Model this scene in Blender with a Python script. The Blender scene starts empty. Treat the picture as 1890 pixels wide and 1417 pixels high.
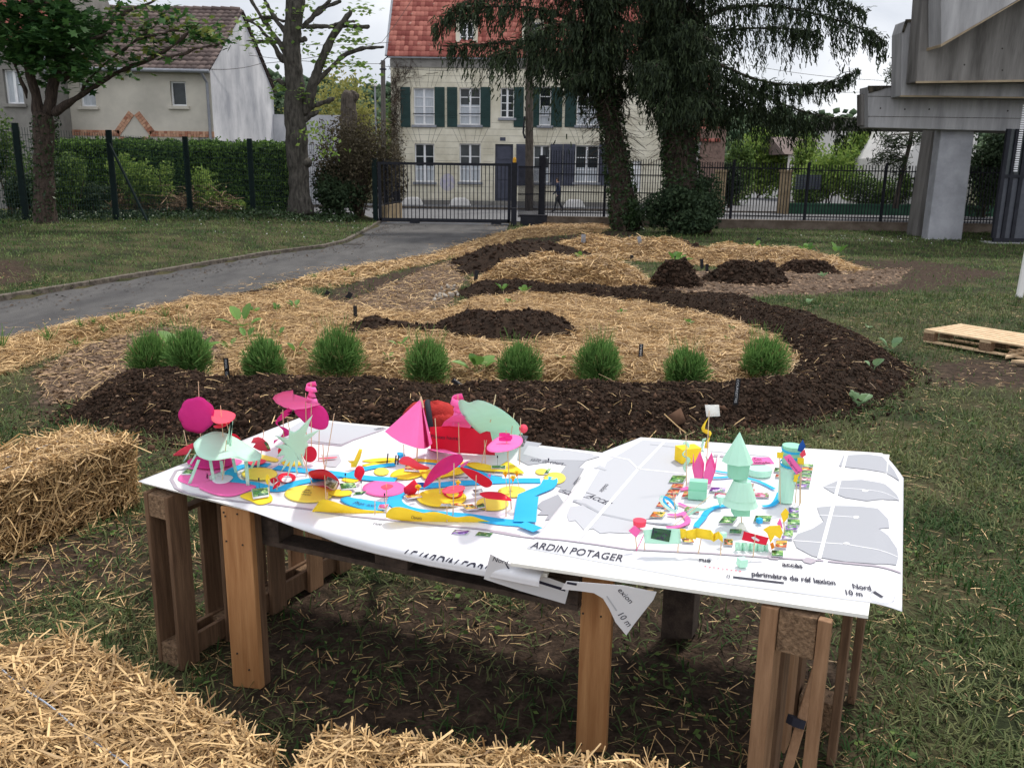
import bpy, math
import numpy as np
from mathutils import Vector
RNG = np.random.default_rng(7)
sc = bpy.context.scene
COL = sc.collection
# ---------------------------------------------------------------- camera
FPX, CH = 1600.0, 2.1
PIT = math.atan(393 / FPX); ROL = math.radians(0.8)
_f = np.array([0, math.cos(PIT), -math.sin(PIT)]); _u = np.array([0, math.sin(PIT), math.cos(PIT)]); _x = np.array([1.0, 0, 0])
_R = math.cos(ROL) * _x + math.sin(ROL) * _u; _U = -math.sin(ROL) * _x + math.cos(ROL) * _u
CP = np.array([0, 0, CH])
cd = bpy.data.cameras.new('camera'); cam = bpy.data.objects.new('camera', cd); COL.objects.link(cam)
cd.sensor_width = 36; cd.lens = 36 * FPX / 1890; cd.clip_start = 0.05; cd.clip_end = 3000
from mathutils import Matrix
cam.matrix_world = Matrix(((_R[0], _U[0], -_f[0], 0), (_R[1], _U[1], -_f[1], 0), (_R[2], _U[2], -_f[2], CH), (0, 0, 0, 1)))
cd.dof.use_dof = True; cd.dof.focus_distance = 3.9; cd.dof.aperture_fstop = 20
sc.camera = cam
# ---------------------------------------------------------------- world, sun, exposure
SUN_EL, SUN_AZ = math.radians(58), math.radians(35)      # azimuth from +Y towards +X (behind the scene, to the right)
w = bpy.data.worlds.new("World"); sc.world = w; w.use_nodes = True
nt = w.node_tree; N = nt.nodes; L = nt.links
for n in list(N): N.remove(n)
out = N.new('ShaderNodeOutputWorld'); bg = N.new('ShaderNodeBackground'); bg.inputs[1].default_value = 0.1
sky = N.new('ShaderNodeTexSky'); sky.sky_type = 'NISHITA'; sky.sun_disc = False; sky.sun_elevation = SUN_EL; sky.sun_rotation = SUN_AZ
tc = N.new('ShaderNodeTexCoord'); mp = N.new('ShaderNodeMapping'); mp.inputs['Scale'].default_value = (1, 1, 2.6)
nz = N.new('ShaderNodeTexNoise'); nz.inputs['Scale'].default_value = 3.2; nz.inputs['Detail'].default_value = 7; nz.inputs['Distortion'].default_value = .4
rp = N.new('ShaderNodeValToRGB'); rp.color_ramp.elements[0].position = .36; rp.color_ramp.elements[0].color = (6.8, 7.1, 7.8, 1)
rp.color_ramp.elements[1].position = .62; rp.color_ramp.elements[1].color = (10.5, 10.6, 10.9, 1)
sx = N.new('ShaderNodeSeparateXYZ'); mr = N.new('ShaderNodeMapRange'); mr.inputs[1].default_value = 0.12; mr.inputs[2].default_value = 1.0; mr.inputs[3].default_value = .84; mr.inputs[4].default_value = .95
sc_ = N.new('ShaderNodeVectorMath'); sc_.operation = 'SCALE'
mx = N.new('ShaderNodeMixRGB'); mx.inputs[0].default_value = .90
L.new(tc.outputs['Generated'], mp.inputs[0]); L.new(mp.outputs[0], nz.inputs['Vector']); L.new(nz.outputs['Fac'], rp.inputs[0])
L.new(tc.outputs['Generated'], sx.inputs[0]); L.new(sx.outputs['Z'], mr.inputs[0])
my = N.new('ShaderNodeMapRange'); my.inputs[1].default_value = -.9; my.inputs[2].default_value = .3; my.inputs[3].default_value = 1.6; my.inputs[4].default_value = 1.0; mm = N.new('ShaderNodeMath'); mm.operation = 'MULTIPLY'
L.new(sx.outputs['Y'], my.inputs[0]); L.new(mr.outputs[0], mm.inputs[0]); L.new(my.outputs[0], mm.inputs[1])     # sky gain added behind the viewer to light the house fronts
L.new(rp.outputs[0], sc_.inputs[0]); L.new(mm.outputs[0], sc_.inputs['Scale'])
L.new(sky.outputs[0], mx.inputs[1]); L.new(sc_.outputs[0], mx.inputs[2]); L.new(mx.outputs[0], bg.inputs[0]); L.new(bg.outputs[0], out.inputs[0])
sl = bpy.data.lights.new('sun', 'SUN'); sl.energy = 2.6; sl.angle = math.radians(5); sl.color = (1, .95, .87)
so = bpy.data.objects.new('sun', sl); COL.objects.link(so)
_s = Vector((math.sin(SUN_AZ) * math.cos(SUN_EL), math.cos(SUN_AZ) * math.cos(SUN_EL), math.sin(SUN_EL)))
so.rotation_euler = _s.to_track_quat('Z', 'Y').to_euler()
sc.view_settings.view_transform = 'Standard'; sc.view_settings.look = 'None'; sc.view_settings.exposure = 0.33; sc.view_settings.gamma = 1
sc.cycles.max_bounces = 6; sc.cycles.transparent_max_bounces = 6

# ---------------------------------------------------------------- where things stand
def ray(a, b): return _f + (a - 945) / FPX * _R + (708.5 - b) / FPX * _U
def P(a, b, z=0.0):
    d = ray(a, b); t = (z - CH) / d[2]; return d * t + CP
def W(a, b, Y):
    d = ray(a, b); return d * (Y / d[1]) + CP
def onplane(a, b, p0, n):
    d = ray(a, b); t = np.dot(np.asarray(p0) - CP, n) / np.dot(d, n); return d * t + CP
def V(a, b, base):                                        # point of the upright plane through base
    return onplane(a, b, base, np.array([0.0, 1.0, 0]))

# ---------------------------------------------------------------- materials
MATS = {}
def mat(name, c, c2=None, rough=.8, scale=8, bump=0.0, bscale=None, rnd=False, stretch=None, spec=.3, metal=0, trans=0, detail=5, contrast=(.35, .65), bdist=.02):
    m = bpy.data.materials.new(name); m.use_nodes = True; MATS[name] = m
    nt = m.node_tree; N = nt.nodes; L = nt.links; b = N['Principled BSDF']
    b.inputs['Roughness'].default_value = rough; b.inputs['Specular IOR Level'].default_value = spec; b.inputs['Metallic'].default_value = metal
    c = tuple(c) + (1,); c2 = tuple(c2) + (1,) if c2 else None
    b.inputs['Base Color'].default_value = c
    g = N.new('ShaderNodeNewGeometry') if not rnd else None
    tcd = N.new('ShaderNodeTexCoord'); mpp = N.new('ShaderNodeMapping')
    L.new(tcd.outputs['Object'], mpp.inputs[0])
    if stretch: mpp.inputs['Scale'].default_value = stretch
    colsock = None
    if rnd:
        at = N.new('ShaderNodeAttribute'); at.attribute_name = 'rnd'
        r = N.new('ShaderNodeValToRGB'); r.color_ramp.elements[0].color = c; r.color_ramp.elements[1].color = c2 or c
        L.new(at.outputs['Fac'], r.inputs[0]); colsock = r.outputs[0]
    elif c2:
        n = N.new('ShaderNodeTexNoise'); n.inputs['Scale'].default_value = scale; n.inputs['Detail'].default_value = detail; n.inputs['Roughness'].default_value = .65
        L.new(mpp.outputs[0], n.inputs['Vector'])
        r = N.new('ShaderNodeValToRGB'); r.color_ramp.elements[0].color = c; r.color_ramp.elements[1].color = c2
        r.color_ramp.elements[0].position, r.color_ramp.elements[1].position = contrast
        L.new(n.outputs['Fac'], r.inputs[0]); colsock = r.outputs[0]
    if colsock: L.new(colsock, b.inputs['Base Color'])
    if bump:
        n2 = N.new('ShaderNodeTexNoise'); n2.inputs['Scale'].default_value = bscale or scale * 3; n2.inputs['Detail'].default_value = 6
        L.new(mpp.outputs[0], n2.inputs['Vector'])
        bp = N.new('ShaderNodeBump'); bp.inputs['Strength'].default_value = bump; bp.inputs['Distance'].default_value = bdist
        L.new(n2.outputs['Fac'], bp.inputs['Height']); L.new(bp.outputs[0], b.inputs['Normal'])
    if trans:
        tr = N.new('ShaderNodeBsdfTranslucent'); ms = N.new('ShaderNodeMixShader'); ms.inputs[0].default_value = trans
        if colsock: L.new(colsock, tr.inputs[0])
        else: tr.inputs[0].default_value = c
        o = N['Material Output']; L.new(b.outputs[0], ms.inputs[1]); L.new(tr.outputs[0], ms.inputs[2]); L.new(ms.outputs[0], o.inputs[0])
    return m
M = MATS
mat('grass', (.024, .064, .012), (.20, .205, .085), rnd=True, trans=.25)
mat('grass_far', (.032, .088, .016), (.205, .24, .085), rnd=True, trans=.25)
mat('soil', (.012, .0075, .005), (.034, .021, .014), scale=9, bump=.9, bscale=38, rough=.95, spec=.1)
mat('clod', (.012, .0075, .005), (.052, .031, .021), rnd=True, rough=.95, spec=.1)
mat('clod_red', (.025, .014, .009), (.11, .062, .04), rnd=True, rough=.95, spec=.1)
mat('stone', (.20, .17, .14), (.38, .34, .29), rnd=True, rough=.9)
mat('straw_bed', (.13, .075, .032), (.34, .21, .10), scale=22, bump=1, bscale=50, stretch=(1, 2.2, 1), rough=.9)
mat('straw', (.16, .085, .030), (.80, .55, .265), rnd=True, rough=.55, spec=.4, trans=.12)
mat('straw_dark', (.16, .09, .038), (.52, .36, .18), rnd=True, rough=.6, trans=.1)
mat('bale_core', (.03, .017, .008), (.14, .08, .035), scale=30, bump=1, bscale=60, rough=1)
mat('chips', (.12, .075, .045), (.33, .22, .14), rnd=True, rough=.9)
mat('chip_bed', (.055, .036, .024), (.135, .088, .058), scale=16, bump=1, bscale=45, rough=.95)
mat('asphalt', (.045, .043, .044), (.088, .084, .082), scale=1.6, bump=.4, bscale=120, rough=.85, detail=8, stretch=(1, .35, 1))
mat('street', (.10, .10, .106), (.15, .15, .157), scale=2, bump=.2, bscale=60, rough=.85)
mat('kerb', (.05, .04, .032), (.15, .125, .10), scale=6, bump=.6, bscale=20)
mat('bark', (.035, .028, .022), (.115, .095, .078), scale=5, bump=1, bscale=9, stretch=(3, 3, .6), rough=.95, bdist=.05)
mat('bark_ivy', (.026, .019, .015), (.078, .056, .044), scale=6, bump=1, bscale=10, stretch=(3, 3, .7), rough=.95, bdist=.05)
mat('bark_grey', (.03, .027, .023), (.10, .09, .078), scale=4, bump=1, bscale=9, stretch=(2.5, 2.5, .8), rough=.95, bdist=.04)
mat('twig', (.035, .025, .018), (.10, .07, .05), scale=4, rough=.95)
mat('maple_leaf', (.02, .068, .02), (.08, .18, .045), rnd=True, trans=.35, rough=.6)
mat('maple_leaf_new', (.08, .15, .03), (.22, .24, .05), rnd=True, trans=.4, rough=.6)
mat('linden_leaf', (.11, .21, .04), (.27, .38, .10), rnd=True, trans=.45, rough=.6)
mat('needle', (.007, .015, .007), (.060, .088, .034), rnd=True, rough=.8, trans=.1)
mat('needle_tip', (.02, .045, .018), (.075, .11, .035), rnd=True, rough=.8, trans=.2)
mat('needle_brown', (.02, .014, .01), (.06, .045, .03), rnd=True, rough=.9)
mat('hedge', (.015, .045, .010), (.15, .26, .05), rnd=True, trans=.3)
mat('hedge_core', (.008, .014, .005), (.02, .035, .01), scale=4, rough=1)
mat('bush_light', (.08, .16, .03), (.30, .40, .09), rnd=True, trans=.35)
mat('bush_mid', (.035, .08, .02), (.16, .24, .06), rnd=True, trans=.3)
mat('bush_dark', (.012, .028, .012), (.05, .08, .035), rnd=True, trans=.2)
mat('bush_brown', (.04, .032, .02), (.12, .10, .06), rnd=True, trans=.2)
mat('willow', (.16, .17, .05), (.36, .34, .10), rnd=True, trans=.4)
mat('blossom', (.45, .48, .42), (.7, .7, .66), rnd=True, trans=.2)
mat('ivy', (.008, .022, .007), (.04, .075, .022), rnd=True, rough=.5)
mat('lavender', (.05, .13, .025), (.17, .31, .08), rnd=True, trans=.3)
mat('seedling', (.07, .16, .03), (.20, .36, .09), rnd=True, trans=.35, rough=.5)
mat('squash', (.09, .17, .08), (.28, .42, .22), rnd=True, trans=.3, rough=.5)
mat('hill', (.022, .045, .022), (.07, .105, .05), scale=.12, bump=1, bscale=.3, rough=1, bdist=3)
mat('cream_stone', (.52, .48, .37), (.72, .68, .56), scale=.9, detail=9, bump=.1, bscale=8)
mat('cream_render', (.43, .40, .35), (.58, .54, .47), scale=.6, bump=.15, bscale=25, detail=9)
mat('gable_render', (.30, .31, .34), (.62, .62, .64), scale=.55, bump=.2, bscale=15, detail=9, stretch=(1, 1, .55))
mat('grey_render', (.16, .15, .14), (.24, .23, .21), scale=1.5, bump=.4, bscale=20)
mat('mortar', (.24, .22, .18))
mat('brick', (.32, .13, .08), (.55, .33, .22), rnd=True, rough=.9)
mat('brick_wall', (.13, .085, .07), (.24, .16, .13), scale=7, bump=.3, bscale=30)
mat('tile_red', (.22, .055, .045), (.50, .19, .145), rnd=True, rough=.8)
mat('tile_brown', (.085, .062, .058), (.19, .14, .125), rnd=True, rough=.85)
mat('white_paint', (.68, .69, .71), (.78, .78, .80), scale=3, rough=.5)
mat('white_wall', (.62, .60, .58), (.78, .76, .74), scale=.8, detail=8, stretch=(1, 1, .4))
mat('shutter_green', (.009, .032, .030), (.014, .045, .042), scale=3, rough=.5)
mat('shutter_slate', (.045, .05, .075), (.065, .07, .10), scale=3, rough=.5)
mat('curtain', (.35, .38, .42), (.55, .58, .62), scale=9, stretch=(6, 1, .3))
mat('dark_room', (.012, .012, .014), rough=.9)
mat('zinc', (.22, .23, .26), (.30, .31, .34), scale=3, rough=.5, metal=.3)
mat('green_metal', (.004, .010, .010), (.007, .016, .015), scale=5, rough=.8, spec=.15)
mat('black_metal', (.012, .013, .018), (.02, .021, .028), scale=5, rough=.7, spec=.2)
mat('grey_metal', (.055, .06, .075), (.08, .085, .1), scale=5, rough=.5)
mat('wire', (.01, .03, .026), rough=.5)
mat('cable', (.02, .02, .02), rough=.6)
mat('pole', (.07, .06, .055), (.15, .135, .12), scale=4, stretch=(3, 3, .3), rough=.9)
mat('amber', (.75, .38, .02), rough=.3)
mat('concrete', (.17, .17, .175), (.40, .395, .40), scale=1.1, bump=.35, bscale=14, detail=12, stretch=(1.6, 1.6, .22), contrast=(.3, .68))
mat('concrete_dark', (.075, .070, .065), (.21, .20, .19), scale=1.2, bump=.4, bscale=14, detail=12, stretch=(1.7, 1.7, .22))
mat('concrete_col', (.25, .255, .275), (.36, .365, .39), scale=1.5, bump=.4, bscale=12, detail=9)
mat('concrete_tan', (.22, .17, .11), (.34, .27, .18), scale=1.5, bump=.3, bscale=12)
mat('moss', (.01, .01, .008), (.07, .06, .045), scale=9, bump=1, bscale=20, rough=1)
mat('wall_tan', (.19, .14, .08), (.30, .23, .14), scale=3, bump=.4)
mat('wall_base', (.10, .075, .055), (.19, .15, .12), scale=2, bump=.5)
mat('green_wall', (.022, .075, .045), (.04, .11, .065), scale=2)
mat('wood', (.19, .10, .05), (.33, .19, .105), scale=5, bump=.25, bscale=30, stretch=(9, 9, .7), rough=.75, contrast=(.3, .7))
mat('wood_dark', (.080, .042, .023), (.19, .11, .062), scale=5, bump=.3, bscale=30, stretch=(9, 9, .7), rough=.8, contrast=(.3, .7))
mat('wood_black', (.035, .024, .019), (.085, .06, .046), scale=5, bump=.3, bscale=30, stretch=(3, 3, 3), rough=.85)
mat('wood_orange', (.29, .125, .045), (.46, .235, .098), scale=4, bump=.2, bscale=26, stretch=(9, 9, .6), rough=.7, contrast=(.3, .7))
mat('wood_pale', (.48, .33, .19), (.66, .49, .31), scale=4, bump=.25, bscale=26, stretch=(2, 2, 9), rough=.75)
mat('chipboard', (.10, .06, .035), (.27, .17, .10), scale=60, bump=.6, bscale=90, rough=.95)
mat('nail', (.03, .025, .022), rough=.6)
mat('paper', (.66, .66, .69), (.71, .71, .735), scale=2.5, rough=.55, bump=.15, bscale=4, bdist=.01)
mat('foamboard', (.72, .71, .66), (.77, .76, .71), scale=3, rough=.45)
mat('print_grey', (.33, .34, .375), rough=.6)
mat('print_light', (.44, .45, .485), rough=.6)
mat('print_road', (.37, .33, .38), rough=.6)
mat('crease', (.80, .80, .82), rough=.6)
mat('ink', (.025, .025, .045), rough=.6)
mat('stake', (.012, .012, .015), rough=.5)
mat('chalk', (.6, .6, .62))
mat('stick', (.56, .40, .25), (.66, .50, .33), scale=20, rough=.7)
mat('pin', (.01, .012, .04), rough=.3)
mat('pin_steel', (.4, .4, .42), rough=.3, metal=.6)
for n, c, t in (('mint', (.60, .88, .74), .3), ('mint_dark', (.36, .74, .55), .25), ('pink', (.92, .19, .50), .25), ('magenta', (.72, .035, .27), .22), ('red', (.72, .018, .05), .15), ('coral', (.88, .09, .15), .2),
             ('yellow', (.93, .70, .045), .2), ('pale_yellow', (.95, .80, .13), .2), ('cyan', (.035, .46, .82), .15), ('royal_blue', (.015, .09, .38), .1), ('lilac', (.80, .76, .85), .2), ('orange', (.93, .30, .03), .2)):
    mat('paper_' + n, c, tuple(min(1, v * 1.05 + .01) for v in c), scale=6, trans=t, rough=.75, bump=.08, bscale=30, bdist=.002, spec=.15)
mat('fabric_red', (.28, .012, .010), (.42, .022, .018), scale=12, rough=.9, bump=.4, bscale=80)
mat('fabric_black', (.015, .015, .025), rough=.8)
mat('skin', (.45, .27, .2)); mat('hair', (.02, .015, .012)); mat('jacket', (.02, .028, .06), (.03, .04, .08), scale=8); mat('trousers', (.025, .025, .03))
mat('twine', (.28, .33, .42), (.42, .46, .52), scale=60)
mat('glass_jar', (.5, .5, .5), rough=.1)
def photo_mat(name, cols, scale=60):
    m = bpy.data.materials.new(name); m.use_nodes = True; nt = m.node_tree; N = nt.nodes; L = nt.links; b = N['Principled BSDF']
    b.inputs['Roughness'].default_value = .35
    t = N.new('ShaderNodeTexCoord'); v = N.new('ShaderNodeTexVoronoi'); v.inputs['Scale'].default_value = scale
    nn = N.new('ShaderNodeTexNoise'); nn.inputs['Scale'].default_value = scale * 1.6
    r = N.new('ShaderNodeValToRGB'); r.color_ramp.interpolation = 'CONSTANT'
    while len(r.color_ramp.elements) < len(cols): r.color_ramp.elements.new(.5)
    for i, c in enumerate(cols): r.color_ramp.elements[i].position = .28 + .44 * i / len(cols) if i else 0; r.color_ramp.elements[i].color = tuple(c) + (1,)
    mx = N.new('ShaderNodeMixRGB'); mx.inputs[0].default_value = .5
    L.new(t.outputs['Object'], v.inputs['Vector']); L.new(t.outputs['Object'], nn.inputs['Vector'])
    s = N.new('ShaderNodeSeparateColor'); L.new(v.outputs['Color'], s.inputs[0])
    L.new(s.outputs[0], mx.inputs[1]); L.new(nn.outputs['Fac'], mx.inputs[2]); L.new(mx.outputs[0], r.inputs[0]); L.new(r.outputs[0], b.inputs['Base Color'])
    MATS[name] = m
G1, G2, G3 = (.02, .10, .02), (.10, .30, .06), (.35, .55, .2)
photo_mat('photo_green', [G1, G2, G3, (.05, .16, .08)]); photo_mat('photo_red', [(.4, .02, .02), (.75, .12, .05), G2, (.8, .35, .15)])
photo_mat('photo_purple', [(.12, .03, .25), (.35, .2, .55), G2, (.6, .5, .7)]); photo_mat('photo_orange', [(.85, .35, .04), (.9, .6, .1), G1, (.5, .1, .02)])
photo_mat('photo_grey', [(.15, .16, .18), (.35, .36, .4), (.08, .08, .09)]); photo_mat('photo_grapes', [(.01, .06, .02), (.01, .1, .03), (.02, .015, .05), (.01, .08, .02)], 90)
photo_mat('photo_pink', [(.6, .1, .25), (.8, .5, .55), G2, (.4, .05, .1)])

# ---------------------------------------------------------------- mesh helpers
def tagit(o, label=None, cat=None, group=None, kind=None):
    if label: o['label'] = label
    if cat: o['category'] = cat
    if group: o['group'] = group
    if kind: o['kind'] = kind
    return o
def thing(name, label, cat, loc=(0, 0, 0), group=None):
    o = bpy.data.objects.new(name, None); COL.objects.link(o); o.location = tuple(float(v) for v in loc); o.empty_display_size = .1
    return tagit(o, label, cat, group)
def wloc(o):
    v = Vector((0, 0, 0))
    while o is not None: v += o.location; o = o.parent
    return v
def link(name, me, m, parent=None):
    if m is not None:
        for k in (m if isinstance(m, (list, tuple)) else [m]): me.materials.append(M[k] if isinstance(k, str) else k)
    o = bpy.data.objects.new(name, me); COL.objects.link(o)
    if parent is not None:
        o.parent = parent; o.location = -wloc(parent)
    return o
def mesh_np(name, v, f, m, parent=None, rnd=None, smooth=False):
    v = np.asarray(v, np.float32); f = np.asarray(f, np.int32)
    me = bpy.data.meshes.new(name); me.vertices.add(len(v)); me.vertices.foreach_set('co', v.ravel())
    n, k = f.shape; me.loops.add(n * k); me.loops.foreach_set('vertex_index', f.ravel())
    me.polygons.add(n); me.polygons.foreach_set('loop_start', np.arange(0, n * k, k, dtype=np.int32))
    try: me.polygons.foreach_set('loop_total', np.full(n, k, np.int32))
    except Exception: pass
    me.update(calc_edges=True)
    if rnd is not None:
        a = me.attributes.new('rnd', 'FLOAT', 'FACE'); a.data.foreach_set('value', np.asarray(rnd, np.float32))
    if smooth: me.polygons.foreach_set('use_smooth', np.ones(n, bool))
    return link(name, me, m, parent)
def randrot(n, tilt=None):
    if tilt is None:
        q = RNG.normal(size=(n, 4)); q /= np.linalg.norm(q, axis=1)[:, None]
        w_, x, y, z = q.T
        return np.stack([np.stack([1 - 2 * (y * y + z * z), 2 * (x * y - z * w_), 2 * (x * z + y * w_)], 1), np.stack([2 * (x * y + z * w_), 1 - 2 * (x * x + z * z), 2 * (y * z - x * w_)], 1), np.stack([2 * (x * z - y * w_), 2 * (y * z + x * w_), 1 - 2 * (x * x + y * y)], 1)], 1)
    a = RNG.uniform(0, 6.283, n); t = RNG.normal(0, tilt, n); c, s = np.cos(a), np.sin(a); ct, st = np.cos(t), np.sin(t); Z = np.zeros(n)
    return np.stack([np.stack([c, -s * ct, s * st], 1), np.stack([s, c * ct, -c * st], 1), np.stack([Z, st, ct], 1)], 1)
def inst(tv, tf, pos, R, s):
    tv = np.asarray(tv, float); tf = np.asarray(tf); n = len(pos); s = np.asarray(s, float)
    if s.ndim == 1: s = np.repeat(s[:, None], 3, 1)
    v = np.einsum('nij,nkj->nki', R, tv[None] * s[:, None, :]) + np.asarray(pos)[:, None, :]
    f = tf[None] + (np.arange(n) * len(tv))[:, None, None]
    return v.reshape(-1, 3), f.reshape(-1, tf.shape[1])
LEAF = ([(-.5, 0, 0), (0, -.28, .06), (.5, 0, 0), (0, .28, .06)], [(0, 1, 2, 3)])
NEED = ([(-.5, -.04, 0), (.5, -.1, .02), (.5, .1, .02), (-.5, .04, 0)], [(0, 1, 2, 3)])
_mp = [(0, 0, .05)] + [(math.cos(a) * r_, math.sin(a) * r_, 0) for a, r_ in [(0, .62), (.45, .3), (.9, .58), (1.4, .3), (2.0, .5), (2.6, .22), (3.14, .3), (-2.6, .22), (-2.0, .5), (-1.4, .3), (-.9, .58), (-.45, .3)]]
MAPLE = (_mp, [(0, i, i % 12 + 1) for i in range(1, 13)])
OCT = ([(1, 0, 0), (0, 1, 0), (-1, 0, 0), (0, -1, 0), (0, 0, .8), (0, 0, -.8)], [(0, 1, 4), (1, 2, 4), (2, 3, 4), (3, 0, 4), (1, 0, 5), (2, 1, 5), (3, 2, 5), (0, 3, 5)])
def cloud(name, pos, size, m, parent=None, T=LEAF, tilt=None, jit=.35):
    n = len(pos); s = size * (1 + RNG.uniform(-jit, jit, n)); v, f = inst(T[0], T[1], pos, randrot(n, tilt), s)
    return mesh_np(name, v, f, m, parent, rnd=np.repeat(RNG.random(n), len(T[1])))
def strands(name, p, d, Ln, Wd, m, parent=None, sag=0.0, rnd=None, bd=1.0):
    """flat bent straws: p centre, d unit direction"""
    n = len(p); d = d / np.linalg.norm(d, axis=1)[:, None]
    up = np.array([0, 0, 1.0]) + RNG.normal(0, .5, (n, 3)); sd = np.cross(d, up); sd /= np.linalg.norm(sd, axis=1)[:, None] + 1e-9
    Ln = Ln[:, None]; Wd = Wd[:, None]; nn = np.cross(sd, d)
    bend = bd * (nn * Ln * RNG.uniform(0, .10, (n, 1)) + sd * Ln * RNG.normal(0, .05, (n, 1)))
    a, b, c = p - d * Ln / 2, p + bend, p + d * Ln / 2
    a[:, 2] -= sag * Ln[:, 0]; c[:, 2] -= sag * Ln[:, 0]
    v = np.stack([a - sd * Wd / 2, a + sd * Wd / 2, b - sd * Wd / 2 + nn * Wd * .25, b + sd * Wd / 2 + nn * Wd * .25, c - sd * Wd / 2.6, c + sd * Wd / 2.6], 1).reshape(-1, 3)
    k = np.arange(n)[:, None] * 6
    f = np.stack([k + [0, 2, 3, 1], k + [2, 4, 5, 3]], 1).reshape(-1, 4)
    return mesh_np(name, v, f, m, parent, rnd=np.repeat(RNG.random(n) if rnd is None else rnd, 2))
class MB:
    def __init__(s): s.v = []; s.f = []; s.r = []
    def add(s, vs, fs, r=None):
        b = len(s.v); s.v += [tuple(float(c) for c in x) for x in vs]; s.f += [tuple(i + b for i in f) for f in fs]
        r = RNG.random() if r is None else r; s.r += [r] * len(fs); return s
    def box(s, a, b, r=None):
        x0, y0, z0 = [min(p, q) for p, q in zip(a, b)]; x1, y1, z1 = [max(p, q) for p, q in zip(a, b)]
        return s.add([(x0, y0, z0), (x1, y0, z0), (x1, y1, z0), (x0, y1, z0), (x0, y0, z1), (x1, y0, z1), (x1, y1, z1), (x0, y1, z1)],
                     [(0, 3, 2, 1), (4, 5, 6, 7), (0, 1, 5, 4), (1, 2, 6, 5), (2, 3, 7, 6), (3, 0, 4, 7)], r)
    def obox(s, o, ax, ay, az, r=None):                    # oriented box, corner o and three edge vectors
        o, ax, ay, az = [np.asarray(t, float) for t in (o, ax, ay, az)]
        return s.add([o, o + ax, o + ax + ay, o + ay, o + az, o + ax + az, o + ax + ay + az, o + ay + az],
                     [(0, 3, 2, 1), (4, 5, 6, 7), (0, 1, 5, 4), (1, 2, 6, 5), (2, 3, 7, 6), (3, 0, 4, 7)], r)
    def tube(s, pts, rad, n=6, r=None, cap=True):
        pts = [np.asarray(p, float) for p in pts]; rad = rad if isinstance(rad, (list, tuple, np.ndarray)) else [rad] * len(pts)
        vs = []; prev = None
        for i, p in enumerate(pts):
            t = (pts[min(i + 1, len(pts) - 1)] - pts[max(i - 1, 0)]); t /= np.linalg.norm(t) + 1e-9
            if prev is None: prev = np.cross(t, [0, 0, 1.0]) if abs(t[2]) < .9 else np.cross(t, [0, 1.0, 0])
            a = prev - t * np.dot(prev, t); a /= np.linalg.norm(a) + 1e-9; prev = a; b = np.cross(t, a)
            vs += [p + (a * math.cos(k * 6.2832 / n) + b * math.sin(k * 6.2832 / n)) * rad[i] for k in range(n)]
        fs = [(i * n + k, i * n + (k + 1) % n, (i + 1) * n + (k + 1) % n, (i + 1) * n + k) for i in range(len(pts) - 1) for k in range(n)]
        if cap: fs += [tuple(range(n - 1, -1, -1)), tuple(range((len(pts) - 1) * n, len(pts) * n))]
        return s.add(vs, fs, r)
    def prism(s, poly, dvec, r=None):
        poly = [np.asarray(p, float) for p in poly]; d = np.asarray(dvec, float); n = len(poly)
        return s.add(poly + [p + d for p in poly], [tuple(range(n))[::-1], tuple(range(n, 2 * n))] + [(i, (i + 1) % n, n + (i + 1) % n, n + i) for i in range(n)], r)
    def build(s, name, m, parent=None, smooth=False, bevel=0):
        me = bpy.data.meshes.new(name); me.from_pydata(s.v, [], s.f); me.update()
        a = me.attributes.new('rnd', 'FLOAT', 'FACE'); a.data.foreach_set('value', np.asarray(s.r, np.float32))
        if smooth: me.polygons.foreach_set('use_smooth', np.ones(len(s.f), bool))
        o = link(name, me, m, parent)
        if bevel:
            b = o.modifiers.new('bevel', 'BEVEL'); b.width = bevel; b.segments = 2; b.limit_method = 'ANGLE'
        return o
def text(name, s, o, ex, ey, size, m='ink', parent=None, width=None, lift=.0015, shear=0, thick=0):
    """lettering lying in the plane of ex, ey, starting at o; width stretches it to fit"""
    cu = bpy.data.curves.new(name, 'FONT'); cu.body = s; cu.size = 1; cu.shear = shear; cu.resolution_u = 3; cu.offset = thick
    t = bpy.data.objects.new('t', cu); COL.objects.link(t)
    dg = bpy.context.evaluated_depsgraph_get(); me = bpy.data.meshes.new_from_object(t.evaluated_get(dg)); bpy.data.objects.remove(t)
    n = len(me.vertices); c = np.empty(n * 3, np.float32); me.vertices.foreach_get('co', c); c = c.reshape(-1, 3)
    sx = size if width is None else width / max(1e-6, c[:, 0].max())
    ex = np.asarray(ex, float); ex /= np.linalg.norm(ex); ey = np.asarray(ey, float); ey = ey - ex * np.dot(ex, ey); ey /= np.linalg.norm(ey); nz_ = np.cross(ex, ey)
    v = np.asarray(o) + c[:, :1] * sx * ex + c[:, 1:2] * size * ey + nz_ * lift
    me.vertices.foreach_set('co', v.astype(np.float32).ravel()); me.update(); me.name = name
    return link(name, me, m, parent)
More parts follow.
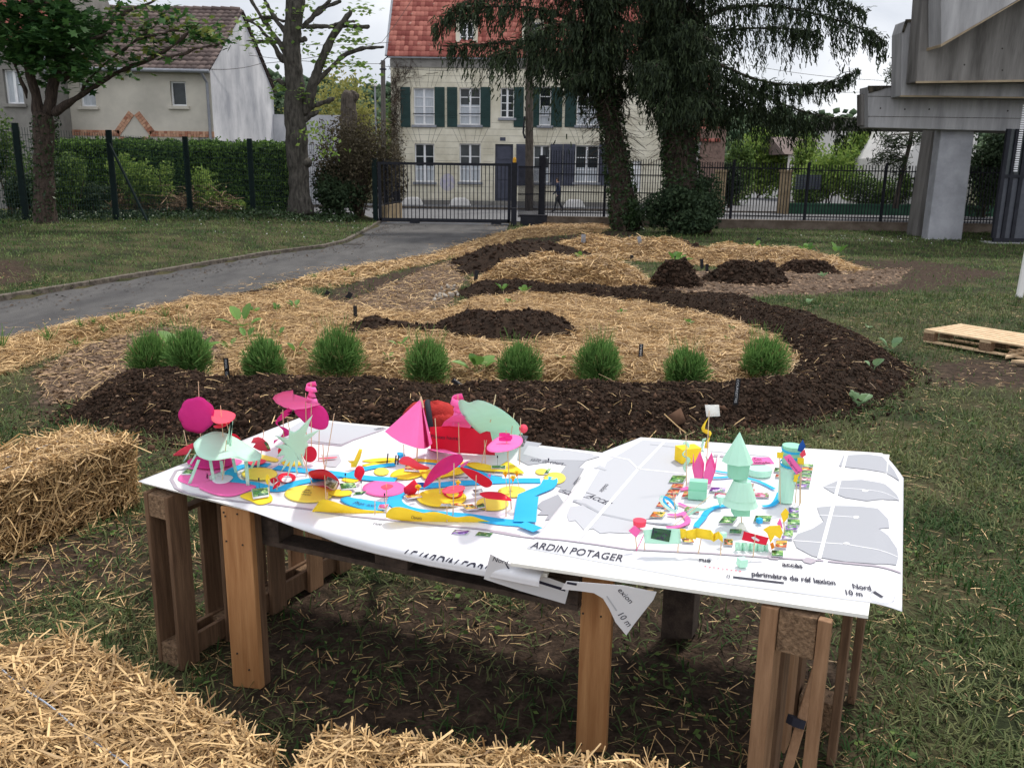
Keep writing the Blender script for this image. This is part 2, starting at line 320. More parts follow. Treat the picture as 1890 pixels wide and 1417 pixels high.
# ---------------------------------------------------------------- terrain
def smooth(t): t = np.clip(t, 0, 1); return t * t * (3 - 2 * t)
def polydist(pt, poly, closed=True):
    """distance of points (n,2) to a polyline and inside test"""
    poly = np.asarray(poly, float)[:, :2]; n = len(poly); D = np.full(len(pt), 1e9); ins = np.zeros(len(pt), bool)
    for i in range(n if closed else n - 1):
        a, b = poly[i], poly[(i + 1) % n]; ab = b - a; t = np.clip(((pt - a) @ ab) / (ab @ ab + 1e-12), 0, 1)
        D = np.minimum(D, np.linalg.norm(pt - (a + t[:, None] * ab), axis=1))
        if closed:
            c = ((a[1] > pt[:, 1]) != (b[1] > pt[:, 1])); xx = (b[0] - a[0]) * (pt[:, 1] - a[1]) / (b[1] - a[1] + 1e-12) + a[0]; ins ^= c & (pt[:, 0] < xx)
    return D, ins
def lump(x, y, s=1.0, k=0):
    return (np.sin(x * 1.7 * s + k) * np.cos(y * 2.1 * s + 2 * k) + .6 * np.sin(x * 4.3 * s + 1.3 * y * s + k) + .4 * np.cos(y * 7.7 * s - 3.1 * x * s + k) + .25 * np.sin(13 * x * s + 9 * y * s)) / 2.25
KERB = [P(a, b) for a, b in [(-420, 640), (-160, 585), (0, 559), (135, 536), (271, 512), (407, 488), (508, 471), (600, 459), (640, 449), (664, 436), (680, 427), (694, 418)]]
DRIVE_R = [P(a, b) for a, b in [(20, 629), (271, 576), (413, 556), (508, 526), (630, 497), (793, 473), (860, 450), (935, 427)]]
_kp = np.array([k[:2] for k in KERB])
LAWN = [tuple(k) for k in _kp] + [(-5.6, 37), (-60, 37), (-60, 4)]
def Gz(x, y):
    x = np.asarray(x, float); y = np.asarray(y, float); pt = np.stack([x.ravel(), y.ravel()], 1)
    D, ins = polydist(pt, LAWN); DK, _ = polydist(pt, _kp, False)
    g = np.where(ins, .07 + .25 * smooth(DK / 5.0) * smooth(D / .8), -.012).reshape(x.shape)
    return g + .012 * lump(x, y, 1.3)
PATCH = []
class Patch:
    def __init__(s, name, px, h, wdt, kind, z=0.0, spine=None, hw=None, step=.06, amp=.3, crown=1.0):
        s.poly = np.array([P(a, b, zz)[:2] for a, b, zz in [(q + (z,))[:3] for q in px]]); s.h, s.w, s.kind, s.amp, s.name, s.step = h, wdt, kind, amp, name, step
        s.k = len(PATCH); PATCH.append(s)
    def height(s, x, y):
        pt = np.stack([np.ravel(x), np.ravel(y)], 1); D, ins = polydist(pt, s.poly)
        e = s.w * (.10 + .06 * lump(pt[:, 0], pt[:, 1], 3.0, s.k)); sd = np.where(ins, D, -D) + e
        t = np.clip(sd / s.w, -1, 1)
        prof = np.where(t > 0, smooth(t) ** .8, t * .6)
        hh = s.h * prof * (1 + s.amp * lump(pt[:, 0], pt[:, 1], 1.6, s.k)) + .010 * lump(pt[:, 0], pt[:, 1], 7, s.k)
        return hh.reshape(np.shape(x)), sd.reshape(np.shape(x))
    def build(s, m, label=None, cat=None, group=None, kind=None):
        x0, y0 = s.poly.min(0) - .25; x1, y1 = s.poly.max(0) + .25; st = s.step
        nx, ny = int((x1 - x0) / st) + 2, int((y1 - y0) / st) + 2
        X, Y = np.meshgrid(x0 + st * np.arange(nx), y0 + st * np.arange(ny)); Hh, sd = s.height(X, Y)
        jit = RNG.normal(0, .006 if s.kind == 'soil' else .012, X.shape)
        Z = Gz(X, Y) + np.where(sd > 0, Hh + jit, np.maximum(Hh, -.12))
        keep = sd > -.16; c = keep[:-1, :-1] & keep[1:, :-1] & keep[:-1, 1:] & keep[1:, 1:]
        idx = np.arange(nx * ny).reshape(ny, nx); f = np.stack([idx[:-1, :-1][c], idx[:-1, 1:][c], idx[1:, 1:][c], idx[1:, :-1][c]], 1)
        used, inv = np.unique(f, return_inverse=True); v = np.stack([X.ravel(), Y.ravel(), Z.ravel()], 1)[used]
        o = mesh_np(s.name, v, inv.reshape(f.shape), m, smooth=True)
        return tagit(o, label, cat, group, kind)
    def sample(s, n, margin=0.0, bydist=True):
        x0, y0 = s.poly.min(0) - .2; x1, y1 = s.poly.max(0) + .2; out_ = []; tot = 0; it = 0
        while tot < n and it < 60:
            it += 1
            X = RNG.uniform(x0, x1, 4 * n); Y = RNG.uniform(y0, y1, 4 * n)
            if bydist:
                yy = max(y0, 4.0); k = RNG.random(4 * n) < (yy / np.maximum(Y, yy)) ** 1.6; X, Y = X[k], Y[k]
            Hh, sd = s.height(X, Y); k = sd > margin; out_.append(np.stack([X[k], Y[k], Gz(X[k], Y[k]) + np.maximum(Hh[k], 0)], 1)); tot += k.sum()
        o = np.concatenate(out_)[:n]; return o
def Sz(x, y):                                              # top of whatever covers the ground there
    x = np.atleast_1d(np.asarray(x, float)); y = np.atleast_1d(np.asarray(y, float)); g = Gz(x, y); z = g.copy()
    for p_ in PATCH:
        h_, sd = p_.height(x, y); z = np.where(sd > 0, np.maximum(z, g + h_), z)
    return z
def S1(x, y): return float(Sz([x], [y])[0])
def SP(a, b, z=0.0):                                       # pixel -> standing point on the surface
    for _ in range(6):
        p_ = P(a, b, z); z = S1(p_[0], p_[1])
    return np.array([p_[0], p_[1], z])
# ================================================================ GROUND
DIRT = [[P(a, b)[:2] for a, b in q] for q in (
    [(560, 562), (640, 520), (780, 490), (880, 472), (870, 505), (820, 545), (700, 580)],
    [(1560, 480), (1700, 480), (1880, 505), (1720, 535), (1500, 545), (1420, 530)],
    [(330, 985), (700, 1060), (1100, 1080), (1400, 1060), (1620, 1230), (1600, 1500), (600, 1500), (330, 1300)],
    [(-80, 1020), (200, 960), (330, 960), (330, 1090), (150, 1110), (-80, 1130)],
    [(1690, 660), (1990, 660), (1990, 720), (1720, 715)], [(-60, 500), (60, 502), (80, 530), (-60, 548)], [(400, 400), (600, 400), (660, 418), (420, 420)],
    [(100, 800), (330, 820), (300, 860), (230, 880), (190, 830)], [(60, 700), (130, 690), (140, 780), (100, 800), (20, 740)], [(930, 432), (1180, 425), (1180, 440), (900, 455)])]
def dirt(x, y):
    pt = np.stack([np.ravel(x), np.ravel(y)], 1); d = np.zeros(len(pt))
    for q in DIRT:
        D, ins = polydist(pt, q); sd = np.where(ins, D, -D) + .22 * lump(pt[:, 0], pt[:, 1], 2.1); d = np.maximum(d, smooth((sd + .2) / .5))
    return d.reshape(np.shape(x))
def axis(lo, hi, s0, g):
    o = [0.0]
    while o[-1] < hi: o.append(o[-1] + s0 + g * abs(o[-1]))
    n = [0.0]
    while n[-1] > lo: n.append(n[-1] - s0 - g * abs(n[-1]))
    return np.array(n[:0:-1] + o)
gx, gy = axis(-900, 900, .13, .022), axis(-40, 1500, .10, .011)
X, Y = np.meshgrid(gx, gy); Z = Gz(X, Y)
near = np.hypot(X, Y) < 14
Z = Z + np.where(near, RNG.normal(0, .006, X.shape), 0)
ny, nx = X.shape; idx = np.arange(nx * ny).reshape(ny, nx)
f = np.stack([idx[:-1, :-1].ravel(), idx[:-1, 1:].ravel(), idx[1:, 1:].ravel(), idx[1:, :-1].ravel()], 1)
gm = bpy.data.materials.new('ground'); gm.use_nodes = True; MATS['ground'] = gm
nt = gm.node_tree; N = nt.nodes; L = nt.links; b = N['Principled BSDF']; b.inputs['Roughness'].default_value = .95; b.inputs['Specular IOR Level'].default_value = .1
tcg = N.new('ShaderNodeTexCoord')
def _noise(sc_, d=6):
    n = N.new('ShaderNodeTexNoise'); n.inputs['Scale'].default_value = sc_; n.inputs['Detail'].default_value = d; L.new(tcg.outputs['Object'], n.inputs['Vector']); return n
def _ramp(s, c1, c2, p1=.35, p2=.65):
    r = N.new('ShaderNodeValToRGB'); r.color_ramp.elements[0].color = c1 + (1,); r.color_ramp.elements[1].color = c2 + (1,); r.color_ramp.elements[0].position = p1; r.color_ramp.elements[1].position = p2; L.new(s, r.inputs[0]); return r
n1 = _noise(1.1); n2 = _noise(14); n3 = _noise(60)
ra = _ramp(n1.outputs['Fac'], (.022, .028, .012), (.075, .066, .034)); rb = _ramp(n2.outputs['Fac'], (.026, .018, .013), (.070, .047, .034))
at = N.new('ShaderNodeAttribute'); at.attribute_name = 'dirt'
m1 = N.new('ShaderNodeMixRGB'); L.new(at.outputs['Fac'], m1.inputs[0]); L.new(ra.outputs[0], m1.inputs[1]); L.new(rb.outputs[0], m1.inputs[2])
rc = _ramp(n3.outputs['Fac'], (.55, .55, .55), (1.3, 1.3, 1.3), .3, .7); m2 = N.new('ShaderNodeMixRGB'); m2.blend_type = 'MULTIPLY'; m2.inputs[0].default_value = 1
L.new(m1.outputs[0], m2.inputs[1]); L.new(rc.outputs[0], m2.inputs[2]); L.new(m2.outputs[0], b.inputs['Base Color'])
bp = N.new('ShaderNodeBump'); bp.inputs['Strength'].default_value = .9; bp.inputs['Distance'].default_value = .015; L.new(n3.outputs['Fac'], bp.inputs['Height']); L.new(bp.outputs[0], b.inputs['Normal'])
g = mesh_np('ground', np.stack([X.ravel(), Y.ravel(), Z.ravel()], 1), f, 'ground', smooth=True)
a = g.data.attributes.new('dirt', 'FLOAT', 'POINT'); a.data.foreach_set('value', dirt(X, Y).ravel().astype(np.float32)); tagit(g, kind='structure')
# driveway and kerb
def strip_sheet(name, A, B, z, m, kind='structure', nseg=8, ncross=8):
    v = []; n = max(len(A), len(B))
    def samp(q, t):
        q = [np.asarray(p[:2]) for p in q]; s = [0]
        for i in range(1, len(q)): s.append(s[-1] + np.linalg.norm(q[i] - q[i - 1]))
        x = t * s[-1]; return np.array([np.interp(x, s, [p[0] for p in q]), np.interp(x, s, [p[1] for p in q])])
    T = np.linspace(0, 1, 60)
    for t in T:
        pa, pb = samp(A, t), samp(B, t)
        for c in np.linspace(0, 1, ncross): q = pa + (pb - pa) * c; v.append((q[0], q[1], z))
    fs = [(i * ncross + j, i * ncross + j + 1, (i + 1) * ncross + j + 1, (i + 1) * ncross + j) for i in range(59) for j in range(ncross - 1)]
    o = mesh_np(name, v, fs, m); return tagit(o, kind=kind)
KE = [np.array([-22, 4.5, 0])] + KERB + [np.array([-5.35, 36.4, 0])]
DR = [np.array([-13, 3.0, 0]), P(-300, 720)] + DRIVE_R + [np.array([-.2, 36.4, 0])]
drv = strip_sheet('driveway', KE, DR, .022, 'asphalt')
mb = MB()
for i in range(len(KE) - 1):
    p0, p1 = np.array([*KE[i][:2], 0]), np.array([*KE[i + 1][:2], 0]); d = p1 - p0; ln = np.linalg.norm(d); d /= ln; nrm = np.array([-d[1], d[0], 0]); k = max(1, int(ln / 1.0))
    for j in range(k):
        a_ = p0 + d * (ln * j / k + .005) + [0, 0, -.1]; mb.obox(a_, d * (ln / k - .01), nrm * .12, (0, 0, .21 + RNG.uniform(-.006, .006)))
tagit(mb.build('kerb', 'kerb', bevel=.008), kind='structure')
mb = MB(); q = P(640, 452); mb.box((q[0] - .1, q[1] - .25, .012), (q[0] + .45, q[1] + .25, .035)); tagit(mb.build('drain_inlet', 'nail'), 'dark drain inlet set in the kerb of the driveway', 'drain')

# soil mounds, straw beds, chips
RIDGE = [(125, 770), (300, 806), (520, 835), (760, 842), (1000, 838), (1180, 812), (1345, 787), (1463, 780), (1565, 754), (1640, 727), (1676, 688), (1668, 655, .18), (1616, 614, .25), (1548, 583, .25), (1463, 565, .25), (1362, 549, .25), (1230, 536, .25), (1100, 527, .25), (960, 520, .25), (890, 516, .25), (855, 528, .1), (838, 546),
         (870, 552), (1000, 548), (1100, 556), (1200, 568), (1300, 590), (1380, 612), (1440, 636), (1468, 660), (1460, 684, .1), (1400, 697, .15), (1200, 706, .15), (900, 704, .15), (600, 698, .15), (400, 692, .12), (260, 688, .08), (180, 715)]
p_ridge = Patch('soil_ridge', RIDGE, .26, .55, 'soil', step=.05, amp=.22)
_c = P(1000, 640)[:2]
for _i, _q in enumerate(RIDGE):                            # the far foot of the ridge lies half a width behind its skyline
    if len(_q) == 3 and _q[2] >= .18: _d = p_ridge.poly[_i] - _c; p_ridge.poly[_i] += _d / np.linalg.norm(_d) * (.75 if _q[0] < 1400 else .12)
MH = {}
def mound(name, parts, kind='soil', step=.09, wf=.75, amp=.22):
    """mound from ellipses (left px, right px, crest px y, foot px y): foot on the ground, crest half a width behind it"""
    poly = []; hs = []
    for xl, xr, yt, yb in parts:
        c = P((xl + xr) / 2, yb); k = np.linalg.norm(c - CP) / FPX; a_ = (xr - xl) / 2 * k; b_ = min(a_ * .8, 1.5) if kind == 'soil' else min(a_, 3.0); yc = c[1] + b_; h = W((xl + xr) / 2, yt, yc)[2]; hs.append(h)
        poly += [(c[0] + a_ * math.cos(t), yc + b_ * math.sin(t)) for t in np.linspace(0, 6.283, 26, endpoint=False)]
    if len(parts) > 1:                                     # outline round all the ellipses
        q = np.array(poly); cen = q.mean(0); ang = np.arctan2(q[:, 1] - cen[1], q[:, 0] - cen[0]); rad = np.linalg.norm(q - cen, axis=1); poly = []
        for t in np.linspace(-3.1, 3.1, 40): m_ = np.abs(np.angle(np.exp(1j * (ang - t)))) < .22; poly.append(cen + np.array([math.cos(t), math.sin(t)]) * (rad[m_].max() if m_.any() else rad.mean()))
    p_ = Patch(name, [(900, 500), (950, 500), (950, 520)], max(hs), 1.0, kind, step=step, amp=amp); p_.poly = np.array(poly); ext = p_.poly.max(0) - p_.poly.min(0); p_.w = min(ext) / 2 * wf; return p_
p_inner = mound('soil_mound', [(592, 770, 589, 640), (735, 1115, 579, 655)], step=.06)
p_c = mound('soil_mound', [(852, 985, 461, 507), (905, 1095, 454, 486)])
p_d = mound('soil_mound', [(1203, 1306, 484, 535)], step=.06, wf=1.0)
p_e = mound('soil_mound', [(1312, 1475, 487, 529)])
p_f = mound('soil_mound', [(1450, 1562, 483, 509)])
p_g = mound('soil_mound', [(1162, 1262, 452, 473), (1210, 1300, 440, 462)], step=.12)
p_h = mound('soil_mound', [(1315, 1515, 459, 477)], step=.12)
p_i = Patch('soil_mound', [(405, 560), (425, 550), (480, 541), (560, 536), (575, 543), (500, 554), (430, 565)], .12, .3, 'soil', step=.08)
for p_, lab in ((p_ridge, 'long curved ridge of dark compost wrapping round the straw bed'), (p_inner, 'dark soil mound inside the ring of straw'), (p_c, 'large dark double soil mound beside the far driveway edge'),
                (p_d, 'small cone of dark soil topped by a bright green plant'), (p_e, 'low dark soil mound with two black stakes at its left end'), (p_f, 'dark soil mound with a squash seedling on its crest'),
                (p_g, 'dark soil heap nearest the two conifers'), (p_h, 'thin low strip of dark soil behind the farthest straw bed'), (p_i, 'thin dark soil strip on the straw by the driveway')):
    p_.build('soil', lab, 'compost ridge' if p_ is p_ridge else 'soil mound', 'mounds of dark soil in the vegetable garden')
STRAW = [Patch('straw_bed', [(395, 700), (600, 704), (900, 708), (1200, 712), (1400, 700), (1468, 668), (1445, 636), (1380, 606), (1300, 590), (1180, 570), (1080, 558), (960, 552), (880, 556), (840, 572), (790, 590), (700, 585), (600, 560), (560, 541), (430, 556), (330, 563), (300, 580), (330, 600), (410, 608), (430, 650)], .13, .35, 'straw', step=.07, amp=.45),
         Patch('straw_bed', [(-60, 668), (20, 632), (140, 605), (271, 578), (335, 564), (350, 580), (250, 607), (150, 632), (70, 660), (-20, 690)], .10, .35, 'straw', step=.08, amp=.4),
         Patch('straw_bed', [(505, 532), (630, 500), (793, 474), (860, 452), (930, 430), (1000, 416), (1130, 418), (1100, 428), (960, 440), (870, 468), (780, 486), (700, 503), (600, 530)], .10, .6, 'straw', step=.15, amp=.4),
         mound('straw_bed', [(885, 1080, 484, 533), (1000, 1215, 481, 536)], 'straw', .1, .7, .3),
         mound('straw_bed', [(1010, 1200, 440, 474), (1130, 1330, 444, 482)], 'straw', .13, .7, .3),
         mound('straw_bed', [(1280, 1480, 466, 492), (1400, 1610, 463, 505)], 'straw', .13, .7, .3)]
for p_, lab in zip(STRAW, ('wide bed of loose straw enclosed by the compost ridge', 'narrow strip of straw along the near driveway edge', 'strip of straw along the far driveway edge up to the fence', 'straw mound between the compost ridge and the far soil mounds', 'farthest straw mound in front of the conifers', 'straw bed behind the two low soil mounds on the right')):
    p_.name = 'straw_mulch'; p_.build('straw_bed', lab, 'straw mulch', 'beds of loose straw', kind='stuff')
CHIP = [Patch('chips', [(60, 690), (150, 640), (270, 605), (420, 604), (430, 660), (400, 695), (260, 700), (180, 730), (100, 745)], .035, .3, 'chip', step=.1),
        Patch('chips', [(1190, 528), (1290, 500), (1560, 500), (1680, 495), (1650, 522), (1500, 543), (1330, 550), (1200, 542)], .04, .5, 'chip', step=.15),
        Patch('chips', [(620, 600), (640, 560), (800, 490), (880, 468), (860, 505), (840, 548), (800, 590), (700, 605)], .03, .4, 'chip', step=.12)]
for p_, lab in zip(CHIP, ('reddish wood chips left of the lavender row', 'wood chips around the far soil mounds', 'worn path of wood chips between the straw beds')):
    p_.name = 'wood_chips'; p_.build('chip_bed', lab, 'wood chips', kind='stuff')
# loose granules, straws, chips
def scatter(p_, n, size, m, name, lab, cat, T=OCT, lift=0, grp=None, margin=0, tilt=None, jit=.6):
    q = p_.sample(n, margin); s = size * RNG.lognormal(0, jit, len(q)).clip(.35, 3.0); q[:, 2] += s * .25 + lift
    tv = np.array(T[0], float); R = randrot(len(q), tilt); v, f = inst(tv, T[1], q, R, np.stack([s, s * RNG.uniform(.6, 1, len(q)), s * RNG.uniform(.5, .9, len(q))], 1))
    return tagit(mesh_np(name, v, f, m, rnd=np.repeat(RNG.random(len(q)), len(T[1]))), lab, cat, grp, 'stuff')
scatter(p_ridge, 60000, .0098, 'clod', 'soil_crumbs', 'dark crumbs of compost on the curved ridge', 'soil', margin=-.1)
scatter(p_ridge, 900, .015, 'clod_red', 'soil_clods', 'brown clods on the flanks of the ridge', 'soil', margin=-.1)
scatter(p_inner, 5000, .013, 'clod', 'soil_crumbs', 'crumbs of soil on the mound inside the straw ring', 'soil')
for k, (p_, wh) in enumerate(((p_c, 'double mound'), (p_d, 'cone shaped mound'), (p_e, 'staked mound'), (p_f, 'mound with the squash seedling'), (p_g, 'heap nearest the conifers'))): scatter(p_, 1300, .025, 'clod', 'soil_crumbs', 'crumbs of dark soil on the ' + wh, 'soil')
# foot of the ridge: bigger brown clods facing the table
q = np.array([P(a, b)[:2] for a, b in zip(RNG.uniform(200, 1400, 1500), RNG.normal(808, 16, 1500))]); qz = Sz(q[:, 0], q[:, 1]); s = .0135 * RNG.lognormal(0, .45, len(q))
v, f = inst(OCT[0], OCT[1], np.stack([q[:, 0], q[:, 1], qz + s * .3], 1), randrot(len(q)), s)
tagit(mesh_np('soil_clods', v, f, 'clod_red', rnd=np.repeat(RNG.random(len(q)), 8)), 'reddish clods along the foot of the ridge behind the table', 'soil', kind='stuff')
def straws(pos, ln, wd, m, name, lab, cat, flat=.25, parent=None, grp=None, bd=1.0):
    n = len(pos); az = RNG.uniform(0, 6.283, n); el = RNG.normal(0, flat, n)
    d = np.stack([np.cos(az) * np.cos(el), np.sin(az) * np.cos(el), np.sin(el)], 1)
    o = strands(name, pos, d, ln * RNG.lognormal(-.15, .5, n).clip(.25, 2.4), wd * RNG.uniform(.6, 1.4, n), m, parent, rnd=RNG.random(n) ** 1.3, bd=bd)
    return tagit(o, lab, cat, grp, 'stuff') if parent is None else o
for p_, n, ln, wd, lab in zip(STRAW, (46000, 9000, 8000, 9000, 6500, 6000), (.17, .17, .22, .2, .22, .2), (.0065, .0065, .013, .011, .013, .012),
                              ('loose straws covering the enclosed bed', 'loose straws on the near driveway strip', 'loose straws on the far driveway strip', 'loose straws on the middle mound', 'loose straws on the farthest mound', 'loose straws behind the low soil mounds')):
    q = p_.sample(n, -.12); q[:, 2] += np.abs(RNG.normal(0, .02, len(q))) + .004; straws(q, ln, wd, 'straw', 'loose_straw', lab, 'straw', .22)
for p_, n, lab in zip(CHIP, (5500, 6500, 3500), ('wood chip flakes left of the lavender', 'wood chip flakes by the far mounds', 'wood chip flakes on the worn path')):
    scatter(p_, n, .028 if n != 6500 else .035, 'chips', 'chip_flakes', lab, 'wood chips', T=LEAF, tilt=.5, lift=.004)
q = CHIP[0].sample(900); q[:, 2] += .01; straws(q, .2, .006, 'straw', 'loose_straw', 'straws scattered over the reddish wood chips', 'straw')
q = CHIP[2].sample(1600); q[:, 2] += .01; straws(q, .2, .008, 'straw', 'loose_straw', 'straws scattered over the worn path', 'straw')
scatter(p_ridge, 5000, .012, 'clod', 'soil_crumbs', 'scattered crumbs spilling round the edges of the curved ridge', 'soil', margin=-.42)
scatter(p_ridge, 1700, .016, 'chips', 'bark_bits', 'pale bark bits mixed into the curved ridge', 'bark', T=LEAF, tilt=.6, margin=-.1)
q = p_ridge.sample(800, -.1); q[:, 2] += .012; straws(q, .12, .005, 'straw', 'loose_straw', 'single straws fallen on the compost ridge', 'straw', .3)
# lawn blades
def covered(x, y):
    c = np.zeros(len(x), bool)
    for p_ in PATCH: h_, sd = p_.height(x, y); c |= sd > .02
    dp = [tuple(a_[:2]) for a_ in KE] + [tuple(a_[:2]) for a_ in DR[::-1]]; D, ins = polydist(np.stack([x, y], 1), dp); c |= ins | (y > 34.7)
    return c
def lawn(n, y0, y1, ln, wd, pw, name, lab, mt='grass', thin=.93, clump=True):
    u_ = RNG.random(n * 2); yy = (y0 ** pw + u_ * (y1 ** pw - y0 ** pw)) ** (1 / pw); xx = RNG.uniform(-1, 1, n * 2) * (yy * .64 + 2.9)
    k = ~covered(xx, yy); dd = dirt(xx, yy); cl = lump(xx, yy, 2.7, 1) + .6 * lump(xx, yy, 6.1, 3)
    k &= RNG.random(len(xx)) > dd * (.8 if y1 < 8 else thin); k &= RNG.random(len(xx)) < smooth((cl + 1.0) / 1.3) * .9 + .1
    xx, yy = xx[k][:n], yy[k][:n]; m_ = len(xx); z = Gz(xx, yy); sc2 = 1 + .05 * np.maximum(yy - 3, 0)
    az = RNG.uniform(0, 6.283, m_); el = np.clip(RNG.normal(.62, .45, m_), .03, 1.5); d = np.stack([np.cos(az) * np.cos(el), np.sin(az) * np.cos(el), np.sin(el)], 1)
    l_ = ln * RNG.uniform(.5, 1.4, m_) * (1 + .04 * np.maximum(yy - 3, 0)); w_ = wd * RNG.uniform(.7, 1.4, m_) * sc2
    rn = np.clip(RNG.beta(1.2, 2.6, m_) + .38 * lump(xx, yy, .8, 4) + .2 * lump(xx, yy, 2.9, 2), 0, 1)
    sd = np.stack([-np.sin(az), np.cos(az), np.zeros(m_)], 1) * (w_ / 2)[:, None]; p0 = np.stack([xx, yy, z - .004], 1)
    p1 = p0 + d * (l_ * .55)[:, None]; d2 = d.copy(); d2[:, 2] -= .55; p2 = p1 + d2 * (l_ * .5)[:, None]
    v = np.stack([p0 - sd, p0 + sd, p1 - sd * .9, p1 + sd * .9, p2 - sd * .15, p2 + sd * .15], 1).reshape(-1, 3); kk = np.arange(m_)[:, None] * 6
    f = np.stack([kk + [0, 1, 3, 2], kk + [2, 3, 5, 4]], 1).reshape(-1, 4)
    return tagit(mesh_np(name, v, f, mt, rnd=np.repeat(rn, 2)), lab, 'grass', kind='stuff')
lawn(125000, 1.5, 7.0, .085, .0058, 1.0, 'grass', 'short trodden grass around the table')
lawn(92000, 7.0, 16, .07, .0055, .9, 'grass', 'worn grass right of the compost ridge')
lawn(70000, 14, 35, .065, .0065, .9, 'grass', 'green lawn in front of the fences', 'grass_far', thin=.8)
def litter(n, y0, y1, ln, wd, name, lab, flat=.12):
    yy = RNG.uniform(y0, y1, n * 2); xx = RNG.uniform(-1, 1, n * 2) * (yy * .64 + 2.2); k = ~covered(xx, yy) & (RNG.random(n * 2) < smooth(lump(xx, yy, 1.9, 2) + .8)); xx, yy = xx[k][:n], yy[k][:n]
    straws(np.stack([xx, yy, Gz(xx, yy) + .012], 1), ln, wd, 'straw', name, lab, 'straw', flat, bd=.3)
litter(13000, 1.5, 7, .055, .0036, 'straw_litter', 'bits of straw trodden into the ground around the table')
litter(6000, 7, 16, .07, .005, 'straw_litter', 'bits of dry straw on the worn grass')
q = np.stack([RNG.uniform(-3.4, -1.2, 1400), RNG.uniform(3.2, 5.3, 1400)], 1); straws(np.stack([q[:, 0], q[:, 1], Gz(q[:, 0], q[:, 1]) + .012], 1), .11, .004, 'straw', 'straw_litter', 'straws spilt between the left bale and the table', 'straw', bd=.4)
# broad leaved weeds by the table
yy = RNG.uniform(1.8, 8, 6500); xx = RNG.uniform(-1, 1, 6500) * (yy * .6 + .5); k = (lump(xx, yy, 2.2, 5) > .25) & ~covered(xx, yy); xx, yy = xx[k], yy[k]
tagit(cloud('weeds', np.stack([xx, yy, Gz(xx, yy) + .02], 1), .035, 'bush_mid', tilt=.5), 'small flat weed leaves among the trodden grass', 'weeds', kind='stuff')
# daisies on the lawn
yy = RNG.uniform(24, 34, 260); xx = np.concatenate([RNG.uniform(-15, -5, 130), RNG.normal(13.5, 1.6, 130)]); yy[130:] = RNG.normal(29.5, .7, 130)
tagit(cloud('daisies', np.stack([xx, yy, Gz(xx, yy) + .07], 1), .045, 'white_paint', tilt=.4), 'tiny white daisies dotted over the lawn', 'flowers', kind='stuff')

# ================================================================ STREET AND HOUSES
def sheet(name, x0, y0, x1, y1, z, m, kind='structure'):
    return tagit(mesh_np(name, [(x0, y0, z), (x1, y0, z), (x1, y1, z), (x0, y1, z)], [(0, 1, 2, 3)], m), kind=kind)
sheet('street', -60, 37.2, 60, 48.5, .03, 'street')
mb = MB(); mb.box((-60, 48.5, -.1), (16.2, 51.99, .13)); tagit(mb.build('pavement', 'street', bevel=.02), kind='structure')
mb = MB(); mb.box((-60, 48.36, -.1), (16.2, 48.497, .14)); tagit(mb.build('street_kerb', 'kerb'), kind='structure')
def wall_holes(name, x0, x1, z0, z1, y, th, holes, m, parent=None):
    """upright wall facing the camera (normal -y) with real openings"""
    xs = sorted({x0, x1, *[h[0] for h in holes], *[h[1] for h in holes]}); zs = sorted({z0, z1, *[h[2] for h in holes], *[h[3] for h in holes]}); mb = MB()
    for i in range(len(xs) - 1):
        for j in range(len(zs) - 1):
            cx, cz = (xs[i] + xs[i + 1]) / 2, (zs[j] + zs[j + 1]) / 2
            if any(h[0] < cx < h[1] and h[2] < cz < h[3] for h in holes): continue
            mb.add([(xs[i], y, zs[j]), (xs[i + 1], y, zs[j]), (xs[i + 1], y, zs[j + 1]), (xs[i], y, zs[j + 1])], [(0, 1, 2, 3)], .5)
    for h in holes:
        a_, b_, c_, d_ = h[:4]
        for q in ([(a_, c_), (b_, c_)], [(b_, c_), (b_, d_)], [(b_, d_), (a_, d_)], [(a_, d_), (a_, c_)]):
            (xa, za), (xb, zb) = q; mb.add([(xa, y, za), (xb, y, zb), (xb, y + th, zb), (xa, y + th, za)], [(0, 3, 2, 1)], .5)
    return mb.build(name, m, parent)
def rc(px0, py0, px1, py1, Y):
    a_ = W(px0, py0, Y); b_ = W(px1, py1, Y); return [min(a_[0], b_[0]), max(a_[0], b_[0]), min(a_[2], b_[2]), max(a_[2], b_[2])]
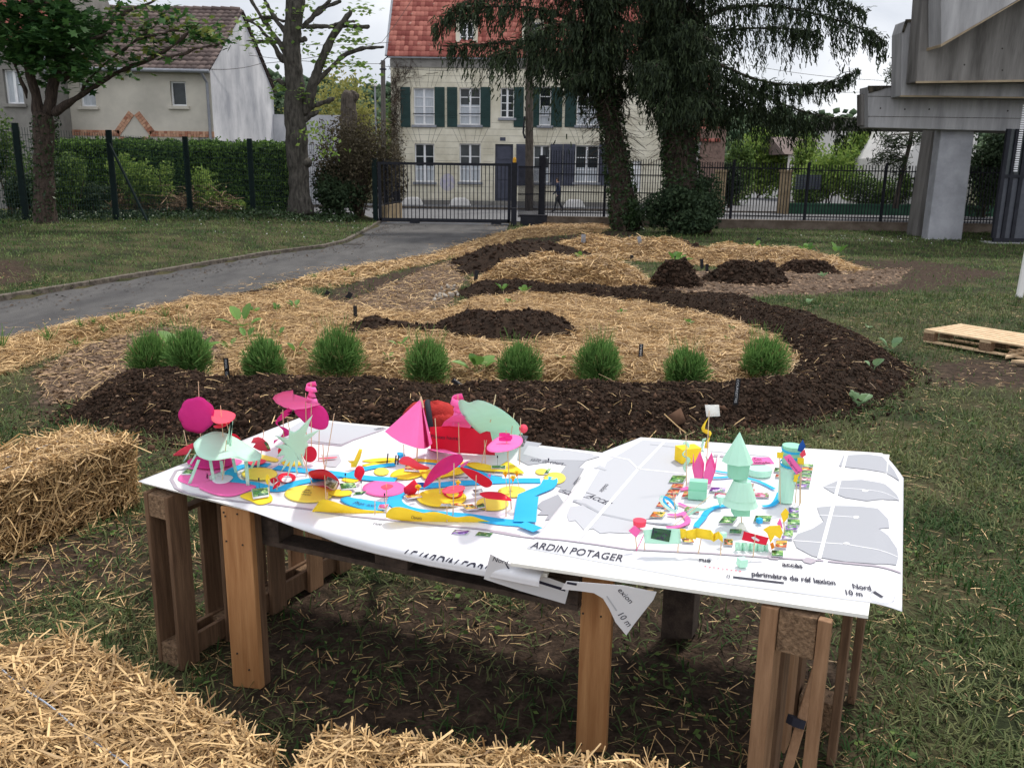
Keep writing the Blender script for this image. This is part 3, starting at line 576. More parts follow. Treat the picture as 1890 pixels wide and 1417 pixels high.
def window(par, h, y, rows=3, cols=2, curtain=None, fr='white_paint', sill=True, dep=.16, sillm='zinc', bar=None):
    a_, b_, c_, d_ = h; w_ = b_ - a_
    mb = MB(); t = .07
    mb.box((a_, y + dep, c_), (a_ + t, y + dep + .06, d_)); mb.box((b_ - t, y + dep, c_), (b_, y + dep + .06, d_)); mb.box((a_ + t, y + dep, d_ - t), (b_ - t, y + dep + .06, d_)); mb.box((a_ + t, y + dep, c_), (b_ - t, y + dep + .06, c_ + t))
    for k in range(1, cols): x = a_ + w_ * k / cols; mb.box((x - .06, y + dep - .01, c_ + t), (x + .06, y + dep + .05, d_ - t))
    for k in range(1, rows): z = c_ + (d_ - c_) * k / rows; mb.box((a_ + t, y + dep + .012, z - .022), (b_ - t, y + dep + .04, z + .022))
    win = mb.build('window', fr, par)
    mb = MB(); mb.box((a_, y + dep + .055, c_), (b_, y + dep + .065, d_)); mb.build('pane', 'glass_dark', win)
    if curtain is not None:
        mb = MB(); mb.box((a_ + t, y + dep + .045, c_ + t), (b_ - t, y + dep + .052, c_ + (d_ - c_) * curtain)); mb.build('curtain', 'curtain', win)
    if sill: mb = MB(); mb.box((a_ - .12, y - .12, c_ - .14), (b_ + .12, y + .1, c_ - .003)); mb.build('sill', sillm, win, bevel=.01)
    if bar:
        mb = MB(); z = c_ + (d_ - c_) * bar; mb.box((a_ - .02, y - .05, z - .025), (b_ + .02, y - .02, z + .025)); mb.build('handrail', 'black_metal', win)
    return win
m = mat('glass_dark', (.010, .012, .015), (.04, .05, .055), scale=.8, rough=.12, spec=.25)
def tiles(name, o, ex, ey, nx_, ny_, m, parent, amp=.035, per=.24, stepz=.05):
    """roof slope: corrugated rows of tiles, each lapping the one below; o lower left, ex along the eave, ey up the slope"""
    o, ex, ey = [np.asarray(t, float) for t in (o, ex, ey)]; nrm = np.cross(ex, ey); nrm /= np.linalg.norm(nrm); W_ = np.linalg.norm(ex); k = 4; nc = int(W_ / per) * k
    v = []; f = []; r_ = []; t = np.arange(nc + 1) / nc; wv = (np.abs(np.sin(np.arange(nc + 1) * math.pi / k)) * amp)
    for j in range(ny_):
        a_ = o + ey * (j / ny_); b_ = o + ey * ((j + 1.12) / ny_); b0 = len(v) and sum(len(q) for q in v)
        lo = a_ + t[:, None] * ex + nrm * (wv + stepz)[:, None]; hi = b_ + t[:, None] * ex + nrm * wv[:, None]; un = a_ + t[:, None] * ex - nrm * .01
        base = sum(len(q) for q in v); v += [lo, hi, un]; n = nc + 1; i = np.arange(nc)
        f.append(np.stack([base + i, base + i + 1, base + n + i + 1, base + n + i], 1)); f.append(np.stack([base + 2 * n + i, base + 2 * n + i + 1, base + i + 1, base + i], 1))
        rr = np.repeat(RNG.random(nc // k + 1), k)[:nc]; r_ += [rr, rr]
    return mesh_np(name, np.concatenate(v), np.concatenate(f), m, parent, rnd=np.concatenate(r_))
# ---- stone house with red roof
YH = 52.0
house = thing('stone_house', 'long cream stone house with red tiled roof and dark green shutters', 'house', (4, YH, 0))
xL = W(722, 200, YH)[0]; xR = W(1238, 300, YH)[0]; zE = W(722, 107, YH)[2]
up = [rc(763, 162, 802, 231, YH), rc(848, 162, 887, 231, YH), rc(924, 162, 949, 218, YH), rc(996, 160, 1017, 232, YH), rc(1066, 160, 1107, 232, YH)]
dn = [rc(765, 265, 802, 336, YH), rc(848, 265, 887, 336, YH), rc(985, 268, 1014, 337, YH), rc(1062, 268, 1104, 337, YH)]
door = rc(914, 266, 946, 366, YH); door[2] = .28
wall_holes('wall', xL, xR, 0, zE, YH, .35, up + dn + [door, rc(1165, 297, 1182, 354, YH)], 'cream_stone', house)
mb = MB(); mb.box((xL + .003, YH + .36, 0), (xR - .003, YH + 8.5, zE - .02)); mb.build('inner_walls', 'grey_render', house)
# incised joints and lintel courses of the stone front
mb = MB()
for k in range(22):
    z = .45 + k * .36
    if z > zE - .3: break
    segs = [(xL, xR)]
    for h in up + dn + [door]:
        if h[2] - .2 < z < h[3] + .02:
            m_ = .62 if h in up else .1
            segs = [s for a_, b_ in segs for s in ((a_, min(b_, h[0] - m_)), (max(a_, h[1] + m_), b_)) if s[1] - s[0] > .15]
    for a_, b_ in segs: mb.box((a_, YH - .004, z - .008), (b_, YH + .01, z + .008))
for h in up + dn:
    cx = (h[0] + h[1]) / 2; z0, z1 = h[3] + .04, h[3] + (1.15 if h in up else .95)
    for k in range(-3, 4):
        if k: xa, xb = cx + k * .21, cx + k * .36; mb.tube([(xa, YH - .002, z0), (xb, YH - .002, z1)], .010, 4)
    mb.box((cx - 1.15, YH - .004, z1 - .008), (cx + 1.15, YH + .01, z1 + .008))
mb.build('stone_joints', 'mortar', house)
mb = MB(); mb.box((xL - .03, YH - .03, 0), (xR, YH - .002, .38)); mb.build('plinth', 'grey_render', house)
for i, h in enumerate(up): window(house, h, YH, rows=4, curtain=(1, .55, .0, .5, .45)[i] or None, cols=2 if i != 3 else 1, bar=.3 if i != 2 else None)
for i, h in enumerate(dn): window(house, h, YH, rows=3, curtain=(.42, .42, .4, .4)[i])
def shutter(par, h, y, m, nm='shutter'):
    mb = MB(); a_, b_, c_, d_ = h; mb.box((a_, y - .05, c_), (b_, y - .004, d_)); n = 14
    zm = c_ + (d_ - c_) * .28
    for k in range(n): z = zm + (d_ - .1 - zm) * (k + .5) / n; mb.box((a_ + .06, y - .068, z - .03), (b_ - .06, y - .052, z + .012))
    mb.box((a_ + .02, y - .075, zm - .07), (b_ - .02, y - .053, zm - .03))
    return mb.build(nm, m, par)
for q in ((739, 758), (802, 821), (825, 844), (887, 905), (949, 966), (980, 995), (1018, 1037), (1044, 1063), (1108, 1126)): shutter(house, rc(q[0], 161, q[1], 235, YH), YH, 'shutter_green')
for q in ((953, 982), (1016, 1037), (1040, 1060), (1106, 1126)): shutter(house, rc(q[0], 266, q[1], 343, YH), YH, 'shutter_slate')
mb = MB(); a_, b_, c_, d_ = door; mb.box((a_, YH + .15, c_), (b_, YH + .2, d_)); dr = mb.build('door', 'shutter_slate', house)
mb = MB()
for z0, z1 in ((.5, 1.5), (1.6, 2.55), (2.75, d_ - .1)): mb.box((a_ + .12, YH + .12, z0), (b_ - .12, YH + .148, z1))
mb.build('door_panel', 'shutter_slate', dr, bevel=.01)
mb = MB(); mb.box((a_ - .1, YH - .25, .13), (b_ + .1, YH - .005, .28)); mb.build('door_step', 'grey_render', house)
a_, b_, c_, d_ = rc(1165, 297, 1182, 354, YH); mb = MB(); mb.box((a_, YH + .1, c_), (b_, YH + .14, d_)); mb.build('side_door', 'white_paint', house)
n_ = W(928, 257, YH); mb = MB(); mb.box((n_[0] - .16, YH - .02, n_[2] - .1), (n_[0] + .16, YH - .003, n_[2] + .1)); pl_ = mb.build('number_plate', 'royal_plate' if 'royal_plate' in M else 'shutter_slate', house)
mb = MB(); a_ = W(840, 343, YH)
mb = MB(); mb.box((xL - .15, YH - .22, zE - .02), (xR + .1, YH - .06, zE + .10)); mb.build('gutter', 'zinc', house)
mb = MB(); mb.box((xL - .02, YH - .05, zE - .5), (xR, YH - .003, zE - .06)); mb.build('cornice', 'grey_render', house, bevel=.03)
RY = 4.6; RZ = 5.2
tiles('roof', (xL - .2, YH - .25, zE + .06), (xR - xL + .3, 0, 0), (0, RY, RZ), 0, 17, 'tile_red', house)
tiles('roof', (xR + .1, YH + 8.9, zE + .06), (-(xR - xL + .3), 0, 0), (0, -RY, RZ), 0, 17, 'tile_red', house)
mb = MB()
for x in (xL, xR): mb.prism([(x, YH, zE), (x, YH + 8.7, zE), (x, YH + 4.35, zE + RZ - .1)], (.003 if x == xR else -.003, 0, 0))
mb.build('gable', 'grey_render', house)
mb = MB(); mb.tube([(xL - .2, YH - .28, zE + .08), (xL - .2, YH - .25 + RY, zE + .12 + RZ)], .07, 6); mb.build('verge', 'zinc', house)
for px in (862, 983):                                       # dormers
    c0 = W(px, 92, YH + .9); mb = MB(); x, z = c0[0], c0[2]
    mb.box((x - .62, YH + .5, z - .15), (x - .40, YH + 3.2, z + 1.65)); mb.box((x + .40, YH + .5, z - .15), (x + .62, YH + 3.2, z + 1.65)); mb.box((x - .4, YH + .5, z + 1.4), (x + .4, YH + 3.2, z + 1.66)); d_o = mb.build('dormer', 'cream_stone', house)
    window(d_o, [x - .4, x + .4, z - .1, z + 1.4], YH + .5, rows=4, sill=False, dep=.06)
    mb = MB(); mb.prism([(x - .8, YH + .35, z + 1.63), (x + .8, YH + .35, z + 1.63), (x, YH + .35, z + 2.15)], (0, 3.4, 0)); mb.build('dormer_roof', 'tile_red', d_o)
tv_ = RNG.normal(0, 1, (700, 1)); zz = RNG.uniform(.3, zE - .2, 700); xx = xL + .2 + np.abs(RNG.normal(0, .26, 700)) * (1 + np.maximum(0, zz - 5.5) * 1.1) - .2
strands('dry_creeper', np.stack([xx, np.full(700, YH - .05), zz], 1), np.stack([RNG.normal(0, .7, 700), RNG.normal(0, .1, 700), RNG.normal(0, 1, 700)], 1), RNG.uniform(.3, .9, 700), np.full(700, .028), 'twig', house)
# lower extension right of the main block with brick gable wall
ext = thing('annexe_house', 'lower cream annexe with red tiled roof and brick side wall', 'house', (10, YH + .5, 0))
x0_, x1_ = xR + .004, W(1290, 300, YH)[0]; z1_ = W(1200, 262, YH)[2]
wall_holes('wall', x0_, x1_, 0, z1_, YH, .3, [], 'white_wall', ext)
mb = MB(); mb.box((x0_ + .003, YH + .31, 0), (x1_ - .003, YH + 8, z1_)); mb.build('inner_walls', 'white_wall', ext)
x2_ = W(1336, 300, YH)[0]; mb = MB(); mb.box((x1_, YH - .1, 0), (x2_, YH + .3, 4.6)); mb.prism([(x2_ - .1, YH + .3, 0), (x2_, YH + .3, 0), (x2_, YH + .3, 5.2), (x2_ - .1, YH + .3, 5.2)], (0, 7, 0)); mb.build('brick_side', 'brick_wall', ext)
tiles('roof', (x0_ + .12, YH - .2, z1_ + .05), (x1_ - x0_ + 1.0, 0, 0), (0, 4.2, 4.6), 0, 15, 'tile_red', ext)
mb = MB(); mb.box((x0_ + .05, YH - .3, z1_ - .15), (x1_, YH - .004, z1_ + .03)); mb.build('gutter', 'grey_render', ext)
for k, px in enumerate((761, 849, 1060)):                    # white stepped blocks on the pavement
    c0 = W(px, 380, 50.6); mb = MB(); x = c0[0]
    mb.prism([(x - .62, 50.3, .13), (x + .62, 50.3, .13), (x + .45, 50.3, .48), (x - .45, 50.3, .48)], (0, .7, 0)); mb.prism([(x - .38, 50.4, .48), (x + .38, 50.4, .48), (x + .33, 50.4, .56), (x - .33, 50.4, .56)], (0, .5, 0))
    tagit(mb.build('pavement_block', 'white_wall', bevel=.02), ('white sloped block on the pavement under the leftmost ground floor window', 'white sloped block on the pavement under the window left of the door', 'white sloped block on the pavement near the walking person')[k], 'block', 'white blocks on the pavement')
c0 = W(826, 340, YH); mb = MB(); mb.add([(c0[0] - .28 + .05 * math.cos(k), YH - .006, c0[2] + .35) for k in (0,)] + [(c0[0] + .45 * math.cos(t), YH - .006, c0[2] + .1 + .5 * math.sin(t)) for t in np.linspace(0, 6.1, 14)], [tuple(range(1, 15))])
mb.build('sprayed_mark', mat('lilac_paint', (.38, .36, .52), (.55, .52, .48), scale=5, rough=.8), house)
# ---- left cream house
YL = 40.0
lh = thing('cream_house', 'cream rendered house with dark brown tiled roof and brick door arch', 'house', (-18, YL, 0))
xc = W(392, 200, YL)[0]; x0_ = W(95, 200, YL)[0]; ze = W(392, 131, YL)[2]
hl = [rc(145, 150, 178, 197, YL), rc(313, 150, 345, 196, YL), rc(231, 254, 269, 330, YL), rc(118, 254, 136, 275, YL), rc(366, 254, 386, 275, YL)]
wall_holes('wall', x0_, xc, -.1, ze, YL, .3, hl, 'cream_render', lh)
for i, h in enumerate(hl[:2]): window(lh, h, YL, rows=1, cols=1, curtain=.9 if i == 0 else None, sillm='cream_render', dep=.14)
for h in hl[3:]: window(lh, h, YL, rows=1, cols=1, sill=False)
h = hl[2]; mb = MB(); mb.box((h[0], YL + .2, h[2]), (h[1], YL + .24, h[3])); mb.build('door', 'dark_room', lh)
YB = YL + 10.2; apx = W(441, 25, YL + 5.1)[2] + .1
mb = MB(); mb.add([(xc, YL, -.1), (xc, YB, -.1), (xc, YB, ze), (xc, YL + 5.1, apx - .15), (xc, YL, ze)], [(0, 1, 2, 3, 4)]); mb.build('gable_wall', 'gable_render', lh)
mb = MB(); mb.box((x0_ + .003, YL + .31, 0), (xc - .01, YB, ze)); mb.build('inner_walls', 'grey_render', lh)
tiles('roof', (x0_ - 4, YL - .35, ze - .02), (xc - x0_ + 4.12, 0, 0), (0, 5.45, apx - ze + .03), 0, 15, 'tile_brown', lh, amp=.04, per=.3, stepz=.07)
tiles('roof', (xc + .12, YB + .35, ze - .02), (-(xc - x0_ + 4.12), 0, 0), (0, -5.45, apx - ze + .03), 0, 15, 'tile_brown', lh, amp=.04, per=.3)
mb = MB()
for k in range(34): x = xc - .3 - k * .45; mb.tube([(x + .24, YL + 5.1, apx + .06), (x - .22, YL + 5.1, apx + .10)], .12, 8)
mb.build('ridge_tiles', 'tile_brown', lh)
mb = MB(); mb.obox((xc + .004, YL - .3, ze - .06), (.03, 0, 0), (0, 5.4, apx - ze + .03), (0, 0, .14)); mb.obox((xc + .004, YB + .3, ze - .06), (.03, 0, 0), (0, -5.4, apx - ze + .03), (0, 0, .14)); mb.build('verge_board', 'tile_brown', lh)
mb = MB(); mb.tube([(x0_, YL - .42, ze - .02), (xc + .1, YL - .42, ze - .06)], .08, 8); mb.build('gutter', 'zinc', lh)
mb = MB(); mb.tube([(xc - .25, YL - .42, ze - .1), (xc - .14, YL - .09, ze - .5), (xc - .14, YL - .09, 0)], .06, 8); mb.build('downpipe', 'zinc', lh)
mb = MB()
def brick_run(p0, p1, hh, flip=False):
    p0, p1 = np.array(p0, float), np.array(p1, float); d = p1 - p0; ln = np.linalg.norm(d); d /= ln; u = np.array([-d[1], d[0]]); n = int(ln / .13)
    for k in range(n):
        for (o_, w_) in (((0, .5), (.5, .5)) if k % 3 else ((0, 1.0),)):
            a_ = p0 + d * (k * ln / n + .006) + u * hh * (o_ + .02); mb.obox((a_[0], YL - .045, a_[1]), (d[0] * (ln / n - .014), 0, d[1] * (ln / n - .014)), (0, .043, 0), (u[0] * hh * (w_ - .05), 0, u[1] * hh * (w_ - .05)))
zb = W(240, 252, YL)[2]; a_ = W(222, 250, YL); t_ = W(248, 213, YL); c_ = W(277, 250, YL)
brick_run((x0_, zb), (a_[0], zb), .26); brick_run((c_[0], zb), (xc + .02, zb), .26); brick_run((a_[0], a_[2]), (t_[0], t_[2]), .3); brick_run((t_[0], t_[2]), (c_[0], c_[2]), .3)
brick_run((hl[2][0] - .02, 0.5), (hl[2][0] - .02, zb), .25); brick_run((hl[2][1] + .28, .5), (hl[2][1] + .28, zb), .25)
mb.build('brick_band', 'brick', lh)
mb = MB(); a_ = W(495, 208, YB); b_ = W(560, 232, YB + 3)
mb.box((xc + .01, YB - .3, 0), (a_[0] + 4.6, YB, W(520, 212, YB)[2])); tagit(mb.build('garden_wall', 'gable_render'), 'pale rendered wall running on from the gable of the cream house', 'wall')
# ---- grey house at the far left
gh = thing('grey_house', 'grey rendered house with red roof at the left edge', 'house', (-24, 39, 0)); YG = 38.5
x1g = W(90, 130, YG)[0]; zg = W(30, 78, YG)[2]; hg = [rc(4, 128, 45, 192, YG)]
wall_holes('wall', x1g - 9, x1g, -.1, zg, YG, .3, hg, 'grey_render', gh); window(gh, hg[0], YG, rows=1, cols=2, curtain=.95, sillm='grey_render')
mb = MB(); mb.box((x1g - 9, YG + .31, 0), (x1g - .01, YG + 9, zg)); mb.add([(x1g, YG, 0), (x1g, YG + 9, 0), (x1g, YG + 9, zg), (x1g, YG + 4.5, zg + 4.5), (x1g, YG, zg)], [(0, 1, 2, 3, 4)]); mb.build('side_wall', 'grey_render', gh)
tiles('roof', (x1g - 9, YG - .3, zg), (9.15, 0, 0), (0, 4.8, 4.6), 0, 14, 'tile_red', gh)
mb = MB(); mb.tube([(x1g - .1, YG - .1, zg), (x1g - .1, YG - .1, 0)], .06, 6); mb.build('downpipe', 'zinc', gh)
# ---- white houses behind the concrete building
wh = thing('white_house', 'distant white house behind the conifer branches on the right', 'house', (22, 62, 0))
a_ = W(1583, 236, 62); b_ = W(1668, 300, 62); wall_holes('wall', a_[0], b_[0] + 1, 0, a_[2] + .6, 62, .3, [rc(1640, 262, 1650, 290, 62)], 'white_wall', wh)
window(wh, rc(1640, 262, 1650, 290, 62), 62, rows=1, cols=1, sill=False)
mb = MB(); mb.box((a_[0] + .003, 62.31, 0), (b_[0] + .9, 70, a_[2] + .5)); mb.build('inner_walls', 'white_wall', wh)
mb = MB(); mb.prism([(a_[0] - .3, 61.7, a_[2] + .61), (a_[0] - .3, 66, a_[2] + .9), (a_[0] - .3, 70.3, a_[2] + .61)], (b_[0] - a_[0] + 1.6, 0, 0)); mb.build('roof', 'tile_brown', wh)
ws = thing('white_gable_house', 'white stained gable wall just left of the concrete column', 'house', (20, 50, 0))
a_, b_, c_ = W(1660, 375, 50), W(1722, 380, 50), W(1720, 230, 50)
mb = MB(); mb.prism([(a_[0], 50, 0), (b_[0] + 2, 50, 0), (b_[0] + 2, 50, c_[2] + 1), (b_[0] - .6, 50, c_[2] + .3), (a_[0] + .1, 50, W(1665, 290, 50)[2])], (0, 8, 0)); mb.build('wall', 'white_wall', ws)
mb = MB(); mb.box((a_[0] - .02, 49.97, 0), (b_[0] + 2, 49.997, .5)); mb.build('plinth', 'brick_wall', ws)
bu = thing('bungalow', 'small low house with brown roof glimpsed above the alley hedge', 'house', (17, 72, 0))
a_, b_ = W(1455, 285, 72), W(1520, 300, 72); wall_holes('wall', a_[0], b_[0], 0, a_[2], 72, .3, [rc(1497, 286, 1512, 298, 72)], 'white_wall', bu); window(bu, rc(1497, 286, 1512, 298, 72), 72, rows=1, cols=1, sill=False)
mb = MB(); mb.prism([(a_[0] - .4, 71.6, a_[2]), (a_[0] - .4, 80, a_[2]), (a_[0] - .4, 76, a_[2] + 1.5)], (b_[0] - a_[0] + .8, 0, 0)); mb.build('roof', 'tile_brown', bu)
# ---- alley, green wall, brick pillars
q = [P(1290, 402), P(1443, 402), P(1456, 338), P(1432, 338)]
alley = tagit(mesh_np('alley', [(x_[0], x_[1], .05) for x_ in q], [(0, 1, 2, 3)], 'street'), kind='structure')
mb = MB(); a_ = W(1455, 378, 48.2); b_ = W(2050, 378, 48.2); mb.box((a_[0], 48.1, 0), (b_[0], 48.3, a_[2])); mb.box((a_[0] - .02, 48.05, a_[2] + .002), (b_[0], 48.35, a_[2] + .1)); tagit(mb.build('green_wall', 'green_wall'), 'low green painted garden wall across the street', 'wall')
for px, lab in ((1330, 'brick gate pillar at the left corner of the alley'), (1450, 'brick gate pillar at the right corner of the alley')):
    a_ = W(px, 318, 48); mb = MB(); mb.box((a_[0] - .28, 47.8, 0), (a_[0] + .28, 48.04, a_[2])); mb.box((a_[0] - .34, 47.74, a_[2] + .002), (a_[0] + .34, 48.09, a_[2] + .12)); tagit(mb.build('gate_pillar', 'wall_tan', bevel=.01), lab, 'pillar', 'brick gate pillars across the street')
mb = MB(); a_, b_ = W(1455, 322, 49), W(1512, 350, 49)
for k in range(8): z = b_[2] + (a_[2] - b_[2]) * k / 8; mb.box((a_[0] + .4, 48.9, z), (b_[0], 48.94, z + (a_[2] - b_[2]) / 8 - .015))
tagit(mb.build('board_fence', 'shutter_slate'), 'dark slate board fence behind the right brick pillar', 'fence')
# ================================================================ FENCES AND GATE
def bars(mb, p0, p1, z0, z1, n, rad=.014, mid=()):
    p0, p1 = np.array(p0, float), np.array(p1, float)
    for k in range(n):
        q = p0 + (p1 - p0) * (k + .5) / n; mb.box((q[0] - rad, q[1] - rad, z0), (q[0] + rad, q[1] + rad, z1))
def rail(mb, p0, p1, z, h=.045, t=.02):
    p0, p1 = np.array(p0, float), np.array(p1, float); d = p1 - p0; n = np.array([-d[1], d[0]]) / np.linalg.norm(d) * t
    mb.obox((p0[0] - n[0], p0[1] - n[1], z - h / 2), (d[0], d[1], 0), (2 * n[0], 2 * n[1], 0), (0, 0, h))
YF = 35.0
gt = thing('sliding_gate', 'black barred sliding gate closing the driveway', 'gate', (-2.8, YF, 0))
xa, xb = W(701, 360, YF)[0], W(940, 360, YF)[0]; zt_ = W(800, 305, YF)[2]; zb_ = .22
mb = MB(); bars(mb, (xa + .1, YF), (xb - .1, YF), zb_, zt_, 32, .016); mb.build('bars', 'black_metal', gt)
mb = MB(); mb.box((xa, YF - .04, zt_), (xb, YF + .04, zt_ + .1)); mb.box((xa, YF - .05, .08), (xb, YF + .05, zb_)); mb.box((xa - .06, YF - .05, .08), (xa + .06, YF + .05, zt_ + .1)); mb.box((xb - .06, YF - .05, .08), (xb + .06, YF + .05, zt_ + .1)); mb.build('frame', 'black_metal', gt)
mb = MB(); mb.box((xa, YF - .06, .025), (xb, YF + .06, .05)); mb.build('track', 'zinc', gt)
for px in (766, 916): c0 = W(px, 415, YF)[0]; mb = MB(); mb.box((c0 - .2, YF - .1, .04), (c0 + .2, YF - .055, .2)); mb.build('roller_box', 'black_metal', gt)
mb = MB(); c0 = W(691, 300, YF); mb.box((c0[0] - .09, YF - .09, 0), (c0[0] + .09, YF + .09, c0[2] + .15)); tagit(mb.build('gate_post', 'green_metal'), 'dark post at the left end of the sliding gate', 'post', 'posts of the sliding gate')
gp = thing('gate_post', 'black post with amber beacon at the right end of the sliding gate', 'post', (xb + .2, YF, 0), 'posts of the sliding gate')
mb = MB(); mb.box((xb + .08, YF - .1, 0), (xb + .3, YF + .1, W(943, 300, YF)[2])); mb.build('shaft', 'black_metal', gp)
z = W(943, 300, YF)[2]; mb = MB(); mb.tube([(xb + .19, YF, z), (xb + .19, YF, z + .14), (xb + .19, YF, z + .2)], [.07, .07, .03], 10); mb.build('beacon', 'amber', gp)
mb = MB(); mb.box((xb + .45, YF - .35, .0), (xb + 1.5, YF - .02, .38)); mb.box((xb + .42, YF - .37, .382), (xb + 1.53, YF, .43)); mb.box((xb + .1, YF - .5, 0), (xb + .3, YF - .2, .7)); tagit(mb.build('gate_motor', 'black_metal', bevel=.02), 'black motor housing at the foot of the gate post', 'gate motor')
sg = thing('side_fence', 'barred fence panel running back from the left gate post', 'fence', (xa, YF + 1.5, 0))
p0, p1 = (xa + .12, YF + .3), (W(737, 300, 38.5)[0], 38.4); mb = MB(); bars(mb, p0, p1, .7, 2.5, 30, .013); mb.build('bars', 'black_metal', sg); 
for z in (2.4, .75): mb = MB(); rail(mb, p0, p1, z); mb.build('rail', 'black_metal', sg)
mb = MB(); mb.obox((p0[0] - .1, p0[1], 0), (p1[0] - p0[0], p1[1] - p0[1], 0), (.2, 0, 0), (0, 0, .68)); mb.build('base_wall', 'wall_tan', sg)
sg = thing('side_fence', 'short barred fence return beside the gate beacon post', 'fence', (xb + 1, YF + .5, 0)); p0, p1 = (xb + .35, YF + .12), (W(1000, 300, 36)[0], 35.9)
mb = MB(); bars(mb, p0, p1, .3, 2.3, 22, .013); mb.build('bars', 'black_metal', sg)
for z in (.35, 1.2, 2.25): mb = MB(); rail(mb, p0, p1, z); mb.build('rail', 'black_metal', sg)
ft = [(1000, 35.9), (1117, 35.9), (1235, 35.8), (1352, 35.6), (1490, 35.3), (1632, 35.0), (1775, 34.7), (1920, 34.4)]
fl = ('black bar fence panel right of the gate in front of the walking person', 'black bar fence panel behind the left conifer trunk', 'black bar fence panel behind the right conifer trunk', 'black bar fence panel in front of the alley', 'black bar fence panel in front of the garden hedge', 'black bar fence panel left of the concrete column', 'black bar fence panel right of the concrete column')
for k in range(7):
    (pa, Ya), (pb, Yb) = ft[k], ft[k + 1]; zt0 = (2.62, 2.62, 2.55, 2.55, 2.5, 2.5, 2.5)[k]; a_, b_ = W(pa, 350, Ya), W(pb, 350, Yb); fp = thing('bar_fence', fl[k], 'fence', (a_[0], Ya, 0), 'panels of black bar fence')
    tall = 3.1 if k in (0, 1) else zt0
    mb = MB(); bars(mb, (a_[0] + .1, Ya), (b_[0], Yb), .33, zt0 + (.0 if k else .3), 24, .014); mb.build('bars', 'black_metal', fp)
    for z in (.48, zt0 - .22) + ((1.3, 2.0) if k < 2 else ()): mb = MB(); rail(mb, (a_[0], Ya), (b_[0], Yb), z); mb.build('rail', 'black_metal', fp)
    mb = MB(); mb.box((a_[0] - (.13 if k == 0 else .04), Ya - .04, .1), (a_[0] + (.13 if k == 0 else .04), Ya + .04, zt0 + .1)); mb.build('post', 'black_metal', fp)
a_, b_ = W(975, 400, 35.95), W(1960, 400, 34.5); mb = MB(); mb.obox((a_[0], 35.75, -.1), (b_[0] - a_[0], -1.5, 0), (0, .3, 0), (0, 0, .40)); mb.obox((a_[0], 35.72, .302), (b_[0] - a_[0], -1.5, 0), (0, .36, 0), (0, 0, .035)); tagit(mb.build('fence_wall', 'wall_base', bevel=.01), 'low brown footing wall under the black bar fence', 'wall')
# green wire fence on the left
fpost = [(-130, 27.6, 232), (27, 28.6, 227), (200, 29.2, 240), (341, 32.6, 252), (460, 34.0, 256), (580, 35.0, 262)]
wl = ('green wire mesh panel at the left edge', 'green wire mesh panel behind the maple trunk', 'green wire mesh panel beside the slanting brace', 'green wire mesh panel in front of the clipped hedge', 'green wire mesh panel behind the linden trunk')
for k in range(5):
    (pa, Ya, ta), (pb, Yb, tb) = fpost[k], fpost[k + 1]; a_, b_ = W(pa, ta, Ya), W(pb, tb, Yb); fp = thing('wire_fence', wl[k], 'fence', (a_[0], Ya, .3), 'panels of green wire fence'); ga = float(Gz(a_[0], Ya)); gb = float(Gz(b_[0], Yb))
    mb = MB(); mb.box((a_[0] - .09, Ya - .05, ga - .1), (a_[0] + .09, Ya + .05, a_[2])); mb.build('post', 'green_metal', fp, bevel=.01)
    mb = MB(); L_ = math.hypot(b_[0] - a_[0], Yb - Ya); n = int(L_ / .075)
    for j in range(n):
        t = (j + .5) / n; x, y, zt1 = a_[0] + t * (b_[0] - a_[0]), Ya + t * (Yb - Ya), a_[2] + t * (b_[2] - a_[2]); mb.box((x - .005, y - .005, ga), (x + .005, y + .005, zt1 - .12))
    for j in range(14):
        z0, z1 = ga + .1 + j * .2, gb + .1 + j * .2
        if z1 < b_[2] - .1: mb.obox((a_[0], Ya - .01, z0), (b_[0] - a_[0], Yb - Ya, (b_[2] - a_[2] - gb + ga) * j / 14 + gb - ga), (0, .012, 0), (0, 0, .012))
    mb.build('mesh', 'wire', fp)
a_ = W(200, 262, 29.15); b_ = W(275, 422, 28.2); b_[2] = float(Gz(b_[0], b_[1])) - .02; mb = MB(); mb.tube([a_, b_], .045, 6); tagit(mb.build('fence_brace', 'green_metal'), 'slanting green metal brace propping the wire fence', 'brace')
# ================================================================ CONCRETE BUILDING
YC = 30.5
cb = thing('concrete_building', 'raw concrete building on a leaning column with stacked overhanging beams', 'building', (15.5, YC, 0))
def slab(mb, pts, y0, y1): mb.prism([(W(a_, b_, y0)[0], y0, W(a_, b_, y0)[2]) for a_, b_ in pts], (0, y1 - y0, 0))
mb = MB(); q = [W(a_, b_, YC) for a_, b_ in [(1711, 445), (1775, 445), (1800, 236), (1738, 236)]]; mb.prism([(p_[0], YC, max(-.05, p_[2]) if i > 1 else -.05) for i, p_ in enumerate(q)], (0, .5, 0)); mb.build('column', 'concrete_col', cb, bevel=.04)
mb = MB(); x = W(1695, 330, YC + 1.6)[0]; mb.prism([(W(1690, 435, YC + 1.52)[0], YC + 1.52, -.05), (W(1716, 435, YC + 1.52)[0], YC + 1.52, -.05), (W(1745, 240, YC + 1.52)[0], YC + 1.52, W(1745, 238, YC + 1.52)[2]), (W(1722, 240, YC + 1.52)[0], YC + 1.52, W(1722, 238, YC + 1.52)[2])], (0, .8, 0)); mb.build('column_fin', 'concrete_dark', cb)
mb = MB(); slab(mb, [(1602, 236), (2150, 250), (2150, 160), (1602, 160)], YC - .4, YC + .35); mb.build('beam', 'concrete', cb, bevel=.03)
mb = MB(); slab(mb, [(1590, 232), (1601.5, 232), (1601.5, 174), (1590, 174)], YC - .1, YC + .3); mb.build('beam_end', 'concrete_dark', cb)
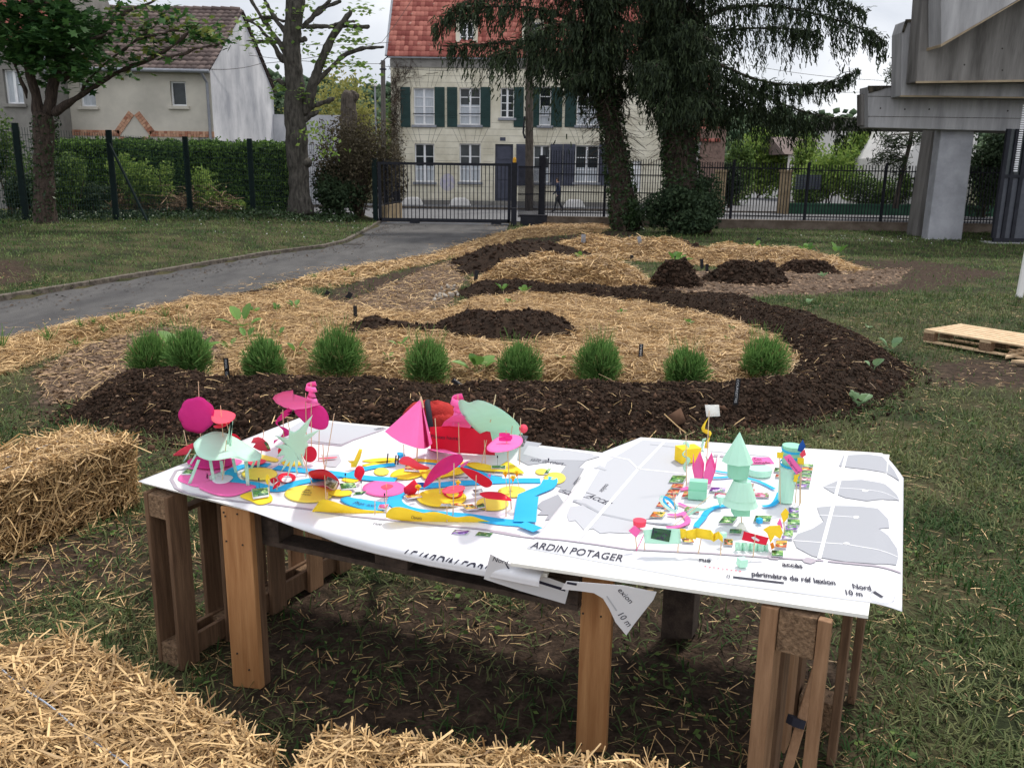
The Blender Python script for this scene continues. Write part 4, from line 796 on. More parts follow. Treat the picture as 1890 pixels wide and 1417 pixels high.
mb = MB(); slab(mb, [(1663, 178), (2150, 184), (2150, 36), (1672, 38), (1665, 60)], YC - 1.2, YC - .403); mb.build('ledge_beam', 'concrete', cb, bevel=.03)
mb = MB(); slab(mb, [(1661, 179), (2150, 185), (2150, 182), (1663, 176)], YC - 1.25, YC - 1.203); mb.build('drip_edge', 'concrete_tan', cb)
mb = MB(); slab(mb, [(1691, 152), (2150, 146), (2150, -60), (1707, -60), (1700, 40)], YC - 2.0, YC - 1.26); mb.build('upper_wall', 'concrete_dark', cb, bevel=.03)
mb = MB(); slab(mb, [(1691, 154), (2150, 148), (2150, 144), (1691, 150)], YC - 2.06, YC - 2.003); mb.build('drip_edge', 'concrete_tan', cb)
mb = MB(); slab(mb, [(1737, 84), (1737, -60), (2150, -60), (1900, -12)], YC - 2.9, YC - 2.07); mb.build('stair_parapet', 'concrete', cb, bevel=.02)
mb = MB(); slab(mb, [(1737, 87), (1900, -9), (1905, -13), (1737, 82)], YC - 2.95, YC - 1.9); mb.build('stair_soffit', 'concrete_tan', cb)
for nm, pts, yy_ in (('moss', [(1602, 158.5), (1660, 158), (1660, 162), (1640, 161), (1620, 168), (1604, 172)], YC - .42), ('moss', [(1665, 60), (1672, 36), (1700, 35), (1700, 39), (1676, 41), (1669, 60)], YC - 1.22)):
    mb = MB(); slab(mb, pts, yy_ - .02, yy_ + .015); mb.build('moss', 'moss', cb)
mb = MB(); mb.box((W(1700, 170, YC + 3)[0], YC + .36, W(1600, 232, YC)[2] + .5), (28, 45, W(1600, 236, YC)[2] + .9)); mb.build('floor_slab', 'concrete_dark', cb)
for x_, z_, w_, y_ in [(1602, 215, 7, .403), (1602, 178, 7, .403)]:
    a_ = W(x_, z_, YC - .4); mb = MB(); mb.box((a_[0], YC - .406, a_[2] - .008), (a_[0] + w_, YC - .398, a_[2] + .008)); mb.build('board_joint', 'moss', cb)
for x_, z_, y_ in [(1625, 200, .4), (1670, 202, .4), (1715, 202, .4), (1860, 205, .4), (1690, 100, 1.2), (1720, 60, 2.0), (1780, 120, 2.0), (1850, 90, 2.0), (1850, 130, 2.0)]:
    a_ = W(x_, z_, YC - y_); mb = MB(); mb.tube([(a_[0], YC - y_ - .004, a_[2]), (a_[0], YC - y_ + .02, a_[2])], .028, 8); mb.build('tie_hole', 'nail', cb)
q = np.array([DR[3] * (1 - t) + DR[-1] * t for t in np.linspace(0, 1, 3)]); n = 900; i_ = RNG.integers(2, len(DR) - 1, n); t_ = RNG.random((n, 1)); q = np.array(DR)[i_] * (1 - t_) + np.array(DR)[i_ + 1 if False else np.minimum(i_ + 1, len(DR) - 1)] * t_; q[:, 0] -= np.abs(RNG.normal(0, .45, n)); q[:, 2] = .03
straws(q, .10, .007, 'straw', 'loose_straw', 'bits of straw blown onto the driveway edge', 'straw', .05, bd=.4)
n = 700; yy_ = RNG.uniform(11, 34, n); kx = np.interp(yy_, [k_[1] for k_ in KERB], [k_[0] for k_ in KERB]); tagit(cloud('fallen_leaves', np.stack([kx + .25 + np.abs(RNG.normal(0, .5, n)), yy_, np.full(n, .035)], 1), .06, 'twig', tilt=.3), 'brown leaf litter along the kerb of the driveway', 'leaf litter', kind='stuff')
gd = thing('glazed_wall', 'dark framed glazed wall under the concrete building at the right edge', 'window wall', (17, YC - .5, 0))
YD = 29.2; xs = [W(px, 350, YD)[0] for px in (1846, 1862, 1880, 1930, 1990)]; zt2 = W(1850, 238, YD)[2]
mb = MB(); [mb.box((x - .06, YD - .06, .15), (x + .06, YD + .06, zt2)) for x in xs]; mb.box((xs[0], YD - .055, 2.1), (xs[-1], YD + .055, 2.2)); mb.box((xs[0], YD - .055, .02), (xs[-1], YD + .055, .149)); mb.build('frame', 'black_metal', gd)
mb = MB(); mb.box((xs[0] + .06, YD, .15), (xs[-1], YD + .02, 2.1)); mb.build('lower_panel', 'grey_metal', gd)
mb = MB(); mb.box((xs[0] + .06, YD, 2.2), (xs[-1], YD + .02, zt2)); mb.build('pane', 'glass_dark', gd)
mb = MB(); [mb.box((xs[0] + .3, YD - .1, 2.3 + k * .07), (xs[0] + .42, YD - .07, 2.34 + k * .07)) for k in range(30)]; mb.build('blind', 'white_paint', gd)
mb = MB(); mb.box((xs[0] - .2, YD - .3, -.02), (xs[-1], YD + .5, .018)); mb.build('threshold', 'concrete', gd)
a_ = P(1881, 548); mb = MB(); b_ = W(1899, 430, a_[1]); mb.tube([(a_[0], a_[1], -.05), (a_[0] + .12, a_[1], b_[2] + 2.2)], .06, 10); tagit(mb.build('pale_post', 'white_wall'), 'thin pale post standing at the right edge of the lawn', 'post')
# ================================================================ HILLS
xs_ = np.linspace(-500, 500, 260); ys_ = np.linspace(230, 420, 40); X, Y = np.meshgrid(xs_, ys_); 
crest = np.interp(xs_, [-500, -180, -85, -40, 40, 110, 150, 500], [44, 44, 38, 34, 30, 27, 25, 30]); t = (Y - 230) / 190
Z = crest[None] * np.sin(np.clip(t * 1.7, 0, 1.57)) + 2.2 * lump(X / 9, Y / 9, 1.0) + RNG.normal(0, .9, X.shape) - 3
idx = np.arange(X.size).reshape(X.shape); f = np.stack([idx[:-1, :-1].ravel(), idx[:-1, 1:].ravel(), idx[1:, 1:].ravel(), idx[1:, :-1].ravel()], 1)
tagit(mesh_np('hills', np.stack([X.ravel(), Y.ravel(), Z.ravel()], 1), f, 'hill'), kind='structure')
k = RNG.integers(0, X.size, 30000); pos = np.stack([X.ravel()[k], Y.ravel()[k], Z.ravel()[k]], 1) + RNG.normal(0, 1.8, (30000, 3)); keep = (pos[:, 0] > -140) & (pos[:, 0] < 190)
mat('far_tree', (.020, .042, .022), (.075, .115, .055), rnd=True, rough=1)
tagit(cloud('far_wood', pos[keep], 1.9, 'far_tree', T=OCT), 'dense far wood covering the hill behind the houses', 'woodland', kind='stuff')
# ================================================================ TREES
def curve(pts, n):
    pts = np.asarray(pts, float); s = np.r_[0, np.cumsum(np.linalg.norm(np.diff(pts[:, :3], axis=0), axis=1))]; t = np.linspace(0, s[-1], n)
    o = np.stack([np.interp(t, s, pts[:, k]) for k in range(pts.shape[1])], 1)
    for _ in range(2): o[1:-1] = (o[:-2] + 2 * o[1:-1] + o[2:]) / 4
    return o
def limb(mb, px, n=12, seg=8, wob=.02):
    """px: (x, y, distance, radius)"""
    q = np.array([[*W(a, b, Y), r] for a, b, Y, r in px]); q = curve(q, n); q[1:-1, :3] += RNG.normal(0, wob, (n - 2, 3))
    mb.tube(q[:, :3], list(q[:, 3] * (1 + RNG.uniform(-.06, .06, n))), seg); return q[:, :3]
def trunk_noise(o, amp, tex=.35):
    t = bpy.data.textures.new('bark_noise', 'CLOUDS'); t.noise_scale = tex
    s = o.modifiers.new('sub', 'SUBSURF'); s.levels = s.render_levels = 2
    m_ = o.modifiers.new('disp', 'DISPLACE'); m_.texture = t; m_.strength = amp; m_.mid_level = .5
# ---- maple, left
mt = thing('maple_tree', 'dark trunked maple with broad green leaves on the left lawn', 'tree', W(85, 432, 27.4))
mb = MB(); limb(mb, [(87, 445, 27.4, .45), (86, 428, 27.4, .36), (82, 380, 27.4, .32), (80, 320, 27.4, .30), (82, 250, 27.4, .31), (80, 205, 27.4, .30)], 12, 14, .01)
BR = [[(74, 225, 27.4, .30), (62, 185, 27.3, .23), (54, 130, 27.2, .19), (54, 60, 27, .17), (60, 0, 26.8, .14), (64, -120, 26.5, .08)],
      [(88, 220, 27.4, .30), (97, 170, 27.5, .25), (110, 115, 27.6, .21), (117, 50, 27.8, .20), (122, 0, 28, .18), (130, -160, 28, .08)],
      [(96, 212, 27.4, .24), (108, 202, 27.2, .16), (150, 170, 27, .12), (200, 142, 26.6, .10), (260, 117, 26.2, .085), (300, 104, 26, .075), (330, 72, 25.8, .06), (372, 40, 25.6, .04)],
      [(296, 106, 26, .06), (340, 101, 26, .05), (410, 80, 26, .025)], [(150, 170, 27, .09), (166, 140, 26.8, .075), (215, 100, 26.5, .06), (255, 72, 26.2, .05), (305, 30, 26, .03)],
      [(250, 74, 26.2, .05), (290, 62, 26.2, .04), (345, 57, 26.1, .02)], [(112, 150, 27.5, .15), (150, 115, 27.6, .12), (190, 60, 27.8, .1), (215, 25, 28, .1), (290, 0, 28.2, .04)], [(190, 60, 27.8, .09), (205, 45, 27.8, .07), (222, 0, 27.8, .05), (225, -60, 27.8, .03)],
      [(50, 185, 27.3, .09), (32, 130, 27, .07), (12, 60, 27, .06), (-30, 10, 27, .03)], [(55, 90, 27.2, .1), (20, 50, 26.5, .07), (-60, 20, 26, .03)], [(117, 60, 27.8, .1), (95, 20, 26.6, .07), (40, -40, 26, .04)], [(122, 90, 27.7, .09), (160, 75, 26, .06), (210, 60, 25, .03)]]
TIPS = [limb(mb, [(a, b, c, r * .72) for a, b, c, r in q], 12, 8, .03) for q in BR]
trunk_noise(mb.build('trunk', 'bark_ivy', mt, smooth=True), .09)
def leafclumps(cl, Y, per, spread, yj=1.2):
    o = []
    for c in cl:
        a, b = c[0], c[1]; k = c[2] if len(c) > 2 else 1; n = int(per * k); p_ = W(a, b, Y + RNG.uniform(-yj, yj)); s = spread * (.7 + .3 * k)
        o.append(p_ + RNG.normal(0, 1, (n, 3)) * [s, s * .9, s * .55])
    return np.concatenate(o)
cl = [(30, 50), (90, 62), (120, 92), (160, 80), (142, 118), (100, 130), (180, 62), (70, 100), (15, 100), (60, 20), (10, 20), (150, 140), (120, 30), (160, 30), (30, 80), (55, 70), (20, 10), (100, 0), (-20, 60), (-40, 20), (60, 45), (165, 104), (130, 70), (75, 35), (85, 85), (45, 110)]
dense = [(x + RNG.normal(0, 12), y + RNG.normal(0, 9)) for x, y in cl for _ in range(4)]
above = [(RNG.uniform(-300, 170), RNG.uniform(-120, -25)) for _ in range(70)] + [(RNG.uniform(-330, 330), RNG.uniform(-420, -130)) for _ in range(120)]
cloud('crown', leafclumps(dense, 26.8, 34, .28, 1.6), .25, 'maple_leaf', mt, T=MAPLE, tilt=.5)
cloud('crown_top', leafclumps(above, 27, 26, .55, 3.6), .27, 'maple_leaf', mt, T=MAPLE, tilt=.5)
sp = [(270, 40), (330, 32), (362, 60), (385, 70), (412, 66), (282, 78), (352, 80), (238, 122), (255, 105), (222, 10), (285, 15), (300, 50), (340, 45), (318, 70), (250, 30), (290, 95), (375, 52), (212, 120), (235, 60), (395, 62), (262, 62)]
cloud('young_leaves', leafclumps(sp, 26.2, 10, .26, .5), .22, 'maple_leaf_new', mt, T=MAPLE, tilt=.6)
cloud('leaf_sprays', leafclumps(sp + [(x + RNG.normal(0, 8), y + 6) for x, y in sp], 26.4, 9, .26, .5), .24, 'maple_leaf', mt, T=MAPLE, tilt=.6)
def ivy_on(q, rad, n, m, parent, name='ivy', size=.09):
    k = RNG.random(n); P_ = np.stack([np.interp(k * (len(q) - 1), np.arange(len(q)), q[:, j]) for j in range(3)], 1); a = RNG.uniform(0, 6.283, n); r = np.interp(k * (len(q) - 1), np.arange(len(q)), rad) + np.abs(RNG.normal(0, .05, n))
    P_[:, 0] += np.cos(a) * r; P_[:, 1] += np.sin(a) * r; cloud(name, P_, size, m, parent)
q = curve([[*W(86, 430, 27.4)], [*W(82, 330, 27.4)], [*W(84, 215, 27.4)]], 12); ivy_on(q, [.33] * 12, 900, 'ivy', mt, size=.10)
# ---- pollarded linden
lt = thing('linden_tree', 'pollarded grey linden with cut limbs and sparse fresh leaves', 'tree', W(556, 398, 34.2)); YT = 34.2
mb = MB(); limb(mb, [(556, 402, YT, .62), (555, 388, YT, .44), (553, 340, YT, .38), (550, 300, YT, .40), (548, 262, YT, .44), (545, 225, YT, .40), (546, 190, YT, .38), (541, 140, YT, .34), (536, 80, YT, .33), (542, 20, YT, .34), (552, -40, YT, .36), (556, -160, YT, .25)], 22, 14, .03)
for q in [[(560, 215, YT, .24), (574, 165, 34, .2), (590, 120, 34, .19), (610, 72, 34, .15), (632, 38, 34, .11), (650, 19, 34, .1)], [(580, 160, 34, .1), (612, 120, 34, .08), (655, 87, 34, .07), (710, 87, 34, .06)], [(560, 50, YT, .12), (600, 50, YT, .09), (683, 50, YT, .07)], [(605, 52, 34, .07), (625, 42, 34, .06), (656, 40, 34, .055)],
          [(556, 55, YT, .12), (582, 22, YT, .09), (612, 0, YT, .06)], [(575, 30, YT, .08), (600, 15, YT, .07), (630, 2, YT, .06)], [(532, 110, YT, .13), (512, 68, YT, .1), (478, 25, YT, .07), (450, -20, YT, .05)], [(530, 62, YT, .12), (505, 30, YT, .09), (478, -20, YT, .06)], [(526, 118, YT, .13), (500, 75, YT, .1), (476, 45, YT, .06), (453, 36, YT, .04)],
          [(528, 40, YT, .08), (495, 30, YT, .06), (455, 40, YT, .03)], [(538, 82, YT, .08), (500, 78, YT, .06), (453, 76, YT, .03)], [(528, 160, YT, .08), (515, 148, YT, .07), (495, 144, YT, .05)], [(562, 205, YT, .13), (590, 190, YT, .09), (618, 183, YT, .07)], [(560, 222, YT, .14), (580, 210, YT, .11), (588, 205, YT, .09)], [(548, 78, YT, .1), (560, 74, YT, .09), (567, 72, YT, .08)],
          [(545, -20, YT, .3), (575, -120, YT, .15)], [(535, 0, YT, .12), (515, -60, YT, .08)]]: limb(mb, q, 9, 8, .02)
for q in [(545, 262, .5), (560, 300, .42), (540, 190, .42)]: mb.tube([W(q[0], q[1] + 12, YT), W(q[0], q[1], YT), W(q[0], q[1] - 12, YT)], [.2, q[2], .2], 10)
trunk_noise(mb.build('trunk', 'bark_grey', lt, smooth=True), .13, .3)
cl = [(650, 16), (668, 14), (678, 20), (640, 50), (656, 62), (664, 74), (625, 100), (640, 112), (652, 118), (668, 120), (678, 130), (682, 146), (470, 33), (492, 38), (502, 66), (560, 20), (486, 22), (520, 165), (510, 170), (560, 170), (553, 176), (572, 85), (600, 104), (588, 60), (480, 60), (452, 46), (462, 84), (600, 118), (646, 80), (630, 72), (575, 12), (542, 34), (560, 182), (630, 122), (660, 56), (574, 98), (500, 80), (482, 70)]
cloud('crown', leafclumps(cl, 34, 15, .22, .4), .22, 'linden_leaf', lt, tilt=.9)
cloud('crown_top', leafclumps([(RNG.uniform(440, 700), RNG.uniform(-180, -20)) for _ in range(40)], 34, 14, .3, 1.5), .22, 'linden_leaf', lt, tilt=.9)
cloud('leaf_sprays', leafclumps([(582, 235), (590, 250), (598, 270), (600, 285), (586, 240), (560, 248)], 33.6, 22, .25, .3), .17, 'bush_light', lt)
# ---- two spruces
def hang(boughs, n_per_m, drop, parent, name, fwd=.0):
    P_, D_, L_, Wd, Rn = [], [], [], [], []
    for q, dr in boughs:
        q = curve(q, 40); ln = np.linalg.norm(np.diff(q, axis=0), axis=1).sum(); n = int(ln * n_per_m)
        t = RNG.random(n) ** .9; base = np.stack([np.interp(t * 39, np.arange(40), q[:, j]) for j in range(3)], 1); taper = np.clip(1.25 - t, .18, 1) ** .7
        sd = RNG.normal(0, .45, n) * taper; tang = np.gradient(q, axis=0); tg = tang[(t * 39).astype(int)]; tg /= np.linalg.norm(tg, axis=1)[:, None]; per = np.stack([-tg[:, 1], tg[:, 0], np.zeros(n)], 1)
        base = base + per * sd[:, None]; base[:, 2] -= np.abs(sd) * .25
        length = 1.2 * dr * taper * RNG.beta(1.6, 1.5, n) * (1 + .35 * np.sin(t * 34 + len(P_)))
        m_ = 11
        for j in range(m_):
            u = (j + RNG.random(n)) / m_; p_ = base + np.stack([RNG.normal(0, .035, n), RNG.normal(0, .035, n), -u * length], 1) + per * (RNG.normal(0, .05, n))[:, None]
            d = np.stack([RNG.normal(0, .35, n), RNG.normal(0, .35, n), -np.ones(n)], 1) + tg * .25
            P_.append(p_); D_.append(d); L_.append(RNG.uniform(.10, .24, n)); Wd.append(RNG.uniform(.022, .05, n)); Rn.append(np.clip(RNG.beta(1.2, 3, n) + .25 * (1 - u) * (RNG.random(n) < .25), 0, 1))
        # tufts along the top of the bough
        k = int(ln * 60); t = RNG.random(k); b2 = np.stack([np.interp(t * 39, np.arange(40), q[:, j]) for j in range(3)], 1) + RNG.normal(0, .10, (k, 3)) * [1.6, 1.6, .5]; tg2 = tang[(t * 39).astype(int)]; tg2 = tg2 / np.linalg.norm(tg2, axis=1)[:, None]
        P_.append(b2); D_.append(tg2 + RNG.normal(0, .5, (k, 3)) + [0, 0, .15]); L_.append(RNG.uniform(.12, .3, k)); Wd.append(RNG.uniform(.03, .055, k)); Rn.append(np.clip(RNG.beta(2, 3, k), 0, 1))
    return strands(name, np.concatenate(P_), np.concatenate(D_), np.concatenate(L_), np.concatenate(Wd), 'needle', parent, rnd=np.concatenate(Rn))
def spruce(label, base, top_px, trunk, boughs, hgt, procr, nw=4):
    t = thing('spruce_tree', label, 'tree', base)
    mb = MB(); tq = limb(mb, trunk, 18, 12, .03); bl = []
    for px, dr in boughs:
        q = np.array([[*W(a, b, Y)] for a, b, Y in px]); c = curve(q, 14); mb.tube(c, list(np.linspace(.07, .012, 14)), 6); bl.append((q, dr))
    topz = tq[-1][2]; tx = lambda z: [np.interp(z, tq[:, 2], tq[:, 0]), np.interp(z, tq[:, 2], tq[:, 1])]
    z = 5.2
    while z < hgt:
        for k in range(nw if z < 9 else 5):
            a = RNG.uniform(0, 6.283); x, y = tx(min(z, topz)); L_ = procr * (1 - (z - 3) / (hgt + 1)) ** .8 * RNG.uniform(.6, 1.1)
            if z < 9 and abs(math.cos(a)) > .45: L_ *= .45      # the long side boughs are placed one by one
            p0 = np.array([x, y, z]); d = np.array([math.cos(a), math.sin(a), 0]); q = np.array([p0, p0 + d * L_ * .4 + [0, 0, -.25 * L_ * .4], p0 + d * L_ * .75 + [0, 0, -.28 * L_], p0 + d * L_ + [0, 0, -.2 * L_]])
            mb.tube(curve(q, 8), list(np.linspace(.05, .01, 8)), 5); bl.append((q, 1.3 if z < 9 else 1.0))
        z += .55 if z < 9 else .8
    mb.build('trunk', 'bark_ivy', t, smooth=True); hang(bl, 36, 1, t, 'crown')
    for _ in range(1): pass
    tw = []; 
    n = 500; zz = RNG.uniform(2.5, 8, n); xy = np.array([tx(z_) for z_ in zz]); a = RNG.uniform(0, 6.283, n)
    strands('dead_twigs', np.stack([xy[:, 0] + np.cos(a) * .7, xy[:, 1] + np.sin(a) * .7, zz], 1), np.stack([np.cos(a), np.sin(a), RNG.normal(-.3, .25, n)], 1), RNG.uniform(.6, 1.5, n), np.full(n, .022), 'twig', t)
    return t, tq
S2 = [(1272, 430, 32.6, .78), (1264, 400, 32.6, .66), (1258, 330, 32.6, .60), (1252, 260, 32.6, .55), (1248, 180, 32.6, .48), (1245, 100, 32.6, .42), (1243, 0, 32.6, .36), (1240, -200, 32.6, .22), (1238, -420, 32.6, .05)]
B2 = [([(1255, 60, 32.6), (1330, 14, 32.4), (1420, 8, 32.2), (1500, 24, 32), (1570, 44, 31.8), (1610, 60, 31.7), (1638, 80, 31.6)], 1.9),
      ([(1250, 90, 32.6), (1310, 60, 33), (1380, 52, 33.2), (1450, 52, 33.4), (1510, 60, 33.5)], 2.0),
      ([(1250, 112, 32.6), (1320, 112, 32), (1380, 145, 31.6), (1440, 158, 31.4), (1500, 158, 31.2), (1550, 150, 31.1), (1584, 128, 31)], 1.15),
      ([(1255, 122, 32.6), (1330, 140, 33), (1400, 172, 33.2), (1470, 205, 33.4), (1530, 218, 33.6), (1585, 222, 33.7), (1622, 214, 33.8)], 1.7),
      ([(1255, 130, 32.6), (1310, 150, 33.4), (1370, 185, 34), (1430, 215, 34.4), (1500, 228, 34.8)], 1.9),
      ([(1250, 30, 32.6), (1340, -30, 32.4), (1450, -30, 32.2), (1540, -5, 32), (1600, 24, 31.9)], 1.3), ([(1248, 150, 32.6), (1290, 170, 31.6), (1330, 205, 30.8)], 1.5), ([(1248, 170, 32.6), (1300, 190, 33.6), (1345, 225, 34.4)], 1.3),
      ([(1250, 100, 32.6), (1215, 110, 31.6), (1185, 150, 31)], 2.0), ([(1250, 60, 32.6), (1205, 70, 31.8), (1165, 110, 31.4)], 2.0), ([(1250, 150, 32.6), (1235, 170, 31), (1225, 210, 30)], 1.2), ([(1250, 40, 32.6), (1290, 60, 31), (1330, 90, 30)], 1.8), ]
s2, tq2 = spruce('big spruce with the thick ivy covered trunk and long right boughs', W(1268, 425, 32.6), None, S2, B2, 17, 4.6)
S1_ = [(1158, 425, 33.2, .62), (1152, 395, 33.2, .48), (1144, 330, 33.2, .40), (1134, 260, 33.2, .34), (1122, 180, 33.2, .30), (1106, 100, 33.2, .28), (1092, 30, 33.2, .26), (1080, -60, 33.2, .22), (1070, -260, 33.2, .12), (1066, -400, 33.2, .04)]
B1 = [([(1095, 60, 33.2), (1030, 24, 33), (950, 10, 32.6), (880, 14, 32.3), (830, 24, 32.1), (800, 48, 32)], 1.5),
      ([(1100, 92, 33.2), (1040, 76, 33), (970, 74, 32.6), (900, 82, 32.3), (850, 84, 32.2), (812, 86, 32.1)], 2.3),
      ([(1104, 100, 33.2), (1050, 84, 32), (1000, 84, 31.4), (950, 92, 31), (905, 104, 30.8)], 2.7), ([(1090, 20, 33.2), (1000, -20, 33), (910, -16, 32.6), (850, 6, 32.3), (826, 20, 32.2)], 1.7),
      ([(1108, 120, 33.2), (1060, 104, 33.8), (1010, 110, 34.2), (975, 130, 34.5)], 1.4), ([(1095, 50, 33.2), (1050, 40, 31.6), (1010, 50, 30.8), (970, 66, 30.4)], 2.0), ([(1092, 40, 33.2), (1130, 30, 32), (1180, 50, 31)], 1.8), ([(1100, 70, 33.2), (1140, 60, 34), (1190, 80, 34.6)], 1.8),
      ([(1110, 130, 33.2), (1080, 130, 31.8), (1050, 150, 31)], 1.2), ([(1085, -20, 33.2), (1130, -30, 31.5), (1190, 0, 30.8)], 1.8)]
s1, tq1 = spruce('slender leaning spruce with boughs hanging in front of the stone house', W(1155, 420, 33.2), None, S1_, B1, 15, 3.4, 2)
ivy_on(tq2[:9], np.linspace(.72, .5, 9), 5200, 'ivy', s2, size=.13); ivy_on(tq1[:7], np.linspace(.56, .38, 7), 3200, 'ivy', s1, size=.12)
# ================================================================ BUSHES AND BACKGROUND GREEN
def bushpts(c, r, n, lumps=7, k=.45):
    c = np.asarray(c, float); r = np.asarray(r, float); cs = RNG.normal(0, 1, (lumps, 3)); cs /= np.linalg.norm(cs, axis=1)[:, None]; cs *= RNG.uniform(.3, .75, (lumps, 1)); w_ = RNG.integers(0, lumps, n)
    d = RNG.normal(0, 1, (n, 3)); d /= np.linalg.norm(d, axis=1)[:, None]; return c + (cs[w_] + d * k * RNG.uniform(.45, 1.1, (n, 1))) * r
def bush(name, label, cat, px, py0, py1, Y, wpx, n, size, m, group=None, depth=None, lumps=9, T=LEAF, stems=6, stemm='twig', z0=None):
    a_, b_ = W(px, py0, Y), W(px, py1, Y); zb0 = float(Gz(a_[0], Y)) if z0 is None else z0; zt_ = b_[2]; h = zt_ - zb0; rx = wpx / FPX * Y / 2; c = np.array([a_[0], Y, zb0 + h * .52]); r = np.array([rx, depth or rx, h * .52])
    t = thing(name, label, cat, (a_[0], Y, zb0), group); pts = bushpts(c, r, n, lumps); pts = pts[pts[:, 2] > zb0 - .05]; cloud('foliage', pts, size, m, t, T=T)
    mb = MB()
    for _ in range(stems): q = bushpts(c, r * .7, 1)[0]; mb.tube([(a_[0] + RNG.normal(0, .1), Y + RNG.normal(0, .1), zb0 - .05), (np.array([a_[0], Y, zb0]) + q) / 2 + RNG.normal(0, .1, 3), q], [.04, .025, .01], 5)
    mb.build('stem', stemm, t); return t
# clipped hedge behind the wire fence
def hedge(label, pxa, pxb, pytop, Y, th, n, size, m='hedge', z0=0, bz=None, parent_kind='hedge'):
    a_, b_ = W(pxa, pytop, Y), W(pxb, pytop, Y); zt_ = (a_[2] + b_[2]) / 2; t = thing('hedge', label, 'hedge', ((a_[0] + b_[0]) / 2, Y, z0))
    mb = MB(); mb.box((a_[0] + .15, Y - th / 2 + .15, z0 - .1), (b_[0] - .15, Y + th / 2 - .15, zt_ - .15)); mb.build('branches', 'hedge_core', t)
    u = RNG.random((n, 3)); p_ = np.stack([a_[0] + u[:, 0] * (b_[0] - a_[0]), Y + (u[:, 1] - .5) * th, z0 + u[:, 2] * (zt_ - z0)], 1); k = RNG.random(n)
    p_[k < .55, 1] = Y - th / 2; p_[(k > .55) & (k < .85), 2] = zt_; p_ += RNG.normal(0, .09, p_.shape) + .12 * np.stack([0 * p_[:, 0], lump(p_[:, 0], p_[:, 2], 1.6), lump(p_[:, 0], p_[:, 1], 1.5, 2)], 1)
    cloud('foliage', p_, size, m, t); return t
hedge('clipped green hedge in front of the cream house', 96, 545, 268, 36.8, 1.4, 26000, .14, z0=.2)
hb = [('loose light green shrub behind the wire fence left of the maple', 20, 400, 205, 31, 130, 3600, 'bush_mid'), ('tall leafy shrub touching the left edge behind the fence', -40, 400, 160, 30.5, 120, 2600, 'bush_light'), ('bushy shrub just right of the maple trunk', 130, 402, 268, 31, 120, 3200, 'bush_mid'),
      ('light green shrub behind the slanting brace', 250, 398, 268, 33.5, 100, 2600, 'bush_light'), ('small bright sapling between the brace and the third post', 300, 395, 300, 33.8, 60, 1100, 'bush_light'), ('spreading light shrub left of the fourth fence post', 388, 396, 300, 34, 80, 1300, 'bush_light'), ('low bright seedling shrub by the fourth fence post', 436, 392, 355, 34.3, 34, 420, 'bush_light'),
      ('dark shrub under the maple behind the fence', 65, 405, 320, 30.6, 90, 2200, 'bush_dark'), ('shrub with dark leaves at the foot of the fence', 175, 402, 330, 31.5, 70, 1500, 'bush_dark')]
for lab, px, y0, y1, Y, wpx, n, m in hb: bush('shrub', lab, 'shrub', px, y0, y1, Y, wpx, n, .13, m, 'shrubs behind the wire fence', depth=.9)
q = np.stack([RNG.uniform(-15.5, -10.8, 900), RNG.uniform(33.3, 34.6, 900), .35 + np.abs(RNG.normal(0, .35, 900))], 1); az = RNG.uniform(0, 6.28, 900)
tagit(strands('brushwood', q, np.stack([np.cos(az), np.sin(az), RNG.normal(.15, .3, 900)], 1), RNG.uniform(.5, 1.6, 900), np.full(900, .03), 'chips'), 'heap of cut brushwood behind the wire fence', 'brushwood', kind='stuff')
q = np.stack([RNG.uniform(-19, -6.2, 9000), RNG.normal(31.8, 1.2, 9000), np.zeros(9000)], 1); q[:, 1] += (q[:, 0] + 12) * .45; q[:, 2] = Gz(q[:, 0], q[:, 1]) + np.abs(RNG.normal(0, .12, 9000)); tagit(cloud('ground_ivy', q, .10, 'ivy'), 'dark ivy creeping along the foot of the wire fence', 'ivy', kind='stuff')
bush('shrub', 'large dark evergreen shrub between the linden and the gate', 'shrub', 628, 400, 285, 35.6, 112, 6500, .15, 'bush_dark', depth=1.4, lumps=14, z0=.1)
bush('shrub', 'brownish twiggy shrub rising above the dark evergreen', 'shrub', 662, 400, 195, 35.9, 165, 13000, .11, 'bush_brown', depth=1.3, lumps=26, z0=.1, stems=40)
bush('shrub', 'dry brown shrub leaning over the left end of the gate', 'shrub', 725, 395, 240, 38.5, 60, 2400, .12, 'bush_brown', depth=1, stems=14, z0=0)
bush('shrub', 'dark laurel bush at the foot of the thick spruce', 'shrub', 1255, 432, 340, 31.4, 150, 6500, .14, 'bush_dark', depth=1.2, lumps=12)
bush('shrub', 'low dark shrub right of the thick spruce', 'shrub', 1305, 428, 318, 32.2, 90, 3000, .12, 'bush_dark', depth=1, lumps=10, stems=12)
bush('shrub', 'ivy clump round the base of the slender spruce', 'shrub', 1155, 428, 368, 32.6, 60, 1900, .12, 'ivy', depth=.7)
